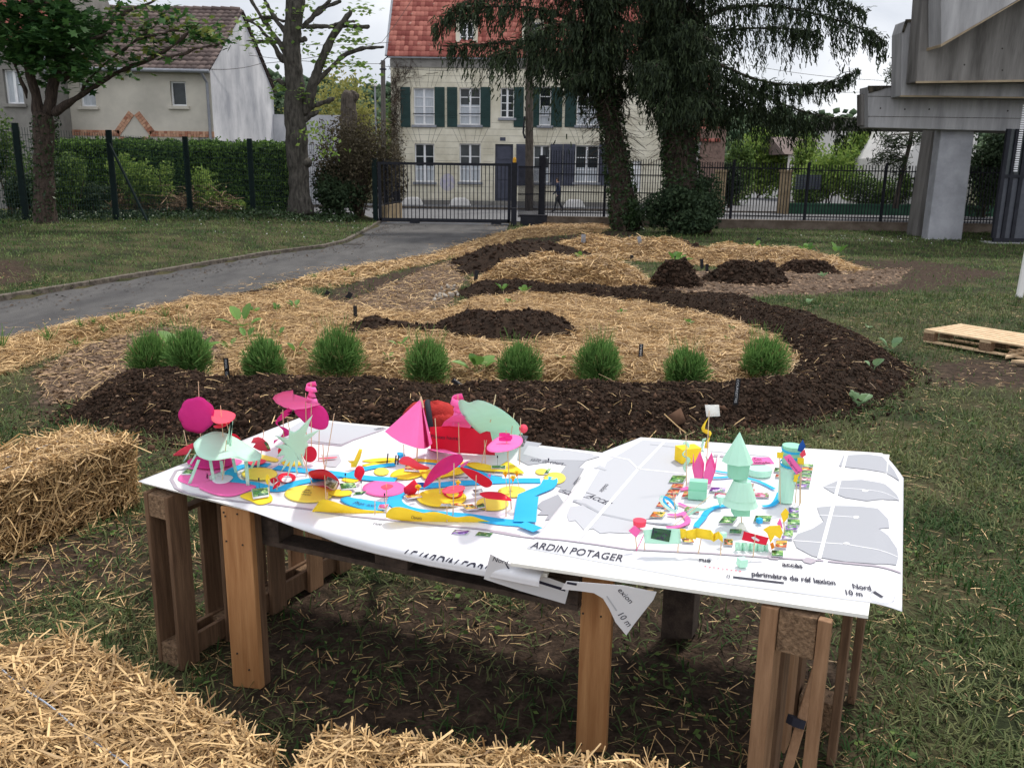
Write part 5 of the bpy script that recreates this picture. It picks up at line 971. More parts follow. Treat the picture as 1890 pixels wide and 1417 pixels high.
bg = [('pale yellow green willow beyond the low houses', 'tree', 620, 330, 130, 75, 210, 7000, .34, 'willow'), ('yellow shrub left of the utility pole', 'shrub', 668, 330, 195, 62, 70, 2600, .22, 'willow'), ('round green tree between the willow and the utility pole', 'tree', 745, 330, 150, 90, 80, 3000, .4, 'bush_mid'), ('dark green tree behind the linden trunk', 'tree', 505, 330, 128, 95, 90, 3000, .45, 'bush_dark'),
      ('light green tree at the far end of the alley', 'tree', 1400, 345, 235, 78, 130, 5200, .34, 'bush_light'), ('green hedge tree left of the alley', 'tree', 1358, 380, 262, 60, 60, 3600, .22, 'bush_mid'), ('pale maple beside the white house', 'tree', 1572, 330, 232, 58, 80, 3400, .26, 'bush_light'), ('tall light shrub behind the green wall', 'shrub', 1530, 385, 268, 51, 130, 5200, .2, 'bush_light'),
      ('dark shrub behind the green wall by the brick pillar', 'shrub', 1490, 388, 322, 49.6, 70, 2600, .16, 'bush_mid'), ('dense shrub with white blossom behind the green wall', 'shrub', 1600, 388, 312, 49.8, 110, 4200, .17, 'bush_mid'), ('shrub beside the stained white gable', 'shrub', 1658, 385, 318, 49.4, 50, 1500, .16, 'bush_mid'),
      ('dark yew like tree seen right of the concrete column', 'tree', 1826, 330, 215, 47, 110, 6500, .2, 'bush_dark'), ('grey green conifer behind the fence right of the column', 'tree', 1818, 400, 300, 49.2, 70, 3800, .17, 'bush_mid'), ('tree hedge at the right end of the street', 'tree', 1900, 390, 250, 50, 130, 4200, .2, 'bush_mid'), ('dark hedge filling the left side of the alley', 'hedge', 1345, 385, 300, 55, 50, 2600, .2, 'bush_dark'),
      ('light leafy tree in front of the small low house', 'tree', 1492, 335, 248, 58, 85, 4200, .22, 'bush_light'), ('green roadside shrub beyond the left end of the street', 'shrub', 520, 350, 250, 60, 100, 3600, .3, 'bush_dark'), ('mid green tree at the left behind the grey house', 'tree', -30, 330, 60, 60, 200, 6000, .35, 'bush_mid')]
for lab, cat, px, y0, y1, Y, wpx, n, sz, m in bg: bush('tree' if cat == 'tree' else cat, lab, cat, px, y0, y1, Y, wpx, n, sz, m, depth=wpx / FPX * Y * .4, lumps=16, z0=0, stems=5)
p_ = W(1612, 340, 49.3); cloud('blossom', bushpts((p_[0], 49.0, 1.6), (1.5, .7, 1.3), 500), .09, 'blossom', bpy.data.objects['shrub.012'] if 'shrub.012' in bpy.data.objects else None) if 'shrub.012' in bpy.data.objects else None
# pine twigs beside the white houses
pt = thing('pine_tree', 'dark tufted pine in front of the white house', 'tree', W(1650, 380, 47)); mb = MB(); tq = limb(mb, [(1652, 385, 47, .14), (1660, 330, 47, .12), (1680, 270, 47, .1), (1690, 200, 47, .1), (1680, 130, 47, .06)], 12, 7)
tufts = [(1640, 262), (1650, 270), (1655, 285), (1665, 300), (1672, 262), (1690, 258), (1640, 290), (1625, 285), (1648, 300), (1655, 255), (1700, 250), (1632, 252), (1618, 298), (1662, 318), (1652, 130), (1660, 115), (1655, 145), (1668, 140), (1662, 100), (1644, 140), (1672, 160)]
for a, b in tufts: c = W(a, b, 46.8); k = np.argmin(np.abs(tq[:, 2] - c[2])); mb.tube([tq[k], (tq[k] + c) / 2 + [0, 0, .05], c], [.04, .03, .015], 5)
mb.build('trunk', 'bark', pt, smooth=True); cloud('crown', np.concatenate([W(a, b, 46.8) + RNG.normal(0, .2, (110, 3)) for a, b in tufts]), .22, 'needle', pt, T=NEED)
# pollard stump
ps = thing('pollard_stump', 'bare pollarded trunk with knobbly head behind the shrubs', 'tree', W(645, 330, 44)); mb = MB(); limb(mb, [(645, 330, 44, .4), (644, 250, 44, .4), (646, 200, 44, .38), (644, 180, 44, .44), (643, 166, 44, .30)], 10, 12, .03)
for a, b in ((634, 172), (640, 166), (652, 167), (657, 172), (630, 214)): limb(mb, [(644, b + 22, 44, .2), (a, b + 6, 44, .2), (a + (a - 644) * .2, b, 44, .16)], 5, 8)
trunk_noise(mb.build('trunk', 'bark', ps, smooth=True), .12)
# ================================================================ POLES AND WIRES
def upole(label, px, py0, py1, Y, w0, w1, m='pole'):
    t = thing('utility_pole', label, 'utility pole', W(px, py0, Y), 'wooden utility poles'); a_, b_ = W(px, py0, Y), W(px, py1, Y); mb = MB(); mb.tube([(a_[0], Y, 0), (a_[0] + (b_[0] - a_[0]), Y, b_[2])], [w0, w1], 10); mb.build('shaft', m, t)
    mb = MB(); mb.box((b_[0] - .18, Y - .12, b_[2] - .5), (b_[0] + .18, Y - .04, b_[2] - .42)); mb.tube([(b_[0] - .2, Y, b_[2] - .2), (b_[0] + .3, Y, b_[2] + .25)], .03, 5); mb.build('bracket', 'black_metal', t); return a_, b_
upole('slim utility pole left of the stone house', 707, 330, 112, 50, .17, .12)
pa, pb = upole('thick dark utility pole in front of the stone house door bay', 977, 385, 30, 47.5, .22, .19, 'bark')
mb = MB(); a_, b_ = W(972, 215, 47.3), W(970, 245, 47.3); mb.tube([(a_[0] - .1, 47.3, a_[2]), (b_[0] - .12, 47.3, b_[2]), (b_[0] - .02, 47.3, b_[2] - .3)], .05, 6); tagit(mb.build('cable_box', 'black_metal'), 'black cable loop strapped to the thick utility pole', 'cable')
def wire(pts, lab):
    q = np.array([[*W(a, b, Y)] for a, b, Y in pts]); c = []
    for i in range(len(q) - 1):
        L_ = np.linalg.norm(q[i + 1] - q[i])
        for t in np.linspace(0, 1, 12): c.append(q[i] * (1 - t) + q[i + 1] * t - [0, 0, L_ * .02 * 4 * t * (1 - t)])
    mb = MB(); mb.tube(c, .014, 4); tagit(mb.build('overhead_wire', 'cable'), lab, 'wire', 'overhead wires')
wire([(390, 92, 45), (705, 118, 50)], 'overhead wire from the cream house gable to the slim pole'); wire([(390, 128, 40.2), (480, 118, 45), (705, 78, 50), (760, 0, 52)], 'overhead wire rising past the linden towards the red roof')
wire([(480, 76, 45), (722, 78, 52)], 'level overhead wire behind the linden crown'); wire([(707, 122, 50), (840, 130, 51.9)], 'short wire from the slim pole to the stone house'); wire([(1380, 120, 60), (1665, 150, 60)], 'upper overhead wire right of the big spruce'); wire([(1380, 160, 60), (1600, 170, 60)], 'lower overhead wire right of the big spruce')
ls = thing('street_lamp', 'distant white street lamp left of the slim utility pole', 'street lamp', W(694, 330, 70)); mb = MB(); a_ = W(692, 160, 70); mb.tube([(a_[0], 70, 0), (a_[0], 70, a_[2])], .07, 6); mb.build('pole', 'zinc', ls); mb = MB(); mb.box((a_[0] - .3, 69.9, a_[2]), (a_[0] + .15, 70.1, a_[2] + .2)); mb.build('lamp_head', 'white_wall', ls, bevel=.04)
# ================================================================ PERSON
def person():
    Y = 46.2; f_ = W(1030, 390, Y); x0 = f_[0]; z0 = .03
    t = thing('person', 'person in a dark jacket and trousers walking along the street', 'person', (x0, Y, z0))
    sk = {'pel': (x0, Y, z0 + .95, .155, .13), 'wai': (x0 - .02, Y, z0 + 1.12, .15, .12), 'che': (x0 - .04, Y, z0 + 1.36, .19, .14), 'nk': (x0 - .05, Y, z0 + 1.53, .07, .07), 'hd': (x0 - .09, Y, z0 + 1.66, .105, .095), 'top': (x0 - .09, Y, z0 + 1.76, .085, .08),
          'hl': (x0, Y - .1, z0 + .9, .1, .1), 'kl': (x0 - .13, Y - .1, z0 + .5, .065, .065), 'al': (x0 - .20, Y - .1, z0 + .09, .045, .045), 'tl': (x0 - .36, Y - .1, z0 + .04, .04, .035), 'hr': (x0, Y + .1, z0 + .9, .1, .1), 'kr': (x0 + .06, Y + .1, z0 + .5, .065, .065), 'ar': (x0 + .25, Y + .1, z0 + .14, .045, .045), 'tr': (x0 + .16, Y + .1, z0 + .04, .04, .035),
          'sl': (x0 - .04, Y - .19, z0 + 1.44, .07, .07), 'el': (x0 + .07, Y - .24, z0 + 1.16, .05, .05), 'wl': (x0 - .04, Y - .25, z0 + .92, .035, .035), 'fl': (x0 - .08, Y - .25, z0 + .83, .03, .02), 'sr': (x0 - .04, Y + .19, z0 + 1.44, .07, .07), 'er': (x0 - .06, Y + .24, z0 + 1.15, .05, .05), 'wr': (x0 - .2, Y + .24, z0 + .97, .035, .035), 'fr': (x0 - .27, Y + .24, z0 + .9, .03, .02)}
    E_ = [('pel', 'wai'), ('wai', 'che'), ('che', 'nk'), ('nk', 'hd'), ('hd', 'top'), ('pel', 'hl'), ('hl', 'kl'), ('kl', 'al'), ('al', 'tl'), ('pel', 'hr'), ('hr', 'kr'), ('kr', 'ar'), ('ar', 'tr'), ('che', 'sl'), ('sl', 'el'), ('el', 'wl'), ('wl', 'fl'), ('che', 'sr'), ('sr', 'er'), ('er', 'wr'), ('wr', 'fr')]
    K = list(sk); me = bpy.data.meshes.new('body'); me.from_pydata([sk[k][:3] for k in K], [(K.index(a), K.index(b)) for a, b in E_], []); o = link('body', me, ['jacket', 'trousers', 'skin', 'hair'], t)
    sm = o.modifiers.new('skin', 'SKIN'); me.skin_vertices.new() if not me.skin_vertices else None
    for i, k in enumerate(K): v = me.skin_vertices[0].data[i]; v.radius = sk[k][3:]; v.use_root = (k == 'pel')
    o.modifiers.new('sub', 'SUBSURF').levels = 2
    dg = bpy.context.evaluated_depsgraph_get(); m2 = bpy.data.meshes.new_from_object(o.evaluated_get(dg)); o.modifiers.clear(); o.data = m2
    for p_ in m2.polygons:
        c = p_.center; z = c.z - z0; p_.material_index = 1 if z < .92 and abs(c.y - Y) < .2 else (3 if z > 1.68 or (z > 1.57 and c.x > x0 - .08) else (2 if z > 1.52 or z < .88 else 0)); p_.use_smooth = True
person()
# ================================================================ GARDEN PLANTS
def lav(label, px, py, wpx, hpx, lean=0):
    b_ = SP(px, py); k = np.linalg.norm(b_ - CP) / FPX * RNG.uniform(.86, 1.02); w_ = wpx * k; h = hpx * k * RNG.uniform(.9, 1.12); t = thing('lavender_bush', label, 'lavender', b_, 'row of young lavender bushes')
    n = 3600; w_ *= 1.08; h *= 1.25; az = RNG.uniform(0, 6.283, n); pol = RNG.beta(1.4, 1.2, n) * 2.3; d = np.stack([np.cos(az) * np.sin(pol), np.sin(az) * np.sin(pol), np.cos(pol)], 1) * (1 + .13 * np.sin(az * 3 + RNG.uniform(0, 6)) + .09 * np.sin(az * 5 + pol * 4 + RNG.uniform(0, 6)))[:, None]
    R = np.stack([w_ / 2 * d[:, 0], w_ / 2 * d[:, 1], h * .5 * d[:, 2]], 1); c = b_ + [0, 0, h * .42]; u = RNG.uniform(.45, 1, (n, 1)); pos = c + R * u; pos[:, 2] = np.maximum(pos[:, 2], b_[2] + .005)
    dirs = d * .6 + np.array([lean, 0, 1.1]) + RNG.normal(0, .28, (n, 3)); dirs[pol > 1.2, 2] *= .4
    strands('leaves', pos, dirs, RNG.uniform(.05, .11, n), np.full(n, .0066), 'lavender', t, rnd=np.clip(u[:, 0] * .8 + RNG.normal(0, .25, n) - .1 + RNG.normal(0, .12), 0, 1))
    k2 = RNG.random(n) < .05; strands('dry_leaves', pos[k2], dirs[k2], RNG.uniform(.05, .11, k2.sum()), np.full(k2.sum(), .005), 'straw_dark', t)
    n = 60; az = RNG.uniform(0, 6.283, n); r_ = w_ * .42 * np.sqrt(RNG.random(n)); pos = np.stack([b_[0] + np.cos(az) * r_, b_[1] + np.sin(az) * r_, b_[2] + h * RNG.uniform(.8, 1.18, n)], 1); dirs = np.stack([np.cos(az) * .3, np.sin(az) * .3, np.ones(n)], 1) + RNG.normal(0, .15, (n, 3))
    strands('flower_stalks', pos, dirs, np.full(n, .16), np.full(n, .0035), 'lavender', t)
    mb = MB(); [mb.tube([b_ - [0, 0, .03], b_ + [RNG.normal(0, .03), RNG.normal(0, .03), h * .35]], .006, 5) for _ in range(7)]; mb.build('stem', 'twig', t)
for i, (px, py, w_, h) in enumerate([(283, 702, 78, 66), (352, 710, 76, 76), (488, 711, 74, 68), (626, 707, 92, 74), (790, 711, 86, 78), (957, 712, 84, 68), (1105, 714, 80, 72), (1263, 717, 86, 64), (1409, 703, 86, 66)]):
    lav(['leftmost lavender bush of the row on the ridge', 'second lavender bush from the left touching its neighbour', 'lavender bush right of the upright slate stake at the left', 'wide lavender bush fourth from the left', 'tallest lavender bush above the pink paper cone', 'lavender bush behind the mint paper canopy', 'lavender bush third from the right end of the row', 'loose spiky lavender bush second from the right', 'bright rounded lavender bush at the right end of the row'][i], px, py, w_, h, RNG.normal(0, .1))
def leafmesh(mb, b_, tip, wd, droop=.1, r=None):
    b_, tip = np.asarray(b_, float), np.asarray(tip, float); d = tip - b_; L_ = np.linalg.norm(d); s = np.cross(d, [0, 0, 1.0]); s /= np.linalg.norm(s) + 1e-9; n_ = np.cross(s, d); n_ /= np.linalg.norm(n_)
    T = np.linspace(0, 1, 8); vs = []; 
    for t in T: w2 = wd / 2 * (math.sin(math.pi * min(1, t * .9 + .08)) ** .7) * (1 + .08 * math.sin(t * 25)); c = b_ + d * t - np.array([0, 0, 1]) * droop * L_ * t * t; vs += [c - s * w2 + n_ * w2 * .35, c, c + s * w2 + n_ * w2 * .35]
    mb.add(vs, [(3 * i + j, 3 * i + j + 1, 3 * i + j + 4, 3 * i + j + 3) for i in range(7) for j in range(2)], r)
def seedling(label, px, py, hpx, n, m='seedling', wide=.5, grp='young vegetable plants in the beds', name='seedling', cat='seedling'):
    b_ = SP(px, py); k = np.linalg.norm(b_ - CP) / FPX; h = hpx * k; mb = MB(); st = MB(); t = thing(name, label, cat, b_, grp); a0 = RNG.uniform(0, 6.28)
    for i in range(n):
        a = a0 + i * 2.4; e = RNG.uniform(.35, 1.15); d = np.array([math.cos(a) * math.cos(e), math.sin(a) * math.cos(e), math.sin(e)]); o_ = b_ + d * h * .4; st.tube([b_ - [0, 0, .01], b_ + d * h * .2 + [0, 0, h * .08], o_], .003, 4)
        leafmesh(mb, o_, o_ + d * h * RNG.uniform(.45, .75), h * wide * RNG.uniform(.7, 1.1), .15)
    mb.build('leaf', m, t); st.build('stem', m, t)
SD = [(447, 608, 48, 5, 'tall bright seedling left of the big lavenders'), (455, 630, 30, 4, 'seedling in front of the tall bright one'), (340, 668, 66, 6, 'bushy dark green seedling behind the left lavenders'), (370, 665, 50, 5, 'light seedling between the two left lavenders'), (424, 646, 26, 5, 'curled leaf lettuce seedling on the straw'), (490, 668, 46, 6, 'leafy seedling behind the third lavender'), (515, 622, 22, 3, 'small grey green seedling on the straw'),
      (548, 655, 34, 4, 'two lobed seedling left of the fourth lavender'), (575, 657, 22, 3, 'small pale seedling by the fourth lavender'), (716, 665, 22, 4, 'small seedling between the fourth and fifth lavenders'), (740, 640, 24, 4, 'thin seedling on the soil left of the fifth lavender'), (882, 680, 52, 6, 'pale green cabbage seedling right of the fifth lavender'), (1038, 665, 18, 2, 'narrow seedling left of the third lavender from the right'), (470, 578, 20, 4, 'seedling near the driveway stakes'), (510, 575, 18, 4, 'seedling on the straw by the first far stake'),
      (545, 570, 22, 4, 'seedling beside the two leaning stakes'), (600, 640, 22, 3, 'seedling at the left tip of the soil mound'), (1145, 580, 14, 4, 'tiny dark seedling on the upper straw bed'), (940, 560, 14, 4, 'tiny seedling at the top of the straw ring'), (928, 518, 22, 5, 'light green leafy plant on the far ridge'), (968, 513, 20, 5, 'light green plant right of the leafy one on the ridge'), (1070, 512, 18, 4, 'seedling on the middle straw mound'), (1020, 503, 12, 3, 'seedling at the left of the middle straw mound'),
      (1246, 488, 32, 7, 'bright green plant crowning the cone of soil'), (1255, 470, 20, 4, 'small plant behind the cone of soil'), (1395, 470, 18, 4, 'plant on the far straw right of the cone'), (1440, 468, 22, 5, 'light plant on the far thin soil strip'), (1490, 468, 22, 5, 'leafy plant toward the right end of the far strip'), (1545, 472, 26, 5, 'tall plant at the right end of the far straw bed'), (1350, 610, 14, 3, 'small plant on the straw near the inner ridge edge'), (1340, 628, 10, 3, 'tiny plant below the straw ring edge'), (1270, 600, 18, 4, 'plant at the inner slope of the straw')]
for px, py, h, n, lab in SD: seedling(lab, px, py, h, n)
for px, py, h, n, lab in [(1644, 650, 30, 4, 'squash seedling with a pale leaf on the outer ridge'), (1612, 682, 26, 3, 'squash seedling on the right flank of the ridge'), (1588, 716, 36, 5, 'largest squash seedling at the front right of the ridge'), (1520, 497, 16, 4, 'squash seedling on the crest of the right soil mound'), (1600, 607, 12, 3, 'small squash seedling outside the ridge bend'), (1492, 562, 12, 3, 'tiny squash seedling behind the ridge bend')]: seedling(lab, px, py, h, n, 'squash', .75, name='squash_plant', cat='squash plant')
for i, (px, py, h) in enumerate([(5, 645, 40), (90, 628, 34), (140, 622, 22), (150, 606, 22), (172, 602, 16), (190, 604, 18), (210, 595, 20), (226, 592, 16), (248, 585, 18), (262, 586, 14), (303, 578, 24), (345, 572, 12), (580, 521, 14), (570, 514, 10), (638, 502, 10), (650, 505, 12)]):
    b_ = SP(px, py); k = np.linalg.norm(b_ - CP) / FPX; n = 26; az = RNG.uniform(0, 6.28, n); el = RNG.uniform(.7, 1.5, n); d = np.stack([np.cos(az) * np.cos(el), np.sin(az) * np.cos(el), np.sin(el)], 1); L_ = h * k * RNG.uniform(.5, 1.1, n)
    tagit(strands('grass_tuft', b_ + d * L_[:, None] / 2, d, L_, np.full(n, .007), 'lavender', sag=.05), 'thin leaved iris shoot %s along the driveway straw' % ['at the very left edge', 'second from the left', 'third from the left', 'fourth from the left', 'fifth from the left', 'sixth from the left', 'seventh from the left', 'eighth from the left', 'ninth from the left', 'tenth from the left', 'in front of the curved straw corner', 'just past the curved straw corner', 'left of the far pair', 'behind the thin soil strip', 'left one nearest the gate', 'right one nearest the gate'][i], 'plant', 'shoots planted along the driveway')
# stakes with writing
def stake(px, py, hpx, wpx, label, txt=None, lean=0.0, m='stake', tilt=0):
    b_ = SP(px, py); k = np.linalg.norm(b_ - CP) / FPX; h, w_ = hpx * k, wpx * k; t = thing('plant_label', label, 'plant label', b_, 'plant label stakes'); up = np.array([math.sin(lean), tilt, math.cos(lean)]); rt = np.array([math.cos(lean), 0, -math.sin(lean)])
    mb = MB(); mb.obox(b_ - rt * w_ / 2 - up * .04, rt * w_, (0, .004, 0), up * (h + .04)); mb.build('board', m, t, bevel=.001)
    if txt: text('writing', txt, b_ + up * h * .96 - rt * w_ * .26 - np.array([0, .003, 0]), -up, rt, w_ * .62, 'chalk', t, width=h * .85, lift=.0005)
ST = [(421, 712, 50, 9, 'dark slate stake with white writing by the second lavender', 'PERSIL  GEANT', -.02), (1182, 660, 32, 8, 'black stake with writing in the right straw bed', 'PIMENTS', .02), (1359, 728, 50, 9, 'black stake with writing left of the last lavender', 'COURGETTES', .03), (656, 590, 24, 7, 'black stake at the left tip of the soil mound', None, 0), (640, 552, 14, 9, 'leaning black stake by the driveway straw', None, .6), (601, 548, 12, 8, 'second leaning black stake by the driveway straw', None, .5),
      (877, 521, 22, 7, 'black stake at the left end of the far ridge', None, .15), (1067, 483, 9, 6, 'short black stake at the left of the far straw', None, 0), (1104, 483, 11, 6, 'short black stake in the middle of the far straw', None, 0), (1166, 481, 9, 6, 'short black stake left of the cone of soil', None, 0), (1247, 487, 14, 6, 'short black stake on top of the cone of soil', None, 0), (1297, 487, 18, 6, 'black stake leaning at the left of the staked mound', None, -.15), (1306, 485, 16, 6, 'upright black stake at the left of the staked mound', None, -.05),
      (1076, 468, 15, 8, 'grey slate stake on the double soil mound', None, 0), (1182, 460, 14, 7, 'grey slate stake leaning in the farthest straw', None, -.3), (1163, 442, 6, 5, 'small pale marker in the far straw', None, 0), (1206, 452, 14, 3, 'thin dark stick in the farthest soil heap', None, 0), (1400, 452, 12, 7, 'dark stake behind the far straw bed', None, 0)]
for px, py, h, w_, lab, tx, ln in ST: stake(px, py, h, w_, lab, tx, ln, 'zinc' if 'grey' in lab or 'pale' in lab else 'stake')
# the leaning lavender label right behind the table
b_ = SP(870, 728); top = V(836, 702, b_ + [0, .02, 0]); t = thing('plant_label', 'slanting black stake lettered LAVANDE behind the pink paper cone', 'plant label', b_, 'plant label stakes'); d = top - b_; L_ = np.linalg.norm(d); dd_ = d / L_; pr = np.cross(dd_, [0, 1, 0]); pr /= np.linalg.norm(pr)
mb = MB(); mb.obox(b_ - pr * .022, pr * .044, (0, .004, 0), d * 1.05); mb.build('board', 'stake', t); text('writing', 'LAVANDE ANGUS', top + pr * -.012 - np.array([0, .003, 0]) , -dd_, -pr if pr[2] < 0 else pr, .028, 'chalk', t, width=L_ * .92, lift=.0008)
mb = MB(); b2 = SP(860, 594); mb.tube([b2, V(866, 560, b2)], .004, 5); tagit(mb.build('thin_stick', 'stake'), 'thin dark stick standing at the top of the inner soil mound', 'stick')
# pile of stones at the left end of the far ridge
q = np.array([[*P(a, b)] for a, b in zip(RNG.normal(828, 15, 60), RNG.normal(545, 7, 60))]); grp = 'stones piled at the end of the far ridge'
for k in range(16):
    c = SP(*[(812, 546), (820, 540), (828, 536), (836, 538), (830, 544), (822, 550), (812, 553), (805, 550), (818, 546), (842, 542), (834, 550), (826, 531), (802, 557), (815, 536), (838, 532), (845, 548)][k]); s = RNG.uniform(.045, .085); v, f = inst(OCT[0], OCT[1], [c + [0, 0, s * .5]], randrot(1), np.array([[s * 1.3, s, s * .8]]))
    o = mesh_np('stone', v, f, 'stone', rnd=np.full(8, RNG.random())); o.modifiers.new('sub', 'SUBSURF').levels = 1; tagit(o, 'pale stone in the small pile at the left end of the far ridge', 'stone', grp)
# pallet lying on the lawn at the right
def board(mb, o, ax, ay, az): mb.obox(o, ax, ay, az)
a_, b_ = P(1703, 632), P(1960, 678); ex = (b_ - a_); ex[2] = 0; ex /= np.linalg.norm(ex); ey = np.array([-ex[1], ex[0], 0]); pl_ = thing('wooden_pallet', 'pale wooden pallet lying on the grass at the right edge', 'pallet', a_); o_ = a_ + [0, 0, .0]
for k in range(7): mb = MB(); mb.obox(o_ + ey * (.0 + k * .125) + [0, 0, .156], ex * 1.6, ey * .095, (0, 0, .022)); mb.build('deck_board', 'wood_pale', pl_, bevel=.003)
for k in range(3): mb = MB(); mb.obox(o_ + ex * (k * .73) + [0, 0, .132], ex * .14, ey * .845, (0, 0, .022)); mb.build('stringer', 'wood_pale', pl_, bevel=.003)
for k in range(3):
    for j in range(3): mb = MB(); mb.obox(o_ + ex * (k * .73) + ey * (j * .3725) + [0, 0, .034], ex * .14, ey * .10, (0, 0, .096)); mb.build('block', 'chipboard', pl_)
for j in range(3): mb = MB(); mb.obox(o_ + ey * (j * .3725) + [0, 0, .010], ex * 1.6, ey * .10, (0, 0, .022)); mb.build('bottom_board', 'wood_pale', pl_, bevel=.003)
for k, (a, b, c, d) in enumerate([(1855, 662, 1900, 652), (1866, 668, 1910, 672), (1860, 654, 1905, 645)]): p0, p1 = P(a, b, .02), P(c, d, .03); mb = MB(); e_ = p1 - p0; n_ = np.array([-e_[1], e_[0], 0]); n_ /= np.linalg.norm(n_); mb.prism([p0, p0 + e_ * .3 + n_ * .06, p1 + n_ * .06, p1 - n_ * .02, p0 + e_ * .2 - n_ * .02], (0, 0, .025)); tagit(mb.build('broken_board', 'wood_pale'), ('splintered board end nearest the pallet corner', 'lowest splintered board at the right edge', 'uppermost splintered board at the right edge')[k], 'board', 'splintered boards beside the pallet')
# red bag behind the table
b_ = P(795, 822); rb = thing('backpack', 'red backpack with black strap standing behind the table', 'backpack', b_); s = .36
def blob(name, c, r, m, par, nx_=16, nz_=10, pw=.8):
    v = []; 
    for i in range(nz_ + 1):
        ph = math.pi * i / nz_
        for j in range(nx_): a = 6.2832 * j / nx_; sx_ = abs(math.sin(ph)) ** pw; v.append((c[0] + r[0] * sx_ * math.copysign(abs(math.cos(a)) ** pw, math.cos(a)) * (1 + .05 * math.sin(5 * a + 3 * ph)), c[1] + r[1] * sx_ * math.copysign(abs(math.sin(a)) ** pw, math.sin(a)), c[2] + r[2] * math.copysign(abs(math.cos(ph)) ** pw, math.cos(ph)) * (1 + .04 * math.sin(7 * a))))
    return mesh_np(name, v, [(i * nx_ + j, (i + 1) * nx_ + j, (i + 1) * nx_ + (j + 1) % nx_, i * nx_ + (j + 1) % nx_) for i in range(nz_) for j in range(nx_)], m, par, smooth=True)
bt = V(790, 743, b_)[2]; blob('body', (b_[0], b_[1] + .02, bt / 2), (.22, .15, bt / 2), 'fabric_red', rb, pw=.7); blob('front_pocket', (b_[0] + .10, b_[1] - .10, bt * .42), (.12, .07, bt * .40), 'fabric_red', rb, pw=.7)
mb = MB(); mb.tube([(b_[0] - .02, b_[1] + .05, bt * .97), (b_[0] - .02, b_[1] - .04, bt + .015), (b_[0] + .0, b_[1] - .13, bt * .9), (b_[0] + .02, b_[1] - .2, bt * .6), (b_[0] + .02, b_[1] - .19, bt * .3)], .022, 8); mb.build('strap', 'fabric_black', rb, smooth=True)
# ================================================================ TABLE
ZL, ZR = .82, .862
def wd(o, ax, ay, az, nm, m, par, bev=.003): mb = MB(); mb.obox(o, ax, ay, az); return mb.build(nm, m, par, bevel=bev)
def pallet_upright(label, o, ex, L_, posts, faces=(0, .122), mats=('wood', 'wood_dark'), hgt=.80, lowrail=True, topblocks=True, z0=.0):
    """pallet standing on its long edge: ex runs along it, thickness runs along n"""
    o = np.asarray(o, float); ex = np.asarray(ex, float); ex[2] = 0; ex /= np.linalg.norm(ex); n = np.array([ex[1], -ex[0], 0]); t = thing('pallet_stand', label, 'pallet', o, 'upright pallets carrying the table')
    for k, (s, w_, m) in enumerate(posts):
        for fi, f_ in enumerate(faces): wd(o + ex * s + n * f_, ex * w_, n * .022, (0, 0, hgt), 'upright_board', m if isinstance(m, str) else m[fi], t)
    if topblocks:
        for s, w_, m in posts:
            for z in (z0 + .004, hgt - .104): wd(o + ex * (s + .004) + n * (faces[0] + .0225) + [0, 0, z], ex * (w_ - .008), n * (faces[1] - faces[0] - .023), (0, 0, .10), 'block', 'chipboard', t)
    if lowrail:
        for f_ in (faces[0] + .0225, faces[1] - .0225): wd(o + ex * .1 + n * f_ + [0, 0, .02], ex * (L_ - .2), n * .021, (0, 0, .095), 'rail', 'wood_dark', t)
        wd(o + ex * .1 + n * (faces[0] + .03) + [0, 0, hgt - .125], ex * (L_ - .2), n * .05, (0, 0, .02), 'rail', 'wood_dark', t)
    return t
dirL = np.array([.47, .88, 0]); nL = np.array([.88, -.47, 0])
A1 = P(293, 1222)
pallet_upright('weathered upright pallet at the left end of the table', A1, dirL, 1.2, [(0, .1, 'wood_dark'), (.27, .1, 'wood_dark'), (.55, .1, 'wood_dark'), (.82, .1, 'wood'), (1.05, .1, 'wood_dark')], hgt=.79)
# horizontal pallet carrying the left sheet, and its legs
hp = thing('table_pallet', 'dark horizontal pallet with pale legs spanning under the left plan', 'pallet', P(700, 1010, .6), None)
a_ = P(462, 1000, .60); b_ = P(1066, 1128, .60); ex = b_ - a_; L_ = np.linalg.norm(ex); exn = ex / L_; ey = np.array([-exn[1], exn[0], 0])
for k in range(3): wd(a_ + ey * (k * .36), ex, ey * .1, (0, 0, .022), 'bottom_board', 'wood_black', hp)
for k in range(3):
    for s in (.0, .42, .9): wd(a_ + ey * (k * .36) + exn * (s * (L_ - .145) / .9) + [0, 0, .0225], exn * .145, ey * .1, (0, 0, .09), 'block', 'wood_black', hp)
for k in range(7): wd(a_ + exn * (k * (L_ - .1) / 6) + [0, 0, .137], exn * .1, ey * .82, (0, 0, .02), 'deck_board', 'wood_black', hp)
for k in range(3): wd(a_ + ey * (k * .36) + [0, 0, .114], ex, ey * .1, (0, 0, .0225), 'stringer', 'wood_black', hp)
o = P(430, 1266); e = P(481, 1272) - o; wd(o, e, (.012, .024, 0), (0, 0, .80), 'leg', 'wood_orange', hp); wd(o + e * .72 + [.012, .0245, 0], e * .28, (.015, .035, 0), (0, 0, .79), 'leg_back', 'wood_dark', hp)
o2 = P(1062, 1388); e2 = P(1118, 1388) - o2; wd(o2, e2, (.01, .03, 0), (0, 0, .83), 'leg', 'wood_orange', hp)
q = P(1219, 1178); wd(q, (.145, .0, 0), (.05, .10, 0), (0, 0, .82), 'leg', 'wood_black', hp)
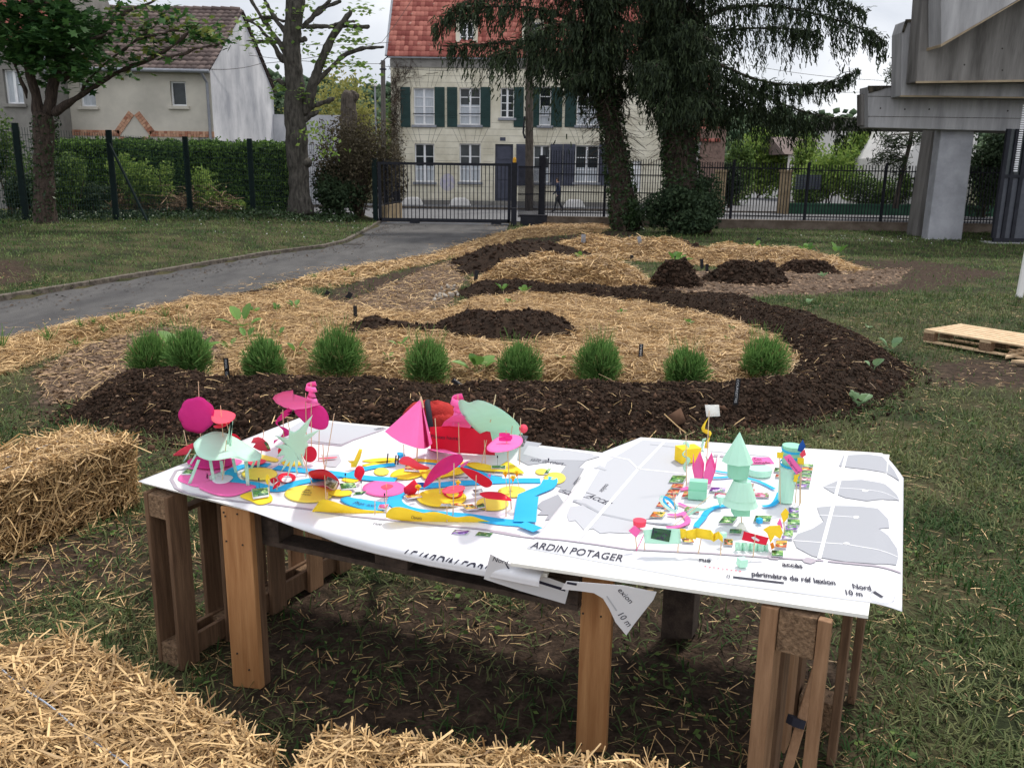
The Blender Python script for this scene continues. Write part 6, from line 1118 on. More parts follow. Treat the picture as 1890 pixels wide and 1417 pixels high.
for a, b, w_ in ((413, 945, 0), (416, 952, 0), (438, 948, 0), (418, 998, 0), (448, 1005, 0), (438, 1205, 0), (460, 1235, 0), (1076, 1131, 1), (1109, 1137, 1), (1073, 1372, 1)): q = onplane(a, b, (o, o2)[w_], np.cross((e, e2)[w_], [0, 0, 1.])); mb = MB(); mb.box((q[0] - .003, q[1] - .004, q[2] - .003), (q[0] + .003, q[1] + .004, q[2] + .003)); mb.build('nail', 'nail', hp)
# right end pallet with the slatted face
A4 = np.array([.76, 2.38, 0]); e4 = np.array([.5, .87, 0]); e4 /= np.linalg.norm(e4); n4 = np.array([e4[1], -e4[0], 0]); t4 = thing('pallet_stand', 'slatted upright pallet under the right end of the table', 'pallet', A4, 'upright pallets carrying the table')
wd(A4, n4 * .05, e4 * .03, (0, 0, .84), 'upright_board', 'wood', t4); wd(A4 + n4 * .165, n4 * .038, e4 * .03, (0, 0, .84), 'upright_board', 'wood', t4)
wd(A4 + n4 * .052 + e4 * .01 + [0, 0, .70], n4 * .11, e4 * .14, (0, 0, .135), 'block', 'chipboard', t4)
for k, s in enumerate((.16, .34, .52, .70)): wd(A4 + e4 * s, e4 * .10, n4 * .022, (0, 0, .82), 'upright_board', ('wood', 'wood_dark')[k % 2], t4)
for s, m in ((.54, 'wood_dark'), (.98, 'wood_dark')): wd(A4 + e4 * s + n4 * .165, e4 * .05, n4 * .03, (0, 0, .83), 'upright_board', m, t4)
wd(A4 + e4 * .98 + n4 * .03 + [0, 0, .5], e4 * .1, n4 * .13, (0, 0, .1), 'block', 'chipboard', t4); wd(A4 + e4 * .66 + n4 * .03 + [0, 0, .05], e4 * .1, n4 * .13, (0, 0, .12), 'block', 'chipboard', t4)
p0, p1 = A4 + n4 * .06 + e4 * .06 + [0, 0, .02], A4 + n4 * .13 + e4 * .36 + [0, 0, .62]; wd(p0, p1 - p0, n4 * .03 - np.array([0, 0, .008]), e4 * .02, 'brace', 'wood', t4)
mb = MB(); q = (p0 + p1) / 2; mb.tube([q + (p1 - p0) * .02, q + (p1 - p0) * .06], .032, 8); mb.build('strap', 'fabric_black', t4)
# boards
PA = np.array([P(a, b, ZL) for a, b in [(255, 888), (440, 935), (600, 974), (700, 1000), (800, 1022), (900, 1040), (1000, 1060)]]); PF = [P(a, b, ZL) for a, b in [(555, 770), (1118, 836)]]
lb = thing('plan_board', 'large white board under the left plan with its folded paper edge', 'board', P(600, 900, ZL), 'plan boards on the pallets')
mb = MB(); q = [P(a, b, ZL) for a, b in [(262, 886), (470, 940), (1010, 1058), (1118, 838), (720, 787), (557, 772)]]; mb.prism([p_ - [0, 0, .014] for p_ in q], (0, 0, .0125)); mb.build('board', 'foamboard', lb)
eL = np.array([.895, -.445, 0]); eL /= np.linalg.norm(eL); oL = np.array([-eL[1], eL[0], 0]) * -1     # outwards from the near edge
if oL[1] > 0: oL = -oL
def bend(p_, edge, out_, R=.022):
    p_ = np.array(p_, float); v_ = (p_ - edge) @ out_; k = v_ > 0; o_ = p_.copy(); th = np.minimum(v_[k] / R, 2.2)
    o_[k] = p_[k] - np.outer(v_[k], out_) + np.outer(np.sin(th) * R, out_); o_[k, 2] -= (1 - np.cos(th)) * R; return o_
eo = P(700, 1001, ZL)
# the left sheet: a grid from the far edge to just past the near edge, wrapped round it
def edge_y(x): return np.interp(x, PA[:, 0], PA[:, 1])
v = []; nu, nv = 60, 40
for i in range(nu + 1):
    s = i / nu; x0_, y0_ = np.interp(s, np.linspace(0, 1, 7), PA[:, 0]), np.interp(s, np.linspace(0, 1, 7), PA[:, 1]); xf, yf = PF[0][0] + s * (PF[1][0] - PF[0][0]), PF[0][1] + s * (PF[1][1] - PF[0][1])
    lip = .050 * smooth((s - .12) / .3)
    for j in range(nv + 1):
        t = j / nv
        if t < .25:
            th = (1 - t / .25) * float(lip); R = .020; a_ = th / R; v.append((x0_ + oL[0] * math.sin(min(a_, 1.9)) * R, y0_ + oL[1] * math.sin(min(a_, 1.9)) * R, ZL - (1 - math.cos(min(a_, 1.9))) * R - max(0, a_ - 1.9) * R))
        else:
            u = (t - .25) / .75; v.append((x0_ + (xf - x0_) * u, y0_ + (yf - y0_) * u, ZL + .0008 * float(lump(np.array(x0_ * 3 + u), np.array(u * 5), 1.2)) - .0))
f = [(i * (nv + 1) + j, (i + 1) * (nv + 1) + j, (i + 1) * (nv + 1) + j + 1, i * (nv + 1) + j + 1) for i in range(nu) for j in range(nv)]
ls_ = mesh_np('plan_sheet', v, f, 'paper', lb, smooth=True); ls_.modifiers.new('s', 'SOLIDIFY').thickness = .0008
rbz = thing('plan_board', 'thick white board carrying the kitchen garden plan on the right', 'board', P(1350, 980, ZR), 'plan boards on the pallets')
mb = MB(); q = [P(a, b, ZR) for a, b in [(942, 1037), (1603, 1134), (1642, 838), (1182, 806)]]; mb.prism([p_ - [0, 0, .014] for p_ in q], (0, 0, .0125)); mb.build('board', 'foamboard', rbz, bevel=.0015)
# right sheet: grid in image-traced corners, its right side curling down past the board
RP = {0: [(972, 1012), (1113, 834)], 1: [(1100, 1036), (1182, 807)], 2: [(1300, 1072), (1400, 822)], 3: [(1560, 1106), (1600, 834)], 4: [(1603, 1111), (1628, 836)]}
v = []; cols = []
for i in range(49):
    s = i / 48 * 4; k = min(3, int(s)); t = s - k; n0, f0 = [np.array(P(*RP[k][e], ZR)) * (1 - t) + np.array(P(*RP[k + 1][e], ZR)) * t for e in (0, 1)]; cols.append((n0, f0, 0))
nR, fR = [P(*RP[4][e], ZR) for e in (0, 1)]; nC, fC = P(1665, 1128, ZR - .012), P(1668, 882, ZR - .045)
for i in range(1, 13): t = i / 12; n0 = nR * (1 - t) + nC * t; f0 = fR * (1 - t) + fC * t; n0[2] = ZR - .012 * t * t; f0[2] = ZR - .045 * t ** 1.6; cols.append((n0, f0, 1))
for n0, f0, c in cols:
    for j in range(31): u = j / 30; p_ = n0 * (1 - u) + f0 * u; v.append((p_[0] + (.07 * math.sin(u * 3.14) if c else 0) * 0, p_[1], p_[2] + .0007 * abs(float(lump(np.array(p_[0] * 2.2), np.array(p_[1] * 2.2), 1.4)))))
f = [(i * 31 + j, (i + 1) * 31 + j, (i + 1) * 31 + j + 1, i * 31 + j + 1) for i in range(len(cols) - 1) for j in range(30)]
rs_ = mesh_np('plan_sheet', v, f, 'paper', rbz, smooth=True); rs_.modifiers.new('s', 'SOLIDIFY').thickness = .0008
# printed shapes on the sheets
def flatpoly(name, pts, z, m, par, th=.0006): mb = MB(); mb.prism([P(a, b, z) for a, b in pts], (0, 0, th)); return mb.build(name, m, par)
def line(name, pts, z, m, par, w_=.006, th=.0006):
    q = [P(a, b, z) for a, b in pts]; mb = MB(); L2 = []; R2 = []
    for i, p_ in enumerate(q):
        d = q[min(i + 1, len(q) - 1)] - q[max(i - 1, 0)]; d[2] = 0; d /= np.linalg.norm(d); n = np.array([-d[1], d[0], 0]) * w_ / 2; L2.append(p_ + n); R2.append(p_ - n)
    for i in range(len(q) - 1): mb.prism([L2[i], R2[i], R2[i + 1], L2[i + 1]], (0, 0, th))
    return mb.build(name, m, par)
z1, z2, z3 = ZR + .0026, ZR + .0031, ZR + .0036
flatpoly('printed_building', [(1170, 822), (1186, 812), (1300, 820), (1262, 873), (1240, 905), (1212, 955), (1168, 962), (1130, 955), (1058, 925), (1082, 893), (1096, 865), (1106, 858), (1116, 862), (1120, 852)], z1, 'print_light', rbz)
line('printed_wall', [(1118, 868), (1100, 863), (1060, 925), (1078, 930), (1110, 948), (1165, 960), (1215, 966), (1270, 972)], z2, 'print_grey', rbz, .014)
line('printed_path', [(1100, 866), (1066, 922)], z3, 'paper', rbz, .03)
flatpoly('printed_tree', [(1052, 935), (1046, 950), (1050, 962), (1062, 960), (1078, 978), (1095, 975), (1108, 984), (1125, 982), (1160, 984), (1180, 978), (1185, 965), (1110, 950), (1075, 932)], z1 - .0004, 'print_light', rbz)
line('fold_crease', [(1228, 813), (1178, 865), (1065, 998)], z3, 'crease', rbz, .012); line('fold_crease', [(1122, 840), (1160, 848), (1178, 865), (1265, 874)], z3, 'crease', rbz, .008); line('fold_crease', [(1563, 836), (1512, 1030)], z3, 'crease', rbz, .012)
line('printed_road', [(985, 991), (1040, 996), (1100, 1004), (1160, 1013), (1300, 1020), (1420, 1028), (1500, 1033), (1520, 1034)], z2, 'print_road', rbz, .010); line('printed_road', [(1528, 1035), (1600, 1042), (1664, 1048)], z2, 'print_road', rbz, .012)
flatpoly('printed_bush', [(1480, 1032), (1490, 1028), (1503, 1031), (1506, 1036), (1496, 1040), (1484, 1037)], z3, 'print_road', rbz); flatpoly('printed_bush', [(1416, 1026), (1425, 1023), (1440, 1028), (1436, 1032), (1420, 1031)], z3, 'print_road', rbz)
flatpoly('printed_tree', [(1519, 898), (1545, 887), (1590, 885), (1634, 892), (1656, 904), (1662, 912), (1640, 919), (1600, 924), (1560, 918), (1535, 908)], z1, 'print_grey', rbz)
flatpoly('printed_tree', [(1508, 936), (1540, 933), (1585, 934), (1620, 938), (1640, 955), (1642, 970), (1622, 975), (1640, 985), (1657, 1005), (1659, 1020), (1655, 1036), (1615, 1040), (1560, 1036), (1500, 1026), (1470, 1010), (1464, 995), (1472, 985), (1500, 975), (1520, 962), (1512, 948)], z1, 'print_grey', rbz)
flatpoly('printed_building', [(1557, 840), (1600, 838), (1628, 842), (1652, 862), (1662, 876), (1600, 866), (1548, 860)], z1, 'print_grey', rbz)
for a, b in ((1597, 905), (1580, 954), (1562, 1003)): flatpoly('printed_dot', [(a + 6 * math.cos(t), b + 2.4 * math.sin(t)) for t in np.linspace(0, 5.5, 8)], z3, 'crease', rbz)
for q in ([(1519, 898), (1597, 903), (1662, 912)], [(1464, 997), (1562, 1004), (1658, 1020)], [(1512, 950), (1580, 954)]): line('fold_crease', q, z3, 'crease', rbz, .004)
for k in range(8): flatpoly('printed_seat', [(1318 + k * 12, 838 + k), (1326 + k * 12, 839 + k), (1324 + k * 12, 843 + k), (1316 + k * 12, 842 + k)], z2, 'print_road', rbz)
line('printed_wall', [(1310, 832), (1420, 842)], z2, 'print_grey', rbz, .006); line('printed_wall', [(1200, 820), (1300, 832)], z2, 'print_grey', rbz, .01)
def wr(nm, s, A, B, z, hpx, par, m='ink', **kw):
    """lettering from pixel A to pixel B on the level z, letters hpx image pixels tall"""
    a_, b_ = P(*A, z), P(*B, z); up = P(A[0], A[1] - hpx, z) - a_; ex = b_ - a_; ey = np.array([-ex[1], ex[0], 0]); ey /= np.linalg.norm(ey); h = abs(up @ ey); return text(nm, s, a_, ex, ey, h / .72, m, par, width=np.linalg.norm(ex), lift=.0004, **kw)
wr('title', 'ARDIN POTAGER', (978, 1010), (1148, 1036), z2, 13, rbz, thick=.008); wr('street_name', 'rue', (1290, 1035), (1312, 1037), z3, 7, rbz, thick=.03); wr('caption', 'acc\u00e8s', (1444, 1044), (1482, 1048), z3, 8, rbz, thick=.03)
wr('legend', 'p\u00e9rim\u00e8tre de r\u00e9f lexion', (1387, 1062), (1543, 1079), z3, 9, rbz, thick=.03); wr('legend', 'Nord', (1574, 1085), (1609, 1089), z3, 9, rbz, thick=.03); wr('legend', '10 m', (1559, 1096), (1593, 1100), z3, 9, rbz, thick=.03); wr('legend', '0', (1340, 1066), (1347, 1067), z3, 7, rbz)
line('scale_bar', [(1353, 1064), (1447, 1075)], z3, 'ink', rbz, .010); line('north_mark', [(1613, 1091), (1629, 1100)], z3, 'ink', rbz, .012)
line('north_ring', [(1629 + 23 * math.cos(t), 1098 + 13 * math.sin(t)) for t in np.linspace(0, 6.283, 22)], z3, 'print_light', rbz, .002)
q = [(1300 + k * 8, 1044 + k * 1.1) for k in range(9)]; mbd = MB(); [mbd.prism([P(a, b, z3), P(a + 4, b + .5, z3), P(a + 4, b + 1.7, z3), P(a, b + 1.2, z3)], (0, 0, .0005)) for a, b in q]; mbd.build('dashed_line', 'paper_coral', rbz)
mbd = MB(); [mbd.prism([P(a, b, z3), P(a + 1.6, b, z3), P(a + .6, b + 3, z3), P(a - 1, b + 3, z3)], (0, 0, .0005)) for a, b in [(1188 - k * 2.2, 985 + k * 4.6) for k in range(7)]]; mbd.build('dashed_line', 'paper_magenta', rbz)
wr('caption', 'ACC\u00c8S', (1082, 916), (1121, 932), z3, 8, rbz, thick=.02); a_, b_ = P(1118, 893, z3), P(1106, 906, z3); text('caption', 'couloir', a_, b_ - a_, np.array([.45, .2, 0]), .030, 'ink', rbz, width=np.linalg.norm(b_ - a_) * 1.1)
for q in ([(1080, 908), (1100, 914)], [(1075, 916), (1088, 920)]): line('printed_line', q, z3, 'ink', rbz, .003)
dl_ = fR[:2] - nR[:2]; ul_ = dl_ / np.linalg.norm(dl_); nl_ = np.array([ul_[1], -ul_[0]])
import bmesh
for o in [o for o in COL.objects if o.parent == rbz and o.name.split('.')[0] not in ('plan_sheet', 'board')]:
    if o.name.startswith(('printed_tree', 'printed_building', 'fold', 'printed_road')): bm = bmesh.new(); bm.from_mesh(o.data); bmesh.ops.triangulate(bm, faces=bm.faces); bmesh.ops.subdivide_edges(bm, edges=bm.edges, cuts=7, use_grid_fill=True); bm.to_mesh(o.data); bm.free()
    n = len(o.data.vertices); c = np.empty(n * 3, np.float32); o.data.vertices.foreach_get('co', c); c = c.reshape(-1, 3); e_ = (c[:, :2] - nR[:2]) @ nl_; u_ = np.clip((c[:, :2] - nR[:2]) @ ul_ / np.linalg.norm(dl_), 0, 1)
    wn, wf_ = max((nC[:2] - nR[:2]) @ nl_, .01), max((fC[:2] - fR[:2]) @ nl_, .01); t_ = np.clip(e_ / (wn * (1 - u_) + wf_ * u_), 0, 1); c[:, 2] -= (.012 * t_ ** 2) * (1 - u_) + (.045 * t_ ** 1.6) * u_; o.data.vertices.foreach_set('co', c.ravel())
# left sheet prints
y1, y2 = ZL + .0022, ZL + .0030
line('printed_edge', [(355, 862), (325, 868), (316, 884), (325, 900), (345, 910), (400, 919), (440, 925), (500, 930), (560, 938), (576, 940)], y1, 'print_road', lb, .014); line('printed_edge', [(583, 943), (650, 952), (710, 958), (800, 968), (880, 975), (930, 982), (960, 988)], y1, 'print_road', lb, .012)
line('printed_edge', [(905, 980), (950, 988), (990, 993)], y1 + .0004, 'print_road', lb, .01); line('printed_wall', [(560, 815), (630, 822), (650, 812), (700, 795), (712, 790)], y1, 'print_road', lb, .014); flatpoly('printed_building', [(560, 775), (712, 790), (650, 811), (630, 820), (560, 812), (510, 805)], y1 - .0004, 'print_light', lb)
for q in ([(960, 812), (1000, 818), (985, 830), (1025, 836), (1040, 830), (1095, 838), (1060, 870), (1040, 900), (1018, 895), (1045, 858), (1015, 852), (975, 858), (955, 848)],): flatpoly('printed_building', q, y1, 'print_grey', lb)
flatpoly('printed_room', [(975, 822), (1090, 838), (1108, 842), (1080, 850), (1000, 848), (965, 838)], y2, 'print_light', lb); flatpoly('printed_tree', [(1000, 925), (990, 935), (1000, 942), (992, 950), (1012, 950), (1006, 960), (1030, 955), (1042, 930), (1030, 912)], y1, 'print_grey', lb)
flatpoly('printed_wall', [(1062, 862), (1078, 864), (1050, 912), (1030, 906)], y2, 'print_grey', lb)
wr('caption', 'salle de cours', (977, 850), (1038, 858), y2, 7, lb); wr('caption', 'ACC', (1032, 905), (1052, 914), y2 + .0005, 8, lb); a_, b_ = P(1068, 880, y2), P(1057, 893, y2); text('caption', 'couloir', a_, b_ - a_, np.array([.45, .2, 0]), .028, 'ink', lb, width=np.linalg.norm(b_ - a_) * 1.1)
wr('caption', 'couloir', (694, 794), (712, 790), y2, 5, lb); wr('street_name', 'rue', (687, 967), (703, 969), y1, 5, lb); flatpoly('printed_tree', [(600, 840), (625, 838), (630, 850), (620, 862), (600, 860)], y1, 'print_light', lb); flatpoly('printed_dot', [(935, 946), (944, 942), (955, 944), (953, 949), (943, 952)], y1, 'print_light', lb)
# the long title wraps round the sheet's edge
t_ = wr('title', 'LE JARDIN FOR\u00caT', (738, 1025), (912, 1060), ZL + .0015, 16, lb, thick=.008)
bm = bmesh.new(); bm.from_mesh(t_.data); bmesh.ops.triangulate(bm, faces=bm.faces); bmesh.ops.subdivide_edges(bm, edges=bm.edges, cuts=5, use_grid_fill=True); bmesh.ops.delete(bm, geom=[v for v in bm.verts if (float(np.interp(v.co.x, PA[:, 0], PA[:, 1])) - v.co.y) * abs(oL[1]) > .027], context='VERTS'); bm.to_mesh(t_.data); bm.free()
n = len(t_.data.vertices); c = np.empty(n * 3, np.float32); t_.data.vertices.foreach_get('co', c); c = c.reshape(-1, 3)
ex_, ey_ = np.interp(c[:, 0], PA[:, 0], PA[:, 0]), np.interp(c[:, 0], PA[:, 0], PA[:, 1]); vv = (ey_ - c[:, 1]) * abs(oL[1]); R = .0218; k = vv > 0; th = np.minimum(vv / R, 1.9)
c[k, 0] += oL[0] * np.sin(th[k]) * R; c[k, 1] = ey_[k] + oL[1] * np.sin(th[k]) * R; c[k, 2] = ZL + .0012 - (1 - np.cos(th[k])) * R - np.maximum(0, vv[k] / R - 1.9) * R; t_.data.vertices.foreach_set('co', c.ravel())
# corners of older sheets hanging below the boards
def vsheet(name, pts, base, m, par, n=(0, 1.0, .25), wav=.0):
    n = np.array(n); n /= np.linalg.norm(n); mb = MB(); q = [onplane(a, b, base, n) for a, b in pts]; mb.prism(q, n * .0008); return mb.build(name, m, par), n
B0 = P(930, 1050, ZL - .01) + [0, -.012, 0]; hs = thing('hanging_sheet', 'white plan corner hanging below the boards with a scale bar', 'paper sheet', B0, 'sheets hanging under the boards'); o_, nn = vsheet('sheet', [(905, 1022), (893, 1068), (960, 1090), (1043, 1114), (1052, 1080), (940, 1040)], B0, 'paper', hs)
def wrp(nm, s, A, B, hpx, base, n, par, m='ink'):
    n = np.array(n, float); n /= np.linalg.norm(n); a_, b_ = onplane(*A, base, n), onplane(*B, base, n); ex = b_ - a_; ey = np.cross(n, ex); ey = -ey if (onplane(A[0], A[1] - 5, base, n) - a_) @ ey < 0 else ey; ey /= np.linalg.norm(ey); sz = abs((onplane(A[0], A[1] - hpx, base, n) - a_) @ ey); t = text(nm, s, a_ - n * .0014, ex, ey, sz / .72, m, par, width=np.linalg.norm(ex), lift=0); return t
wrp('legend', 'Nord', (908, 1034), (936, 1041), 9, B0, nn, hs); wrp('legend', '0', (969, 1069), (976, 1071), 11, B0, nn, hs)
def vbar(pts, base, n, par, nm='scale_bar', m='ink'): mb = MB(); mb.prism([onplane(a, b, base - n * .0012, n) for a, b in pts], -n * .0004); mb.build(nm, m, par)
vbar([(979, 1066), (1044, 1086), (1043, 1091), (978, 1071)], B0, nn, hs); vbar([(933, 1041), (936, 1042), (943, 1053), (939, 1052)], B0, nn, hs, 'north_mark')
B1_ = P(1060, 1078, ZR - .016) + [0, -.01, 0]; hs2 = thing('hanging_sheet', 'curled plan corner reading 10 m hanging by the bright middle leg', 'paper sheet', B1_, 'sheets hanging under the boards')
o_, nn = vsheet('sheet', [(1046, 1072), (1036, 1087), (1068, 1090), (1096, 1094), (1113, 1104), (1124, 1122), (1136, 1148), (1156, 1172), (1170, 1152), (1206, 1106), (1212, 1092), (1150, 1080)], B1_, 'paper', hs2)
wrp('legend', '10 m', (1138, 1132), (1158, 1156), 19, B1_, nn, hs2); wrp('legend', 'exion', (1139, 1088), (1162, 1113), 15, B1_, nn, hs2); vbar([(1047, 1073), (1065, 1076), (1064, 1080), (1046, 1077)], B1_, nn, hs2); vbar([(1119, 1100), (1121, 1099), (1139, 1126), (1137, 1127)], B1_, nn, hs2, 'scale_outline', 'print_light')
# ================================================================ PAPER MODEL
def smoothpts(q, n=5):
    q = [np.asarray(p_, float) for p_ in q]; o = []; m_ = len(q)
    for i in range(m_):
        p0, p1, p2, p3 = q[i - 1], q[i], q[(i + 1) % m_], q[(i + 2) % m_]
        for k in range(n): t = k / n; o.append(.5 * (2 * p1 + (p2 - p0) * t + (2 * p0 - 5 * p1 + 4 * p2 - p3) * t * t + (3 * p1 - p0 - 3 * p2 + p3) * t ** 3))
    return o
def paper(name, q, m, par=None, dome=0.0, round_=True, n=None, roll=0.0, rings=5, th=.0007):
    """a cut sheet: q outline in space, dome lifts its middle, roll bends it about its length"""
    q = np.array(smoothpts(q, 4) if round_ else [q[i] * (1 - t) + q[(i + 1) % len(q)] * t for i in range(len(q)) for t in (0, .34, .67)]); c = q.mean(0); k = len(q)
    if n is None: _, _, vt = np.linalg.svd(q - c); n = vt[2]; n = n * (1 if n[2] > 0 else -1)
    _, _, vt = np.linalg.svd(q - c); e1 = vt[0]; span = np.abs((q - c) @ vt[1]).max() + 1e-9
    v = [c + n * dome]; 
    for r in range(1, rings + 1): s = r / rings; v += list(c + (q - c) * s + n * dome * (1 - s * s))
    v = np.array(v); 
    if roll: u = (v - c) @ vt[1] / span; v = v + n * (roll * u * u)[:, None]
    f3 = [(0, 1 + j, 1 + (j + 1) % k) for j in range(k)]; f4 = [(1 + (r - 1) * k + j, 1 + r * k + j, 1 + r * k + (j + 1) % k, 1 + (r - 1) * k + (j + 1) % k) for r in range(1, rings) for j in range(k)]
    me = bpy.data.meshes.new(name); me.from_pydata([tuple(map(float, x)) for x in v], [], f3 + f4); me.update(); me.polygons.foreach_set('use_smooth', np.ones(len(f3 + f4), bool)); o = link(name, me, m, par); s = o.modifiers.new('s', 'SOLIDIFY'); s.thickness = th; s.offset = 0; return o
def EL(cx, cy, rx, ry, n=10, a=0): return [(cx + rx * math.cos(t) * math.cos(a) - ry * math.sin(t) * math.sin(a), cy + rx * math.cos(t) * math.sin(a) + ry * math.sin(t) * math.cos(a)) for t in np.linspace(0, 6.283, n, endpoint=False)]
def flat(label, m, pts, dz=.004, z=ZL, cat='paper cutout', grp='flat coloured cutouts on the left plan', name='paper_cutout', **kw):
    o = paper(name, [P(a, b, z + dz) for a, b in pts], 'paper_' + m if 'photo' not in m else m, **kw); return tagit(o, label, cat, grp)
def stick(par, base, top, z=ZL, r=.0021, m='stick'):
    b_ = P(*base, z); t_ = V(*top, b_); mb = MB(); mb.tube([b_, t_], [r, r * .85], 6); mb.build('stick', m, par); return b_, t_
def canopy(label, m, pts, base, pierce, top=None, tilt=(0, 0), z=ZL, sticks=(), cat='paper canopy', name='paper_canopy', grp='paper shapes standing on sticks on the left plan', **kw):
    b_ = P(*base, z); t = thing(name, label, cat, b_, grp); c = V(*pierce, b_); n = np.array([-tilt[0], -tilt[1], 1.0]); n /= np.linalg.norm(n)
    paper('paper', [onplane(a, b, c, n) for a, b in pts], 'paper_' + m, t, n=n, **kw)
    if top: stick(t, base, top, z)
    for s in sticks: stick(t, *s, z)
    return t
def upright(label, m, pts, base, sticks=(), z=ZL, cat='paper shape', name='paper_shape', lean=0, turn=0, grp='paper shapes standing on sticks on the left plan', photo=None, writing=None, **kw):
    b_ = P(*base, z); t = thing(name, label, cat, b_, grp); n = np.array([turn, 1.0, lean]); n /= np.linalg.norm(n)
    paper('paper', [onplane(a, b, b_, n) for a, b in pts], 'paper_' + m, t, n=-n, **kw)
    for s in sticks: stick(t, *s, z)
    if photo: q, pm = photo; paper('photo', [onplane(a, b, b_ - n * .005, n) for a, b in q], pm, t, round_=False, rings=1)
    if writing:
        for s, A, B, h in writing: wrp('writing', s, A, B, h, b_ - n * (.004 + kw.get('dome', 0)), n, t)
    return t
FL = [('large pink cutout lying at the left end of the plan', 'pink', [(328, 884), (340, 870), (372, 852), (400, 845), (446, 849), (430, 862), (398, 873), (380, 880), (388, 888), (366, 898), (345, 893)], .003), ('magenta pink cutout lobe in front of the large pink one', 'pink', [(366, 898), (384, 886), (420, 889), (472, 896), (455, 907), (430, 915), (405, 914), (384, 908)], .006),
      ('dark red cutout under the legged mint canopy', 'magenta', [(345, 852), (365, 842), (400, 838), (428, 846), (428, 857), (395, 865), (362, 862)], .012), ('red cutout behind the legged mint canopy', 'coral', [(455, 850), (475, 846), (492, 850), (480, 857), (462, 858)], .012),
      ('yellow oval inside the blue arc at the left', 'pale_yellow', EL(479, 874, 33, 11.5), .010), ('large yellow oval with three lines of writing', 'pale_yellow', EL(570, 911, 45, 16), .006), ('angular yellow cutout under a green photo card', 'yellow', [(443, 914), (480, 904), (499, 912), (502, 924), (480, 931), (462, 924)], .005),
      ('small yellow cutout left of the red curled banner', 'yellow', [(630, 885), (655, 876), (668, 882), (652, 890)], .004), ('small yellow oval behind the big red disc', 'yellow', [(520, 852), (545, 850), (560, 857), (530, 860)], .005), ('yellow slip behind the mint star', 'pale_yellow', [(478, 838), (512, 846), (508, 852), (480, 846)], .004),
      ('curled yellow saucer right of the large yellow oval', 'yellow', EL(628, 909, 22, 6.5), .010), ('round yellow cutout behind the pink ellipse', 'pale_yellow', EL(704, 870, 14, 7), .005), ('wide yellow cutout with faint writing behind the pink ellipse', 'yellow', [(720, 878), (735, 866), (775, 862), (790, 870), (765, 882), (740, 884)], .006),
      ('long pink ellipse with a small red patch in the centre', 'pink', EL(709, 901, 40, 15), .006), ('blue cutout lettered by hand between the yellow banners', 'cyan', [(628, 921), (640, 916), (655, 919), (690, 924), (716, 929), (714, 938), (690, 944), (650, 934), (636, 928)], .006), ('tiny blue cutout right of the lettered blue one', 'cyan', EL(710, 929, 8, 3), .014),
      ('thin yellow slip along the far side of the plan', 'yellow', [(668, 850), (700, 845), (735, 846), (720, 852), (690, 853)], .004), ('second thin yellow slip along the far side', 'yellow', [(668, 858), (705, 851), (730, 852), (715, 860), (690, 862)], .004), ('long yellow strip behind the red leaf', 'yellow', [(765, 846), (800, 848), (860, 853), (850, 858), (790, 853), (762, 851)], .004),
      ('mustard cutout with wavy top under the mint leaf canopy', 'yellow', [(860, 856), (880, 853), (925, 862), (935, 851), (955, 862), (967, 873), (950, 872), (915, 870), (880, 866)], .009), ('mustard box shaped cutout in the middle of the plan', 'yellow', [(780, 868), (810, 865), (850, 862), (856, 872), (830, 878), (795, 884), (780, 880)], .010),
      ('yellow oval by the three yellow flowers', 'pale_yellow', EL(945, 907, 26, 10.5), .005), ('yellow half oval under the flat red oval', 'pale_yellow', EL(909, 929, 30, 13), .005), ('yellow cutout under the red dishes', 'yellow', EL(815, 918, 46, 17), .010), ('small yellow oval near the right end of the left plan', 'pale_yellow', EL(1000, 870, 12, 5.5), .005), ('yellow oval at the right end of the left plan', 'pale_yellow', EL(1024, 882, 20, 11), .006),
      ('lilac patch under the mint star', 'lilac', [(497, 862), (540, 855), (600, 862), (590, 872), (540, 880), (500, 874)], .002), ('lilac strip along the blue path', 'lilac', [(860, 942), (960, 948), (955, 960), (880, 952)], .002), ('grey patch under the legged mint canopy', 'lilac', [(392, 884), (415, 876), (430, 880), (420, 890), (400, 892)], .008),
      ('small pink tip under the big red disc', 'pink', [(582, 898), (600, 896), (606, 903), (590, 905)], .004), ('blue tab standing near the navy sticks', 'cyan', [(733, 835), (745, 836), (748, 843), (738, 846)], .03), ('thin red slip at the far left of the plan', 'coral', [(590, 845), (620, 843), (618, 845), (592, 847)], .012)]
for lab, m, pts, dz in FL: flat(lab, m, pts, dz, dome=.002 if dz > .004 else 0)
def ribbon(label, m, pts, w_, dz, z=ZL, grp='blue paper ribbons on the left plan'):
    q = smoothpts([P(a, b, z + dz) for a, b in pts] + [P(pts[-1][0], pts[-1][1], z + dz)], 4)[:-8]; mb = MB(); vs = []
    for i, p_ in enumerate(q):
        d = q[min(i + 1, len(q) - 1)] - q[max(i - 1, 0)]; d /= np.linalg.norm(d) + 1e-9; n = np.array([-d[1], d[0], 0]) * w_ / 2; vs += [p_ + n + [0, 0, .001], p_ - n]
    mb.add(vs, [(2 * i, 2 * i + 1, 2 * i + 3, 2 * i + 2) for i in range(len(q) - 1)]); o = mb.build('paper_ribbon', 'paper_' + m); s = o.modifiers.new('s', 'SOLIDIFY'); s.thickness = .0007; s.offset = 0; return tagit(o, label, 'paper ribbon', grp)
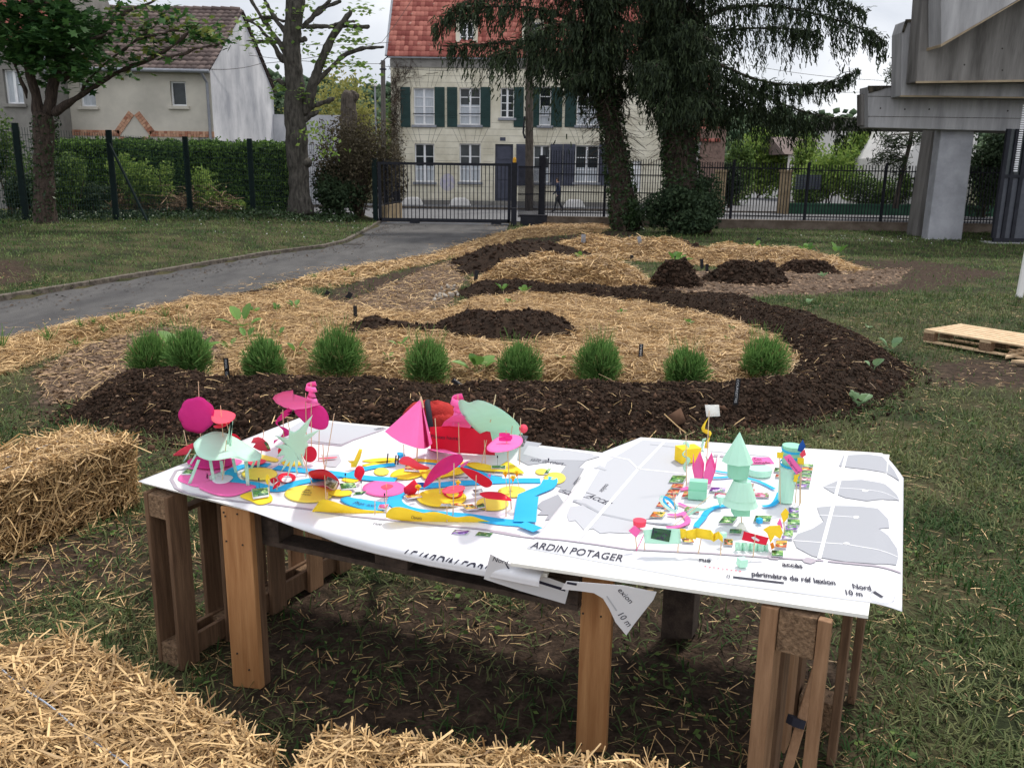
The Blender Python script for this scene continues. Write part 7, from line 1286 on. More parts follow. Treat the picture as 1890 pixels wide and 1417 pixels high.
for lab, pts, w_, dz in [('blue ribbon curving round the left yellow oval', [(497, 858), (455, 859), (430, 867), (426, 877), (436, 888), (470, 894), (500, 902), (520, 902), (545, 892), (585, 884), (650, 874)], .050, .004), ('straight blue ribbon behind the big red disc', [(515, 863), (560, 868), (620, 874), (680, 882), (742, 886)], .052, .007), ('blue ribbon behind the small yellow circle', [(640, 880), (670, 866), (700, 860), (735, 856)], .040, .005),
                         ('blue ribbon along the far side beneath the canopies', [(772, 850), (800, 854), (850, 860), (900, 878), (930, 884)], .035, .003), ('blue ribbon crossing behind the red leaves', [(778, 898), (830, 893), (880, 890), (940, 887), (1010, 887)], .055, .004), ('blue ribbon sweeping round the front of the red dishes', [(752, 908), (732, 916), (730, 928), (752, 940), (800, 948), (860, 953), (920, 962), (972, 966)], .058, .004),
                         ('blue ribbon turning the corner at the right', [(1012, 884), (1010, 897), (985, 908), (962, 918)], .065, .007), ('vertical blue ribbon at the right side', [(975, 915), (971, 940), (968, 968)], .085, .010), ('blue ribbon tail at the front right corner', [(962, 966), (978, 972), (996, 979)], .05, .013)]: ribbon(lab, 'cyan', pts, w_, dz)
# photo cards
def card(label, pm, pts, dz=.012, z=ZL, pin=None, strip=True, grp='photo cards pinned on the left plan'):
    q = [P(a, b, z + dz + (.012 * i0 if pin else 0)) for (a, b), i0 in zip(pts, (1, 1, 0, 0))]; t = thing('photo_card', label, 'photo card', q[0], grp); paper('card', q, 'paper', t, round_=False, rings=1)
    c = sum(q) / 4; q2 = [c + (p_ - c) * .93 + [0, 0, .0012] for p_ in q]; 
    if strip: q2[2] = q2[2] + (q2[1] - q2[2]) * .17; q2[3] = q2[3] + (q2[0] - q2[3]) * .17
    paper('photo', q2, pm, t, round_=False, rings=1)
    if pin: b_ = P(*pin, z); mb = MB(); mb.tube([b_, b_ + [0, 0, .05]], .0006, 4); mb.tube([b_ + [0, 0, .044], b_ + [0, 0, .054]], .003, 8); mb.build('pin', 'pin', t)
for lab, pm, pts, pin in [('green photo card on the large pink cutout', 'photo_green', [(345, 865), (358, 866), (352, 876), (333, 876)], None), ('green photo card pinned to the angular yellow cutout', 'photo_green', [(464, 902), (495, 899), (497, 916), (467, 921)], (479, 905)), ('green photo slip left of the pink ellipse', 'photo_green', [(656, 908), (678, 906), (668, 914), (650, 915)], (667, 910)), ('pale green photo card behind the yellow saucer', 'photo_green', [(626, 892), (655, 890), (660, 902), (630, 905)], (638, 896)),
                          ('floral photo card under the dark red flower', 'photo_orange', [(746, 914), (773, 911), (780, 917), (752, 921)], None), ('long photo card under the red dishes', 'photo_orange', [(815, 929), (850, 928), (872, 936), (812, 934)], (855, 925)), ('orange photo strip right of the long card', 'photo_orange', [(850, 932), (872, 930), (884, 940), (862, 942)], None), ('grey photo tip by the orange strip', 'photo_green', [(880, 932), (892, 928), (897, 936), (880, 939)], None), ('grey photo card under the red wedge', 'photo_grey', [(872, 904), (890, 902), (892, 908), (876, 910)], None),
                          ('dark photo card under the red leaf near the navy sticks', 'photo_red', [(748, 856), (770, 860), (775, 871), (746, 869)], None), ('small dark card on the far mustard cutout', 'photo_green', [(907, 859), (934, 859), (933, 866), (907, 865)], (918, 862)), ('second dark card on the mustard cutout', 'photo_grey', [(914, 870), (930, 871), (928, 875), (913, 874)], None), ('dark strip on the right yellow oval', 'photo_green', [(1010, 866), (1018, 864), (1010, 876), (1003, 875)], (1012, 867)), ('strip photo by the mustard box', 'photo_grey', [(828, 881), (865, 880), (865, 883), (828, 884)], None),
                          ('red and pink photo beside the lettered blue cutout', 'photo_pink', [(700, 931), (718, 930), (714, 941), (697, 939)], (710, 934))]: card(lab, pm, pts, .013 if 'pink cut' not in lab else .006, pin=pin)
for lab, pm, pts in [('purple photo printed near the front edge of the left plan', 'photo_purple', [(839, 977), (868, 979), (861, 987), (832, 985)]), ('dark green photo printed near the front edge of the left plan', 'photo_green', [(883, 981), (911, 984), (905, 991), (876, 988)])]: card(lab, pm, pts, .003, strip=False)
for A, B, s, h in [((560, 904), (572, 906), 'vieilles', 3), ((556, 908), (574, 910), 'fleurs', 3), ((554, 912), (572, 914), 'simples', 3)]: wr('writing', s, A, B, ZL + .0105, h, bpy.data.objects['paper_cutout.005'])
wr('writing', 'Phan: soil', (649, 929), (690, 935), ZL + .011, 6, [o for o in COL.objects if o.get('label', '').startswith('blue cutout lettered')][0], shear=.3)
# standing pieces, left plan
upright('front yellow banner with a pointed left end', 'yellow', [(576, 946), (584, 932), (594, 922), (612, 924), (640, 933), (670, 940), (709, 944), (706, 954), (680, 953), (640, 949), (600, 945)], (590, 944), [((605, 944), (604, 908)), ((692, 950), (692, 923))], round_=True, lean=.6, dome=.01, cat='paper banner', name='paper_banner')
upright('long yellow banner lettered clematis twice', 'yellow', [(712, 951), (720, 939), (735, 935), (755, 939), (778, 946), (800, 944), (820, 948), (842, 954), (868, 952), (890, 958), (915, 966), (945, 978), (969, 991), (955, 994), (938, 984), (910, 974), (880, 970), (830, 966), (790, 967), (745, 961), (720, 957)], (770, 962), [((713, 955), (712, 925)), ((825, 964), (825, 935))], lean=.55, cat='paper banner', name='paper_banner', writing=[('Clematis', (758, 956), (778, 959), 6), ('Clematis', (902, 969), (925, 974), 6)])
canopy('legged mint paper canopy at the left', 'mint', [(357, 820), (362, 813), (370, 806), (388, 798), (402, 796), (416, 799), (432, 806), (448, 815), (466, 826), (482, 838), (481, 846), (473, 850), (455, 851), (438, 845), (424, 845), (402, 849), (384, 849), (368, 843), (362, 836)], (410, 890), (410, 836), tilt=(0, -.12), sticks=[((410, 890), (418, 812))], dome=.012)
t = bpy.data.objects[[o.name for o in COL.objects if o.get('label') == 'legged mint paper canopy at the left'][0]]
for (a, b), (c, d), w_ in [((356, 823), (339, 852), 3), ((362, 838), (349, 861), 4), ((367, 848), (349, 894), 6), ((388, 849), (395, 889), 6), ((408, 850), (412, 880), 6), ((430, 846), (436, 874), 6), ((454, 851), (458, 899), 7), ((470, 850), (462, 868), 5), ((479, 842), (476, 863), 5), ((420, 820), (428, 777), 5), ((425, 823), (427, 778), 4)]:
    b_ = P(max(340, c), d + (20 if d < 800 else 0), ZL) if d > 800 else P(412, 888, ZL); q = [V(a - w_ / 2, b, b_), V(a + w_ / 2, b, b_), V(c + w_ / 2, d, b_), V(c - w_ / 2, d, b_)]; paper('strip_leg', q, 'paper_mint', t, round_=False, rings=2)
sc_pts = [(363 + (31.5 + 2.6 * abs(math.sin(k * math.pi * 14 / 80))) * math.cos(k * 2 * math.pi / 40) , 766 + (31.5 + 2.6 * abs(math.sin(k * math.pi * 14 / 80))) * math.sin(k * 2 * math.pi / 40)) for k in range(40)]
upright('magenta scalloped paper disc on a tall stick', 'magenta', sc_pts, (371, 832), [((371, 832), (366, 704))], turn=.3, dome=.01, lean=.1); 
canopy('coral red canopy beside the scalloped disc', 'coral', [(392, 758), (400, 756), (420, 758), (433, 763), (434, 770), (426, 778), (408, 782), (396, 780), (390, 772)], (415, 845), (408, 770), (407, 748), tilt=(-.1, -.3)); canopy('second coral layer under the coral canopy', 'coral', [(394, 786), (410, 782), (428, 777), (415, 787), (400, 790)], (413, 840), (410, 786), tilt=(0, -.2))
upright('coral leaf leaning at the left edge of the plan', 'coral', [(319, 840), (335, 828), (350, 820), (357, 818), (356, 828), (345, 838), (330, 841)], (351, 848), [((351, 848), (339, 794))], lean=.5); upright('small red leaf behind the legged mint canopy', 'red', [(427, 800), (436, 802), (444, 811), (432, 808)], (436, 835), [((436, 835), (417, 778))])
canopy('large pink canopy with a torn corner', 'pink', [(503, 735), (508, 729), (522, 723), (541, 720), (541, 727), (560, 733), (592, 746), (575, 752), (560, 756), (545, 757), (525, 752), (510, 744)], (566, 850), (565, 741), (564, 725), tilt=(.1, -.35), round_=False)
def spiral(par, base, p0, p1, turns, rr, w_, m, z=ZL):
    b_ = P(*base, z); a_, c_ = V(*p0, b_), V(*p1, b_); n = int(turns * 14); mb = MB(); vs = []
    for i in range(n + 1): t = i / n; an = t * turns * 6.283; r = rr * (.7 + .3 * math.sin(t * 9)); p_ = a_ * (1 - t) + c_ * t + np.array([math.cos(an) * r, math.sin(an) * r, 0]); vs += [p_ + [0, 0, w_ / 2], p_ - [0, 0, w_ / 2] + np.array([math.cos(an), math.sin(an), 0]) * w_ * .3]
    mb.add(vs, [(2 * i, 2 * i + 1, 2 * i + 3, 2 * i + 2) for i in range(n)]); o = mb.build('spiral', 'paper_' + m, par, smooth=True); s = o.modifiers.new('s', 'SOLIDIFY'); s.thickness = .0007; return o
def strip3(par, base, pts, w_, m, z=ZL, nm='strip', depth=.01):
    b_ = P(*base, z); q = smoothpts([V(a, b, b_) for a, b in pts] + [V(*pts[-1], b_)], 5)[:-10]; mb = MB(); vs = []
    for i, p_ in enumerate(q):
        d = q[min(i + 1, len(q) - 1)] - q[max(i - 1, 0)]; d /= np.linalg.norm(d) + 1e-9; a = i * .35; n = np.cross(d, [0, 1, 0]) * math.cos(a * .5) + np.array([0, 1, 0]) * math.sin(a * .5); n *= w_ / 2; o_ = np.array([0, math.sin(a) * depth, 0]); vs += [p_ + n + o_, p_ - n + o_]
    mb.add(vs, [(2 * i, 2 * i + 1, 2 * i + 3, 2 * i + 2) for i in range(len(q) - 1)]); o = mb.build(nm, 'paper_' + m, par, smooth=True); s = o.modifiers.new('s', 'SOLIDIFY'); s.thickness = .0007; return o
t = thing('paper_spiral', 'pink paper spiral above the torn pink canopy', 'paper spiral', P(575, 850, ZL), 'paper spirals on sticks'); stick(t, (575, 850), (574, 706)); spiral(t, (575, 850), (575, 708), (576, 742), 3.2, .022, .022, 'pink')
t = thing('paper_streamer', 'wavy pink streamer hanging left of the mint star', 'paper streamer', P(523, 830, ZL)); stick(t, (524, 826), (522, 756)); strip3(t, (524, 826), [(535, 760), (515, 775), (512, 782), (527, 792), (528, 800), (518, 808), (504, 816)], .03, 'magenta')
upright('broad magenta disc behind the torn pink canopy', 'magenta', [(543, 758), (565, 754), (590, 748), (602, 758), (607, 772), (604, 788), (592, 793), (574, 788), (560, 778)], (588, 850), [((588, 850), (590, 760))], turn=.2, dome=.008)
star = []
for k, (a, r) in enumerate([(-62, 1.28), (-50, .5), (-34, 1.05), (-22, .42), (0, .45), (20, .36), (35, .4), (55, .5), (62, .42), (72, 1.0), (80, .5), (90, 1.15), (97, .55), (106, 1.28), (112, .6), (120, 1.2), (126, .6), (134, 1.0), (140, .55), (150, .85), (165, .55), (178, .8), (190, .4), (205, .9), (220, .38), (245, .62), (262, .5), (280, .62)]): star.append((547 + 50 * r * math.cos(math.radians(a)), 822 + 50 * r * math.sin(math.radians(a))))
upright('spiky mint paper star', 'mint', star, (548, 880), [((550, 876), (531, 776)), ((565, 880), (566, 800))], round_=False, lean=.35, turn=-.1)
upright('dark red disc half hidden behind the mint star', 'red', EL(572, 838, 13, 15), (566, 858), [((566, 858), (565, 835))]); upright('dark red slip left of the mint star', 'red', [(513, 830), (519, 824), (523, 836), (515, 840)], (518, 850))
canopy('red cup shaped disc under the mint star', 'red', EL(529, 881, 17, 9), (529, 888), (529, 884), dome=-.015)
upright('red heart shaped paper with a green photo', 'coral', [(463, 817), (468, 808), (477, 806), (485, 809), (495, 818), (500, 831), (492, 833), (478, 831), (467, 825), (474, 815)], (484, 852), [((480, 852), (487, 794))], lean=.7, photo=([(487, 816), (492, 815), (499, 827), (495, 831)], 'photo_green'), round_=False)
upright('small twisted red paper left of the large yellow oval', 'red', [(499, 884), (506, 881), (512, 886), (506, 892), (500, 890)], (506, 897), [((506, 898), (505, 884))]); upright('tiny red petal above the large yellow oval', 'red', [(503, 902), (508, 893), (516, 888), (517, 894), (510, 900)], (511, 906), [((511, 906), (512, 895))]); upright('narrow mustard leaf beside the green photo card', 'yellow', [(490, 883), (493, 875), (497, 880), (498, 890), (494, 894), (491, 890)], (497, 908), [((497, 914), (496, 885))])
canopy('big red tilted disc carrying a grey photo', 'red', [(569, 872), (580, 867), (598, 866), (614, 874), (625, 886), (626, 898), (618, 905), (604, 904), (590, 895), (577, 884)], (602, 920), (598, 880), tilt=(-.2, -.5), sticks=[((602, 925), (596, 820)), ((580, 903), (556, 838))], dome=.006)
upright('grey photo card pinned on the big red disc', 'lilac', [(605, 878), (625, 889), (618, 906), (598, 894)], (612, 908), photo=([(605, 879), (622, 889), (615, 902), (598, 893)], 'photo_grey'), lean=.7, round_=False, cat='photo card', name='photo_card')
t = thing('paper_stick', 'tall bare stick right of the magenta disc', 'stick', P(600, 865, ZL), 'bare sticks on the left plan'); stick(t, (600, 866), (617, 763)); t = thing('paper_stick', 'bare stick crossing the one above the big red disc', 'stick', P(603, 880, ZL), 'bare sticks on the left plan'); stick(t, (601, 872), (594, 838))
upright('yellow paper horn with a split base', 'yellow', [(663, 828), (669, 829), (665, 845), (657, 862), (648, 862), (648, 855), (641, 850), (652, 853)], (653, 866), round_=False, dome=.012)
upright('dark red rose like paper left of the yellow circle', 'red', [(656, 865), (662, 859), (670, 862), (673, 871), (669, 880), (665, 888), (660, 884), (654, 878)], (663, 892), dome=.02, lean=.2, sticks=[((663, 892), (662, 880))])
for i, (a, b) in enumerate([(716, 837), (731, 840), (736, 840)]): t = thing('navy_stick', ['navy stick standing left of the pair', 'left one of the close pair of navy sticks', 'right one of the close pair of navy sticks'][i], 'stick', P(a - 2, 856, ZL), 'navy sticks'); b_ = P(a - 2, 857, ZL); mb = MB(); mb.tube([b_, V(a, b, b_)], .003, 6); mb.build('stick', 'royal_blue' if 'royal_blue' in M else 'pin', t)
# big pink cone
ap, base = (777, 736), (775, 835); b_ = P(*base, ZL + .012); t = thing('paper_cone', 'tall pink paper cone with a folded dark side', 'paper cone', b_, 'paper shapes standing on sticks on the left plan')
A_ = V(*ap, b_); rim = [(710, 796, -.05), (722, 806, -.10), (738, 816, -.14), (755, 822, -.16), (770, 827, -.16), (783, 828, -.12), (789, 826, .03), (793, 823, -.10), (798, 818, -.02)]; mb = MB(); R_ = [V(a, b, b_ + [0, dy, 0]) for a, b, dy in rim]; R_ = np.array(R_)
R2_ = np.array([np.interp(np.linspace(0, 5, 24), range(6), R_[:6, k]) for k in range(3)]).T; R2_ = np.vstack([R2_, R_[6:]]); n = len(R2_); vs = [A_ * (1 - s) + r * s for s in (.04, .35, .7, 1) for r in R2_]; mb.add(vs, [(j * n + i, (j + 1) * n + i, (j + 1) * n + i + 1, j * n + i + 1) for j in range(3) for i in range(n - 1)]); o = mb.build('paper', 'paper_pink', t, smooth=False); s_ = o.modifiers.new('s', 'SOLIDIFY'); s_.thickness = .0008
mb = MB(); mb.tube([A_ + [0, 0, .012], A_ - [0, 0, .012], A_ - [0, 0, .04]], [.002, .009, .014], 8); mb.build('tape_tip', 'stick', t)
for s in (((746, 858), (745, 820)), ((769, 855), (771, 826)), ((768, 862), (770, 826))): stick(t, *s)
upright('large dark red paper wall lettered Plantes haute', 'red', [(793, 788), (830, 786), (870, 790), (905, 797), (914, 840), (880, 838), (840, 835), (795, 832)], (850, 838), round_=False, turn=.15, writing=[('Plantes haute', (795, 808), (845, 812), 7)])
canopy('pink wing paper at the foot of the cone', 'pink', [(772, 820), (800, 824), (830, 832), (845, 838), (825, 836), (795, 830)], (812, 850), (812, 830), tilt=(0, -.3))
canopy('pink fan canopy under the tall spiral', 'pink', [(814, 789), (820, 778), (834, 768), (846, 764), (858, 768), (872, 784), (866, 792), (850, 798), (832, 804), (822, 798)], (848, 850), (846, 780), (845, 728), tilt=(0, -.45), round_=False); t = thing('paper_spiral', 'pink paper spiral on the tall stick left of the mint leaf', 'paper spiral', P(848, 850, ZL), 'paper spirals on sticks'); spiral(t, (848, 850), (845, 732), (847, 777), 3.6, .026, .03, 'pink')
canopy('large mint leaf canopy on a leaning stick', 'mint', [(846, 741), (854, 738), (866, 743), (878, 739), (892, 740), (912, 748), (932, 760), (955, 780), (964, 798), (962, 810), (945, 818), (922, 816), (905, 812), (888, 802), (872, 788), (858, 772), (849, 757)], (889, 858), (905, 779), tilt=(.15, -.65), sticks=[((888, 860), (898, 812)), ((896, 858), (894, 812))], dome=.01)
t = thing('paper_stick', 'leaning stick through the mint leaf canopy', 'stick', P(890, 856, ZL), 'bare sticks on the left plan'); b_ = P(889, 858, ZL); mb = MB(); mb.tube([V(905, 779, b_), V(915, 728, b_)], .0021, 6); mb.build('stick', 'stick', t)
canopy('pink oval canopy with rolled loops at the right of the mint leaf', 'pink', [(898, 827), (905, 817), (920, 806), (940, 802), (958, 804), (965, 812), (960, 822), (945, 830), (925, 834), (906, 834)], (944, 930), (936, 815), tilt=(0, -.15), sticks=[((944, 943), (934, 794))], dome=.006)
t = [o for o in COL.objects if o.get('label', '').startswith('pink oval canopy with rolled')][0]; b_ = P(944, 943, ZL)
for (a, b, w_) in ((931, 805, 16), (938, 810, 12), (932, 813, 18)): c = V(a, b, b_); mb = MB(); vs = []; n = 16; [vs.extend([c + np.array([math.cos(k * .4189) * w_ * .0013, math.sin(k * .4189) * .008, 0]), c + np.array([math.cos(k * .4189) * w_ * .0013, math.sin(k * .4189) * .008, .012])]) for k in range(n)]; mb.add(vs, [(2 * i, 2 * ((i + 1) % 15), 2 * ((i + 1) % 15) + 1, 2 * i + 1) for i in range(15)]); mb.build('loop', 'paper_magenta', t)
t = thing('paper_stick', 'stick behind the right end of the mint leaf', 'stick', P(945, 850, ZL), 'bare sticks on the left plan'); stick(t, (937, 845), (949, 762))
upright('red crumpled paper ball on a stick with a grey card', 'coral', EL(966, 791, 8, 8), (959, 856), [((959, 857), (961, 772))], dome=.02, photo=([(958, 801), (975, 805), (966, 824), (950, 828)], 'photo_grey'))
upright('magenta wing rising over the red dishes', 'magenta', [(781, 900), (788, 880), (800, 862), (815, 848), (832, 840), (848, 838), (855, 848), (848, 858), (828, 872), (810, 880), (795, 892)], (812, 910), [((812, 915), (803, 772)), ((812, 915), (810, 857))], lean=.45, turn=.1, dome=-.008)
upright('dark red wedge paper right of the magenta wing', 'red', [(849, 863), (862, 864), (880, 870), (898, 880), (908, 889), (906, 897), (895, 899), (880, 890), (865, 879)], (878, 910), [((877, 934), (879, 877))], lean=.5, round_=True)
upright('coral curved leaf near the navy sticks', 'coral', [(736, 851), (742, 844), (752, 842), (762, 846), (775, 855), (792, 862), (788, 866), (768, 866), (752, 858), (740, 856)], (762, 872), lean=.7, dome=.01); upright('tiny pink slip beside the magenta wing', 'pink', [(850, 858), (864, 850), (862, 856), (853, 862)], (856, 868)); upright('tiny pink tab behind the dark red wedge', 'pink', [(899, 876), (906, 874), (905, 882)], (903, 888), round_=False)
canopy('dark red dish shaped paper in the middle', 'red', EL(812, 916, 27, 10), (812, 921), (812, 919), dome=-.02, sticks=[((812, 916), (812, 858))]); canopy('second dark red dish overlapping the first', 'red', EL(836, 908, 19, 10), (838, 918), (838, 910), dome=-.012)
canopy('coral oval canopy over the dark red dishes', 'coral', EL(837, 903, 22, 7, a=-.15), (836, 953), (837, 903), (838, 855), tilt=(.15, -.05)); canopy('flat red oval canopy near the right yellow oval', 'red', [(885, 911), (898, 907), (925, 909), (942, 920), (942, 924), (920, 922), (897, 919)], (934, 954), (934, 920), (934, 916), sticks=[((897, 944), (893, 909))], tilt=(-.1, 0))
t = thing('paper_stick', 'tallest stick of the left plan standing by the yellow flowers', 'stick', P(944, 944, ZL), 'bare sticks on the left plan'); mb = MB(); b_ = P(944, 944, ZL); mb.tube([b_, b_ + [0, 0, .008]], [.02, .006], 10); mb.build('base', 'foamboard', t)
upright('dark red crumpled flower left of the dishes', 'red', [(745, 900), (752, 895), (760, 888), (765, 884), (770, 892), (776, 896), (770, 905), (765, 913), (755, 914), (746, 910)], (760, 916), dome=.02, round_=False)
def flower(label, a, b, base, s=.013):
    t = thing('paper_flower', label, 'paper flower', P(*base, ZL), 'yellow fringed paper flowers'); b_, tp_ = stick(t, base, (a, b + 4), r=.0014); c = V(a, b, b_); n = 60; d = RNG.normal(0, 1, (n, 3)); d[:, 2] = np.abs(d[:, 2]) * .8; d /= np.linalg.norm(d, axis=1)[:, None]; strands('petals', c + d * s * .5, d, np.full(n, s), np.full(n, .003), 'paper_yellow', t); mb = MB(); mb.tube([c - [0, 0, s * 1.1], c], [.003, s * .6], 8); mb.build('flower_base', 'paper_orange', t)
for lab, a, b, ba in [('yellow fringed flower by the dark red crumpled flower', 772, 899, (774, 925)), ('orange fringed flower behind the coral oval', 845, 891, (846, 920)), ('left yellow fringed flower of the three at the right', 933, 874, (936, 903)), ('lowest yellow fringed flower of the three at the right', 947, 882, (942, 910)), ('right yellow fringed flower of the three', 954, 873, (959, 904))]: flower(lab, a, b, ba)
canopy('small coral square on a pin over the pink ellipse', 'coral', [(703, 898), (716, 893), (726, 897), (712, 904)], (714, 921), (713, 899), (713, 892)); upright('crumpled dark paper behind the yellow horn', 'royal_blue', [(757, 893), (782, 890), (785, 897), (765, 900)], (772, 902)); 
PINS = [(638, 896), (655, 893), (697, 880), (725, 878), (812, 868), (918, 857), (836, 966), (878, 972), (855, 928), (976, 860), (1012, 864), (667, 911)]
for i, (a, b) in enumerate(PINS[:0]): pass
# ================================================================ right plan
RG = 'paper pieces on the right plan'
def R(fn, *a, **k): return fn(*a, z=ZR + .006, grp=RG, **k)
def solid(label, cat, name, m, base, build, grp=RG, extra=None):
    b_ = P(*base, ZR + .0055); t = thing(name, label, cat, b_, grp); mb = MB(); build(mb, b_); mb.build('paper', 'paper_' + m, t)
    if extra: extra(t, b_)
    return t
def frus(mb, c, z0, z1, r0, r1, n=20): mb.tube([c + [0, 0, z0], c + [0, 0, z1]], [r0, max(r1, .0008)], n)
SCL = lambda base: np.linalg.norm(P(*base, ZR) - CP) / FPX
bs = (1368, 975); k_ = SCL(bs); VH = 1.0 / math.cos(math.radians(22))
tt = thing('paper_tree', 'tiered mint paper tree of two cones', 'paper tree', P(*bs, ZR + .0055), RG); b_ = P(*bs, ZR + .006); hh = lambda py: V(bs[0], py, b_)[2] - b_[2]
mb = MB(); frus(mb, b_ + [-.005, .02, 0], hh(934), hh(880), .063, .006); mb.build('lower_cone', 'paper_mint', tt); mb = MB(); frus(mb, b_ + [-.005, .02, 0], hh(922), hh(890), .054, .03); mb.build('cone_layer', 'paper_mint', tt)
mb = MB(); frus(mb, b_ + [-.018, .035, 0], hh(886), hh(860), .036, .040); mb.build('cylinder', 'paper_mint_dark', tt); mb = MB(); frus(mb, b_ + [-.022, .04, 0], hh(858), hh(804), .056, .0015, 9); mb.build('upper_cone', 'paper_mint', tt)
mb = MB(); c = b_ + [0, .015, 0]; mb.box(c + [-.030, -.02, hh(952)], c + [.026, .03, hh(930)]); mb.build('box', 'paper_mint_dark', tt); stick(tt, (1370, 974), (1366, 935), ZR + .006); mb = MB(); mb.tube([b_, b_ + [0, 0, .02]], [.02, .008], 9); mb.build('base', 'foamboard', tt)
solid('mint paper box with folded top left of the tree', 'paper box', 'paper_box', 'mint_dark', (1286, 921), lambda mb, b: (mb.obox(b + [-.035, 0, .0], (.07, -.012, 0), (.01, .05, 0), (0, 0, .035)), mb.obox(b + [-.032, .005, .0352], (.068, -.012, 0), (.01, .04, 0), (0, 0, .036))))
solid('yellow paper box near the far edge', 'paper box', 'paper_box', 'yellow', (1280, 855), lambda mb, b: mb.obox(b + [-.055, -.01, .0], (.09, .03, 0), (-.02, .06, 0), (0, 0, .065)))
def tulip(mb, b):
    n = 6
    for i in range(n): a = i * 1.047 + .3; a2 = a + .95; r0, r1 = .035, .052; p0, p1 = [b + np.array([math.cos(t) * r0, math.sin(t) * r0, .0]) for t in (a, a2)]; q0, q1 = [b + np.array([math.cos(t) * r1, math.sin(t) * r1, .06]) for t in (a, a2)]; tip = b + np.array([math.cos((a + a2) / 2) * r1 * .9, math.sin((a + a2) / 2) * r1 * .9, .115]); mb.prism([p0, p1, q1, tip, q0], (math.cos(a) * .001, math.sin(a) * .001, 0))
solid('pink crown shaped paper with pointed petals', 'paper crown', 'paper_bloom', 'pink', (1298, 888), tulip)
solid('low round mint paper ring at the far side', 'paper ring', 'paper_ring', 'mint', (1400, 874), lambda mb, b: frus(mb, b, 0, .028, .052, .055, 24))
t = thing('paper_sign', 'pink slip reading Coin comedie on the mint ring', 'paper sign', P(1400, 870, ZR), RG); q = [P(a, b, ZR + .037) for a, b in [(1385, 857), (1389, 843), (1421, 844), (1430, 856)]]; paper('paper', q, 'paper_pink', t, round_=False, rings=1); wr('writing', 'Coin', (1392, 849), (1406, 850), ZR + .0385, 5, t); wr('writing', 'comedie', (1393, 855), (1423, 856), ZR + .0385, 5, t)
# streamer pole
t = thing('paper_streamer', 'tall stick with a yellow twisted streamer and white card', 'paper streamer', P(1303, 880, ZR), RG); stick(t, (1303, 879), (1309, 758), ZR + .006); strip3(t, (1303, 879), [(1320, 756), (1314, 764), (1300, 783), (1298, 792), (1310, 800), (1311, 806), (1304, 816), (1303, 828)], .018, 'yellow', ZR); b_ = P(1303, 879, ZR + .006); paper('card', [V(a, b, b_ + [0, .012, 0]) for a, b in [(1301, 747), (1327, 747), (1329, 768), (1304, 769)]], 'foamboard', t, round_=False, rings=1); strip3(t, (1303, 879), [(1300, 812), (1297, 826), (1302, 842), (1312, 855), (1313, 868), (1304, 880), (1285, 885)], .014, 'mint', ZR)
t = thing('paper_streamer', 'bare stick wrapped with mint ribbon by the yellow box', 'paper streamer', P(1266, 895, ZR), RG); stick(t, (1267, 896), (1266, 803), ZR + .006); strip3(t, (1267, 896), [(1264, 820), (1272, 826), (1260, 838), (1270, 846), (1264, 862), (1268, 872)], .016, 'mint', ZR)
mb = MB(); p0 = V(1266, 799, P(1267, 896, ZR)); mb.tube([p0, V(1250, 786, P(1267, 896, ZR)), V(1226, 764, P(1267, 896, ZR))], .0022, 5); mb.build('straw', 'straw', t)
# roll tower with ribbons
bs = (1452, 928); tw = thing('paper_tower', 'mint paper tower wrapped with blue ribbons', 'paper tower', P(*bs, ZR), RG); b_ = P(*bs, ZR + .006); hh = lambda py: V(bs[0], py, b_)[2] - b_[2]
mb = MB(); frus(mb, b_ + [0, .02, 0], .0, hh(865), .028, .034, 16); mb.build('roll', 'paper_mint', tw); mb = MB(); frus(mb, b_ + [.012, .03, 0], hh(872), hh(826), .032, .038, 16); mb.build('upper_roll', 'paper_mint_dark', tw)
for py in (835, 846, 862, 870, 880): c = b_ + [.012, .03, hh(py)]; mb = MB(); n = 20; vs = []; [vs.extend([c + np.array([math.cos(k * .31416) * .040, math.sin(k * .31416) * .040, .006 * math.sin(k * .31416)]), c + np.array([math.cos(k * .31416) * .040, math.sin(k * .31416) * .040, .009 + .006 * math.sin(k * .31416)])]) for k in range(n)]; mb.add(vs, [(2 * i, 2 * ((i + 1) % n), 2 * ((i + 1) % n) + 1, 2 * i + 1) for i in range(n)]); mb.build('ribbon', 'paper_cyan', tw)
upright('pink tag reading Vigne on the mint tower', 'pink', [(1446, 843), (1458, 838), (1482, 868), (1470, 876)], (1455, 935), z=ZR + .006, grp=RG, round_=False, cat='paper sign', name='paper_sign', writing=[('Vigne?', (1452, 848), (1473, 873), 6)]); 
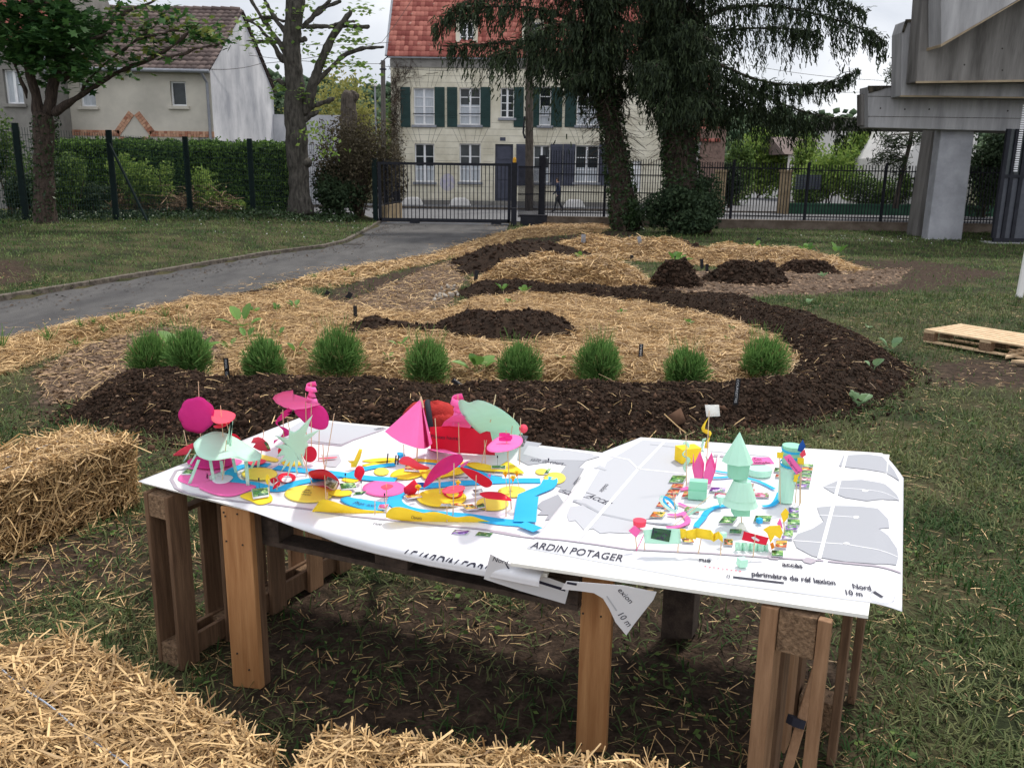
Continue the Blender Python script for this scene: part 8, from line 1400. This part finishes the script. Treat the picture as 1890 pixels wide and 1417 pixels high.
for lab, m, pts, ba in [('royal blue flag at the top of the tower', 'royal_blue', [(1472, 832), (1474, 822), (1482, 811), (1487, 824), (1480, 834)], (1476, 930)), ('small red flag below the blue one', 'coral', [(1476, 838), (1481, 832), (1485, 829), (1488, 839), (1480, 845)], (1476, 932)), ('yellow flag left of the tower top', 'yellow', [(1434, 834), (1446, 835), (1445, 846), (1434, 845)], (1440, 930)), ('yellow flag right of the tower', 'yellow', [(1472, 844), (1484, 845), (1484, 857), (1472, 856)], (1478, 928)), ('yellow flag low on the tower', 'yellow', [(1466, 876), (1476, 874), (1470, 890), (1464, 888)], (1468, 928)),
                        ('mustard diamond on a stick below the tower', 'yellow', [(1441, 948), (1450, 937), (1456, 945), (1454, 956), (1446, 965)], (1448, 984)), ('yellow curled piece with a hole at the front right', 'yellow', [(1408, 977), (1420, 970), (1440, 969), (1445, 982), (1440, 994), (1430, 988), (1422, 1002), (1416, 984)], (1428, 1008)), ('orange scrap under the yellow curled piece', 'orange', [(1421, 1003), (1427, 1000), (1430, 1010), (1424, 1014)], (1426, 1015)), ('pink sliver below the mustard diamond', 'pink', [(1434, 966), (1440, 955), (1445, 975), (1438, 972)], (1440, 985))]:
    upright(lab, m, pts, ba, z=ZR + .006, grp=RG, round_=False, cat='paper flag', name='paper_flag', lean=.2, sticks=[(ba, (pts[0][0] + 5, pts[0][1] + 4))] if 'flag' in lab or 'stick' in lab else ())
upright('mint banner carrying a grape photo at the front', 'mint', [(1187, 978), (1220, 974), (1255, 976), (1257, 1003), (1225, 1004), (1190, 1002)], (1222, 1020), z=ZR + .006, grp=RG, cat='paper banner', name='paper_banner', sticks=[((1190, 1014), (1190, 1000)), ((1251, 1019), (1252, 1000))], photo=([(1205, 973), (1239, 978), (1235, 1000), (1201, 993)], 'photo_grapes'), round_=False)
t = thing('paper_banner', 'zigzag yellow banner in front of the plan', 'paper banner', P(1295, 1022, ZR), RG); b_ = P(1295, 1022, ZR + .006)
for i, (a0, a1, b0, b1, c0, c1) in enumerate([(1254, 1266, 975, 976, 994, 992), (1266, 1285, 979, 975, 993, 995), (1285, 1312, 974, 978, 992, 996), (1312, 1318, 978, 986, 996, 1000), (1318, 1326, 984, 980, 999, 994), (1326, 1334, 980, 990, 994, 1001)]):
    d0, d1 = (0, .012) if i % 2 else (.012, 0); paper('fold', [V(a0, b0, b_ + [0, d0, 0]), V(a1, b1, b_ + [0, d1, 0]), V(a1, c1, b_ + [0, d1, 0]), V(a0, c0, b_ + [0, d0, 0])], 'paper_yellow', t, round_=False, rings=1)
for s in (((1289, 1021), (1294, 994)), ((1330, 1024), (1331, 1000))): stick(t, *s, ZR + .006)
upright('red card with a cut out bird on a stick', 'red', [(1373, 980), (1419, 992), (1414, 1006), (1369, 996)], (1392, 1026), z=ZR + .006, grp=RG, cat='paper sign', name='paper_sign', sticks=[((1390, 1027), (1394, 986))], round_=False, photo=([(1386, 991), (1392, 990), (1402, 996), (1400, 999), (1390, 995)], 'paper'))
t = thing('paper_banner', 'mint zigzag strip behind the red card', 'paper banner', P(1385, 1016, ZR), RG); b_ = P(1385, 1016, ZR + .006)
for i in range(9): a0, a1 = 1357 + i * 6.8, 1357 + (i + 1) * 6.8; d0, d1 = (0, .014) if i % 2 else (.014, 0); paper('fold', [V(a0, 1000 + i * .4, b_ + [0, d0, 0]), V(a1, 1000 + i * .4, b_ + [0, d1, 0]), V(a1, 1016 + i * .3, b_ + [0, d1, 0]), V(a0, 1016 + i * .3, b_ + [0, d0, 0])], 'paper_mint', t, round_=False, rings=1)
def cube(label, base, s, m, rot=.5, lift=0): b = P(*base, ZR + .0055 + lift); c, q = math.cos(rot) * s, math.sin(rot) * s; mb = MB(); mb.obox(b - [c / 2, q / 2, 0], (c, q, 0), (-q, c, 0), (0, 0, s)); tagit(mb.build('paper_cube', 'paper_' + m), label, 'paper cube', RG)
cube('mint paper cube near the front edge of the right plan', (1373, 1047), .026, 'mint', .25); cube('small blue paper cube on a green photo', (1404, 966), .017, 'cyan', .4, .003); cube('tiny mint cube beside the zigzag yellow banner', (1338, 992), .016, 'mint', .6, .03)
solid('small mint cone left of the big paper tree', 'paper cone', 'paper_cone', 'mint', (1295, 935), lambda mb, b: frus(mb, b + [.07, 0, 0], .045, .0, .018, .001, 8))
solid('coral red drum of paper at the left', 'paper drum', 'paper_drum', 'coral', (1180, 975), lambda mb, b: frus(mb, b, .012, .032, .022, .024, 18)); upright('magenta kite shaped paper below the red drum', 'pink', [(1160, 979), (1171, 969), (1183, 979), (1174, 992)], (1175, 1012), z=ZR + .006, grp=RG, cat='paper shape', round_=False, sticks=[((1175, 1012), (1173, 990))])
t = thing('paper_hoop', 'mint and blue paper hoop at the left of the small photos', 'paper hoop', P(1246, 958, ZR), RG); stick(t, (1247, 958), (1243, 908), ZR + .006); b_ = P(1247, 958, ZR + .006); c = V(1233, 932, b_)
for m, k in (('mint', 1.0), ('cyan', .7)):
    mb = MB(); vs = []; n = 24
    for i in range(n): a = i * 2 * math.pi / n; p_ = c + np.array([math.cos(a) * .034 * k + .01 * (1 - k), math.sin(a) * .02 * k, math.sin(a) * .012 - math.cos(a) * .02]); vs += [p_, p_ + [.004, 0, .010]]
    mb.add(vs, [(2 * i, 2 * ((i + 1) % n), 2 * ((i + 1) % n) + 1, 2 * i + 1) for i in range(n)]); mb.build('hoop', 'paper_' + m, t)
for lab, m, pts, w_ in [('blue ribbon crossing behind the paper tree', 'cyan', [(1300, 884), (1330, 881), (1362, 880), (1400, 888), (1436, 906)], .018), ('blue ribbon bending at the foot of the tower', 'cyan', [(1437, 908), (1434, 922), (1424, 932), (1403, 934)], .022), ('blue ribbon arc left of the paper tree', 'cyan', [(1291, 972), (1298, 955), (1306, 943), (1320, 936), (1345, 932), (1392, 934)], .022), ('short blue ribbon behind the pink crown', 'cyan', [(1320, 868), (1340, 872), (1360, 872)], .016), ('pink ribbon curl near the front left', 'pink', [(1255, 948), (1268, 956), (1268, 964), (1250, 972), (1225, 973)], .02), ('pink slip beside the mint hoop', 'pink', [(1235, 948), (1250, 950), (1268, 944)], .018), ('pink slip under the mint box', 'pink', [(1252, 928), (1266, 934), (1276, 938)], .016), ('small pink slip between the photos', 'pink', [(1256, 903), (1266, 901), (1272, 898)], .02)]: ribbon(lab, m, pts, w_, .002, z=ZR + .006, grp='paper ribbons on the right plan')
t = thing('paper_leaf', 'curled pale green paper leaf on a slanting stick', 'paper leaf', P(1270, 952, ZR), RG); b_ = P(1275, 950, ZR + .006); paper('paper', [V(a, b, b_) for a, b in [(1266, 952), (1272, 940), (1285, 936), (1300, 938), (1316, 934), (1300, 942), (1285, 944), (1275, 950)]], 'paper_mint', t); mb = MB(); mb.tube([P(1243, 970, ZR + .007), V(1313, 913, P(1290, 940, ZR))], .0014, 5); mb.build('stick', 'stick', t)
def RC(label, pm, x, y, w_, h, sk=0, strip=False): card(label, pm, [(x + sk, y), (x + w_ + sk, y + .8), (x + w_, y + h), (x, y + h - .8)], .0025, z=ZR + .006, strip=strip, grp='small garden photos on the right plan')
for lab, pm, x, y, w_, h, sk in [('long dark green photo at the top of the left strip', 'photo_green', 1233, 877, 28, 14, 8), ('red and green photo third in the left strip', 'photo_red', 1237, 893, 22, 8, 4), ('tomato photo in the left strip', 'photo_red', 1230, 903, 22, 8, 4), ('red pepper photo in the left strip', 'photo_red', 1224, 912, 22, 7, 4), ('dark red photo left of the mint hoop', 'photo_red', 1210, 926, 20, 10, 6), ('red photo under the mint hoop', 'photo_red', 1225, 934, 12, 7, 3), ('peach photo at the lower left', 'photo_orange', 1198, 944, 25, 11, 7), ('salad photo left of the mint box', 'photo_red', 1257, 906, 18, 12, 6),
                                 ('green sprig photo below the mint box', 'photo_pink', 1262, 934, 18, 10, 3), ('beet photo below the mint box', 'photo_red', 1276, 940, 14, 6, 2), ('purple photo right of the mint box', 'photo_purple', 1308, 899, 30, 9, 3), ('pink root photo below the purple one', 'photo_pink', 1318, 909, 24, 8, 0), ('dark green photo left of the tree trunk', 'photo_green', 1325, 952, 28, 14, 10), ('green photo under the blue cube', 'photo_green', 1390, 951, 32, 12, 4), ('onion photo right of the paper tree', 'photo_pink', 1370, 891, 20, 9, 3), ('garlic photo below the onion photo', 'photo_pink', 1392, 909, 28, 9, 0), ('small red photo beside the garlic photo', 'photo_red', 1380, 902, 12, 6, 2),
                                 ('sunflower photo at the front', 'photo_orange', 1336, 994, 17, 12, 0), ('yellow flower photo under the yellow banner', 'photo_orange', 1260, 993, 22, 8, -3), ('green strip photo behind the red card', 'photo_green', 1345, 976, 24, 9, 2), ('green field photo at the front right', 'photo_green', 1424, 1015, 22, 12, 0), ('yellow daisy photo in the right column', 'photo_orange', 1430, 997, 22, 14, 2), ('purple photo at the top of the right column', 'photo_purple', 1455, 936, 20, 11, 0), ('green photo second in the right column', 'photo_green', 1455, 947, 20, 9, 0), ('grey leaf photo third in the right column', 'photo_green', 1453, 958, 24, 11, 0), ('lilac photo fourth in the right column', 'photo_purple', 1449, 970, 24, 8, 0), ('mixed photo fifth in the right column', 'photo_green', 1446, 978, 18, 11, 0), ('violet strip photo sixth in the right column', 'photo_purple', 1443, 989, 20, 6, 0),
                                 ('green photo behind the mint ring', 'photo_green', 1366, 857, 14, 7, 0), ('leafy photo right of the mint ring', 'photo_green', 1428, 863, 14, 8, 2), ('radish photo below the leafy one', 'photo_red', 1430, 875, 12, 6, 2)]: RC(lab, pm, x, y, w_, h, sk)
for k, pm in enumerate(('photo_green', 'photo_orange', 'photo_green', 'photo_green', 'photo_pink', 'photo_green', 'photo_purple')): RC(['topmost', 'second', 'third', 'fourth', 'fifth', 'sixth', 'lowest'][k] + ' strip photo in the stack right of the tower', pm, 1474 - k * 1.2, 856 + k * 6.3, 28, 5.6, 0)
# ================================================================ STRAW BALES
def bale(label, corners, z1, n, ln, wd_, z0=0.0, faces='tfse', dark=0):
    """corners: near-left, near-right, far-right, far-left on the ground plane"""
    c = [np.array([*q[:2], 0.]) for q in corners]; t = thing('straw_bale', label, 'straw bale', sum(c) / 4, 'straw bales around the table'); mb = MB(); k = 7; vs = []; cen = sum(c) / 4
    G_ = lambda u, v_, z: (c[0] * (1 - u) + c[1] * u) * (1 - v_) + (c[3] * (1 - u) + c[2] * u) * v_ + np.array([0, 0, z])
    # core: a rounded, slightly lumpy block
    nu_, nv_, nz_ = 16, 9, 7; V_ = []; F_ = []
    def face(fn, a, b):
        base = len(V_)
        for i in range(a + 1):
            for j in range(b + 1):
                u, v_, w_ = fn(i / a, j / b); rr = .94 + .03 * float(lump(np.array(u * 3 + w_), np.array(v_ * 3 + w_ * 2), 1.5)); p_ = G_(.5 + (u - .5) * rr, .5 + (v_ - .5) * rr, z0 + (z1 - z0) * (.5 + (w_ - .5) * .95)); ed = sum(abs(q - .5) > .48 for q in (u, v_, w_)); p_ = p_ + (cen + [0, 0, z1 * .5] - p_) * (.025 if ed > 1 else 0); V_.append(p_)
        for i in range(a):
            for j in range(b): F_.append((base + i * (b + 1) + j, base + (i + 1) * (b + 1) + j, base + (i + 1) * (b + 1) + j + 1, base + i * (b + 1) + j + 1))
    face(lambda a, b: (a, b, 1), nu_, nv_); face(lambda a, b: (a, 0, b), nu_, nz_); face(lambda a, b: (a, 1, b), nu_, nz_); face(lambda a, b: (0, a, b), nv_, nz_); face(lambda a, b: (1, a, b), nv_, nz_)
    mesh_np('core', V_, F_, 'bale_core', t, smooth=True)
    ex = c[1] - c[0]; ey = c[3] - c[0]; lx, ly, lz = np.linalg.norm(ex), np.linalg.norm(ey), z1 - z0; ex, ey = ex / lx, ey / ly; ar = {'t': lx * ly * 1.5, 'f': lx * lz, 'b': lx * lz * .5, 's': ly * lz * .7, 'e': ly * lz}; tot = sum(ar.values())
    P_, D_ = [], []
    for q, a_ in ar.items():
        m_ = int(n * a_ / tot); u, v_, w_ = RNG.random(m_), RNG.random(m_), RNG.random(m_)
        if q == 't': w_ = np.full(m_, 1.0) + RNG.normal(0, .02, m_)
        if q == 'f': v_ = np.full(m_, 0.0) + RNG.normal(0, .012, m_)
        if q == 'b': v_ = np.full(m_, 1.0)
        if q == 's': u = np.full(m_, 0.0)
        if q == 'e': u = np.full(m_, 1.0) + RNG.normal(0, .012, m_)
        if q in 'fbt': fl_ = u * lx / .11; kf = np.abs(fl_ - np.round(fl_)) > .07; u, v_, w_, m_ = u[kf], v_[kf], w_[kf], int(kf.sum())
        u = .5 + (u - .5) * (.985 - .03 * np.abs(w_ - .5)); pp = np.array([G_(a, b, z0 + (z1 - z0) * w2) for a, b, w2 in zip(u, v_, w_)]); pp[:, 2] += .012 * lump(pp[:, 0] * 3, pp[:, 1] * 3, 1.5)
        d = ex[None] * RNG.normal(0, 1, (m_, 1)) + ey[None] * RNG.normal(0, .8, (m_, 1)); d[:, 2] = RNG.normal(0, .75, m_)
        if q == 't': d[:, 2] = RNG.normal(0, .22, m_)
        if q in 'fb': d -= ey[None] * (d @ ey)[:, None] * .75
        if q in 'se': d -= ex[None] * (d @ ex)[:, None] * .75
        P_.append(pp); D_.append(d)
    P_, D_ = np.concatenate(P_), np.concatenate(D_); m_ = len(P_)
    strands('straws', P_, D_, ln * RNG.lognormal(-.25, .5, m_).clip(.25, 2.6), wd_ * RNG.uniform(.35, 1.3, m_), 'straw', t, rnd=RNG.beta(1.3, 1.3, m_), bd=2.0)['kind'] = 'stuff'
    # stray ends standing off the edges
    m_ = n // 30; u = RNG.random(m_); v_ = np.where(RNG.random(m_) < .5, 1.0, RNG.random(m_)); pp = np.array([G_(a, b, z1) for a, b in zip(u, v_)]); d = RNG.normal(0, .7, (m_, 3)); d[:, 2] = np.abs(d[:, 2]) + .3; strands('stray_straws', pp, d, ln * RNG.uniform(.5, 1.3, m_), wd_ * RNG.uniform(.5, 1, m_), 'straw', t)['kind'] = 'stuff'
    return t, G_
def twine(t, G_, z1, runs):
    for (u0, v0, u1, v1) in runs: mb = MB(); q = [G_(u0 + (u1 - u0) * s, v0 + (v1 - v0) * s, z1 + .014 + .006 * math.sin(s * 19 + u0 * 7)) for s in np.linspace(0, 1, 26)]; mb.tube(q, .0028, 6); mb.build('twine', 'twine', t)
ZB = .43
fa = [P(a, b, ZB) for a, b in [(-170, 960), (252, 868), (195, 800), (-180, 800)]]
q0, q1 = P(-10, 1040), P(262, 930); ex = q1 - q0; ex /= np.linalg.norm(ex); nA = np.array([-ex[1], ex[0], 0]); b1_ = q1 - ex * .02; t, G_ = bale('straw bale standing left of the table', [b1_ - ex * 1.15, b1_, b1_ + nA * .5, b1_ - ex * 1.15 + nA * .5], ZB, 12000, .12, .0075)
twine(t, G_, ZB, [(0, .3, 1, .33), (0, .68, 1, .66)])
ZB2 = .45; rA = P(118, 1176, ZB2); rB = P(492, 1385, ZB2); ex = rB - rA; L_ = np.linalg.norm(ex); ex /= L_; nB = np.array([ex[1], -ex[0], 0]); nB = nB if nB[1] < 0 else -nB; e_ = rB + ex * .05; s_ = rA - ex * .02
q = P(-60, 1176, ZB2)
t, G_ = bale('straw bale in the bottom left corner with blue twine', [s_ + nB * .62 - ex * .3, e_ + nB * .62, e_, s_ - ex * .0], ZB2, 17000, .095, .0068); twine(t, G_, ZB2, [(.05, .62, 1.0, .52)])
c0, c1 = P(585, 1352, ZB2), P(1250, 1432, ZB2); ex = c1 - c0; L_ = np.linalg.norm(ex); ex /= L_; nB = np.array([ex[1], -ex[0], 0]); nB = nB if nB[1] < 0 else -nB
t, G_ = bale('straw bale at the bottom edge in the middle', [c0 + nB * .5, c1 + nB * .5, c1, c0], ZB2, 12000, .095, .0065)
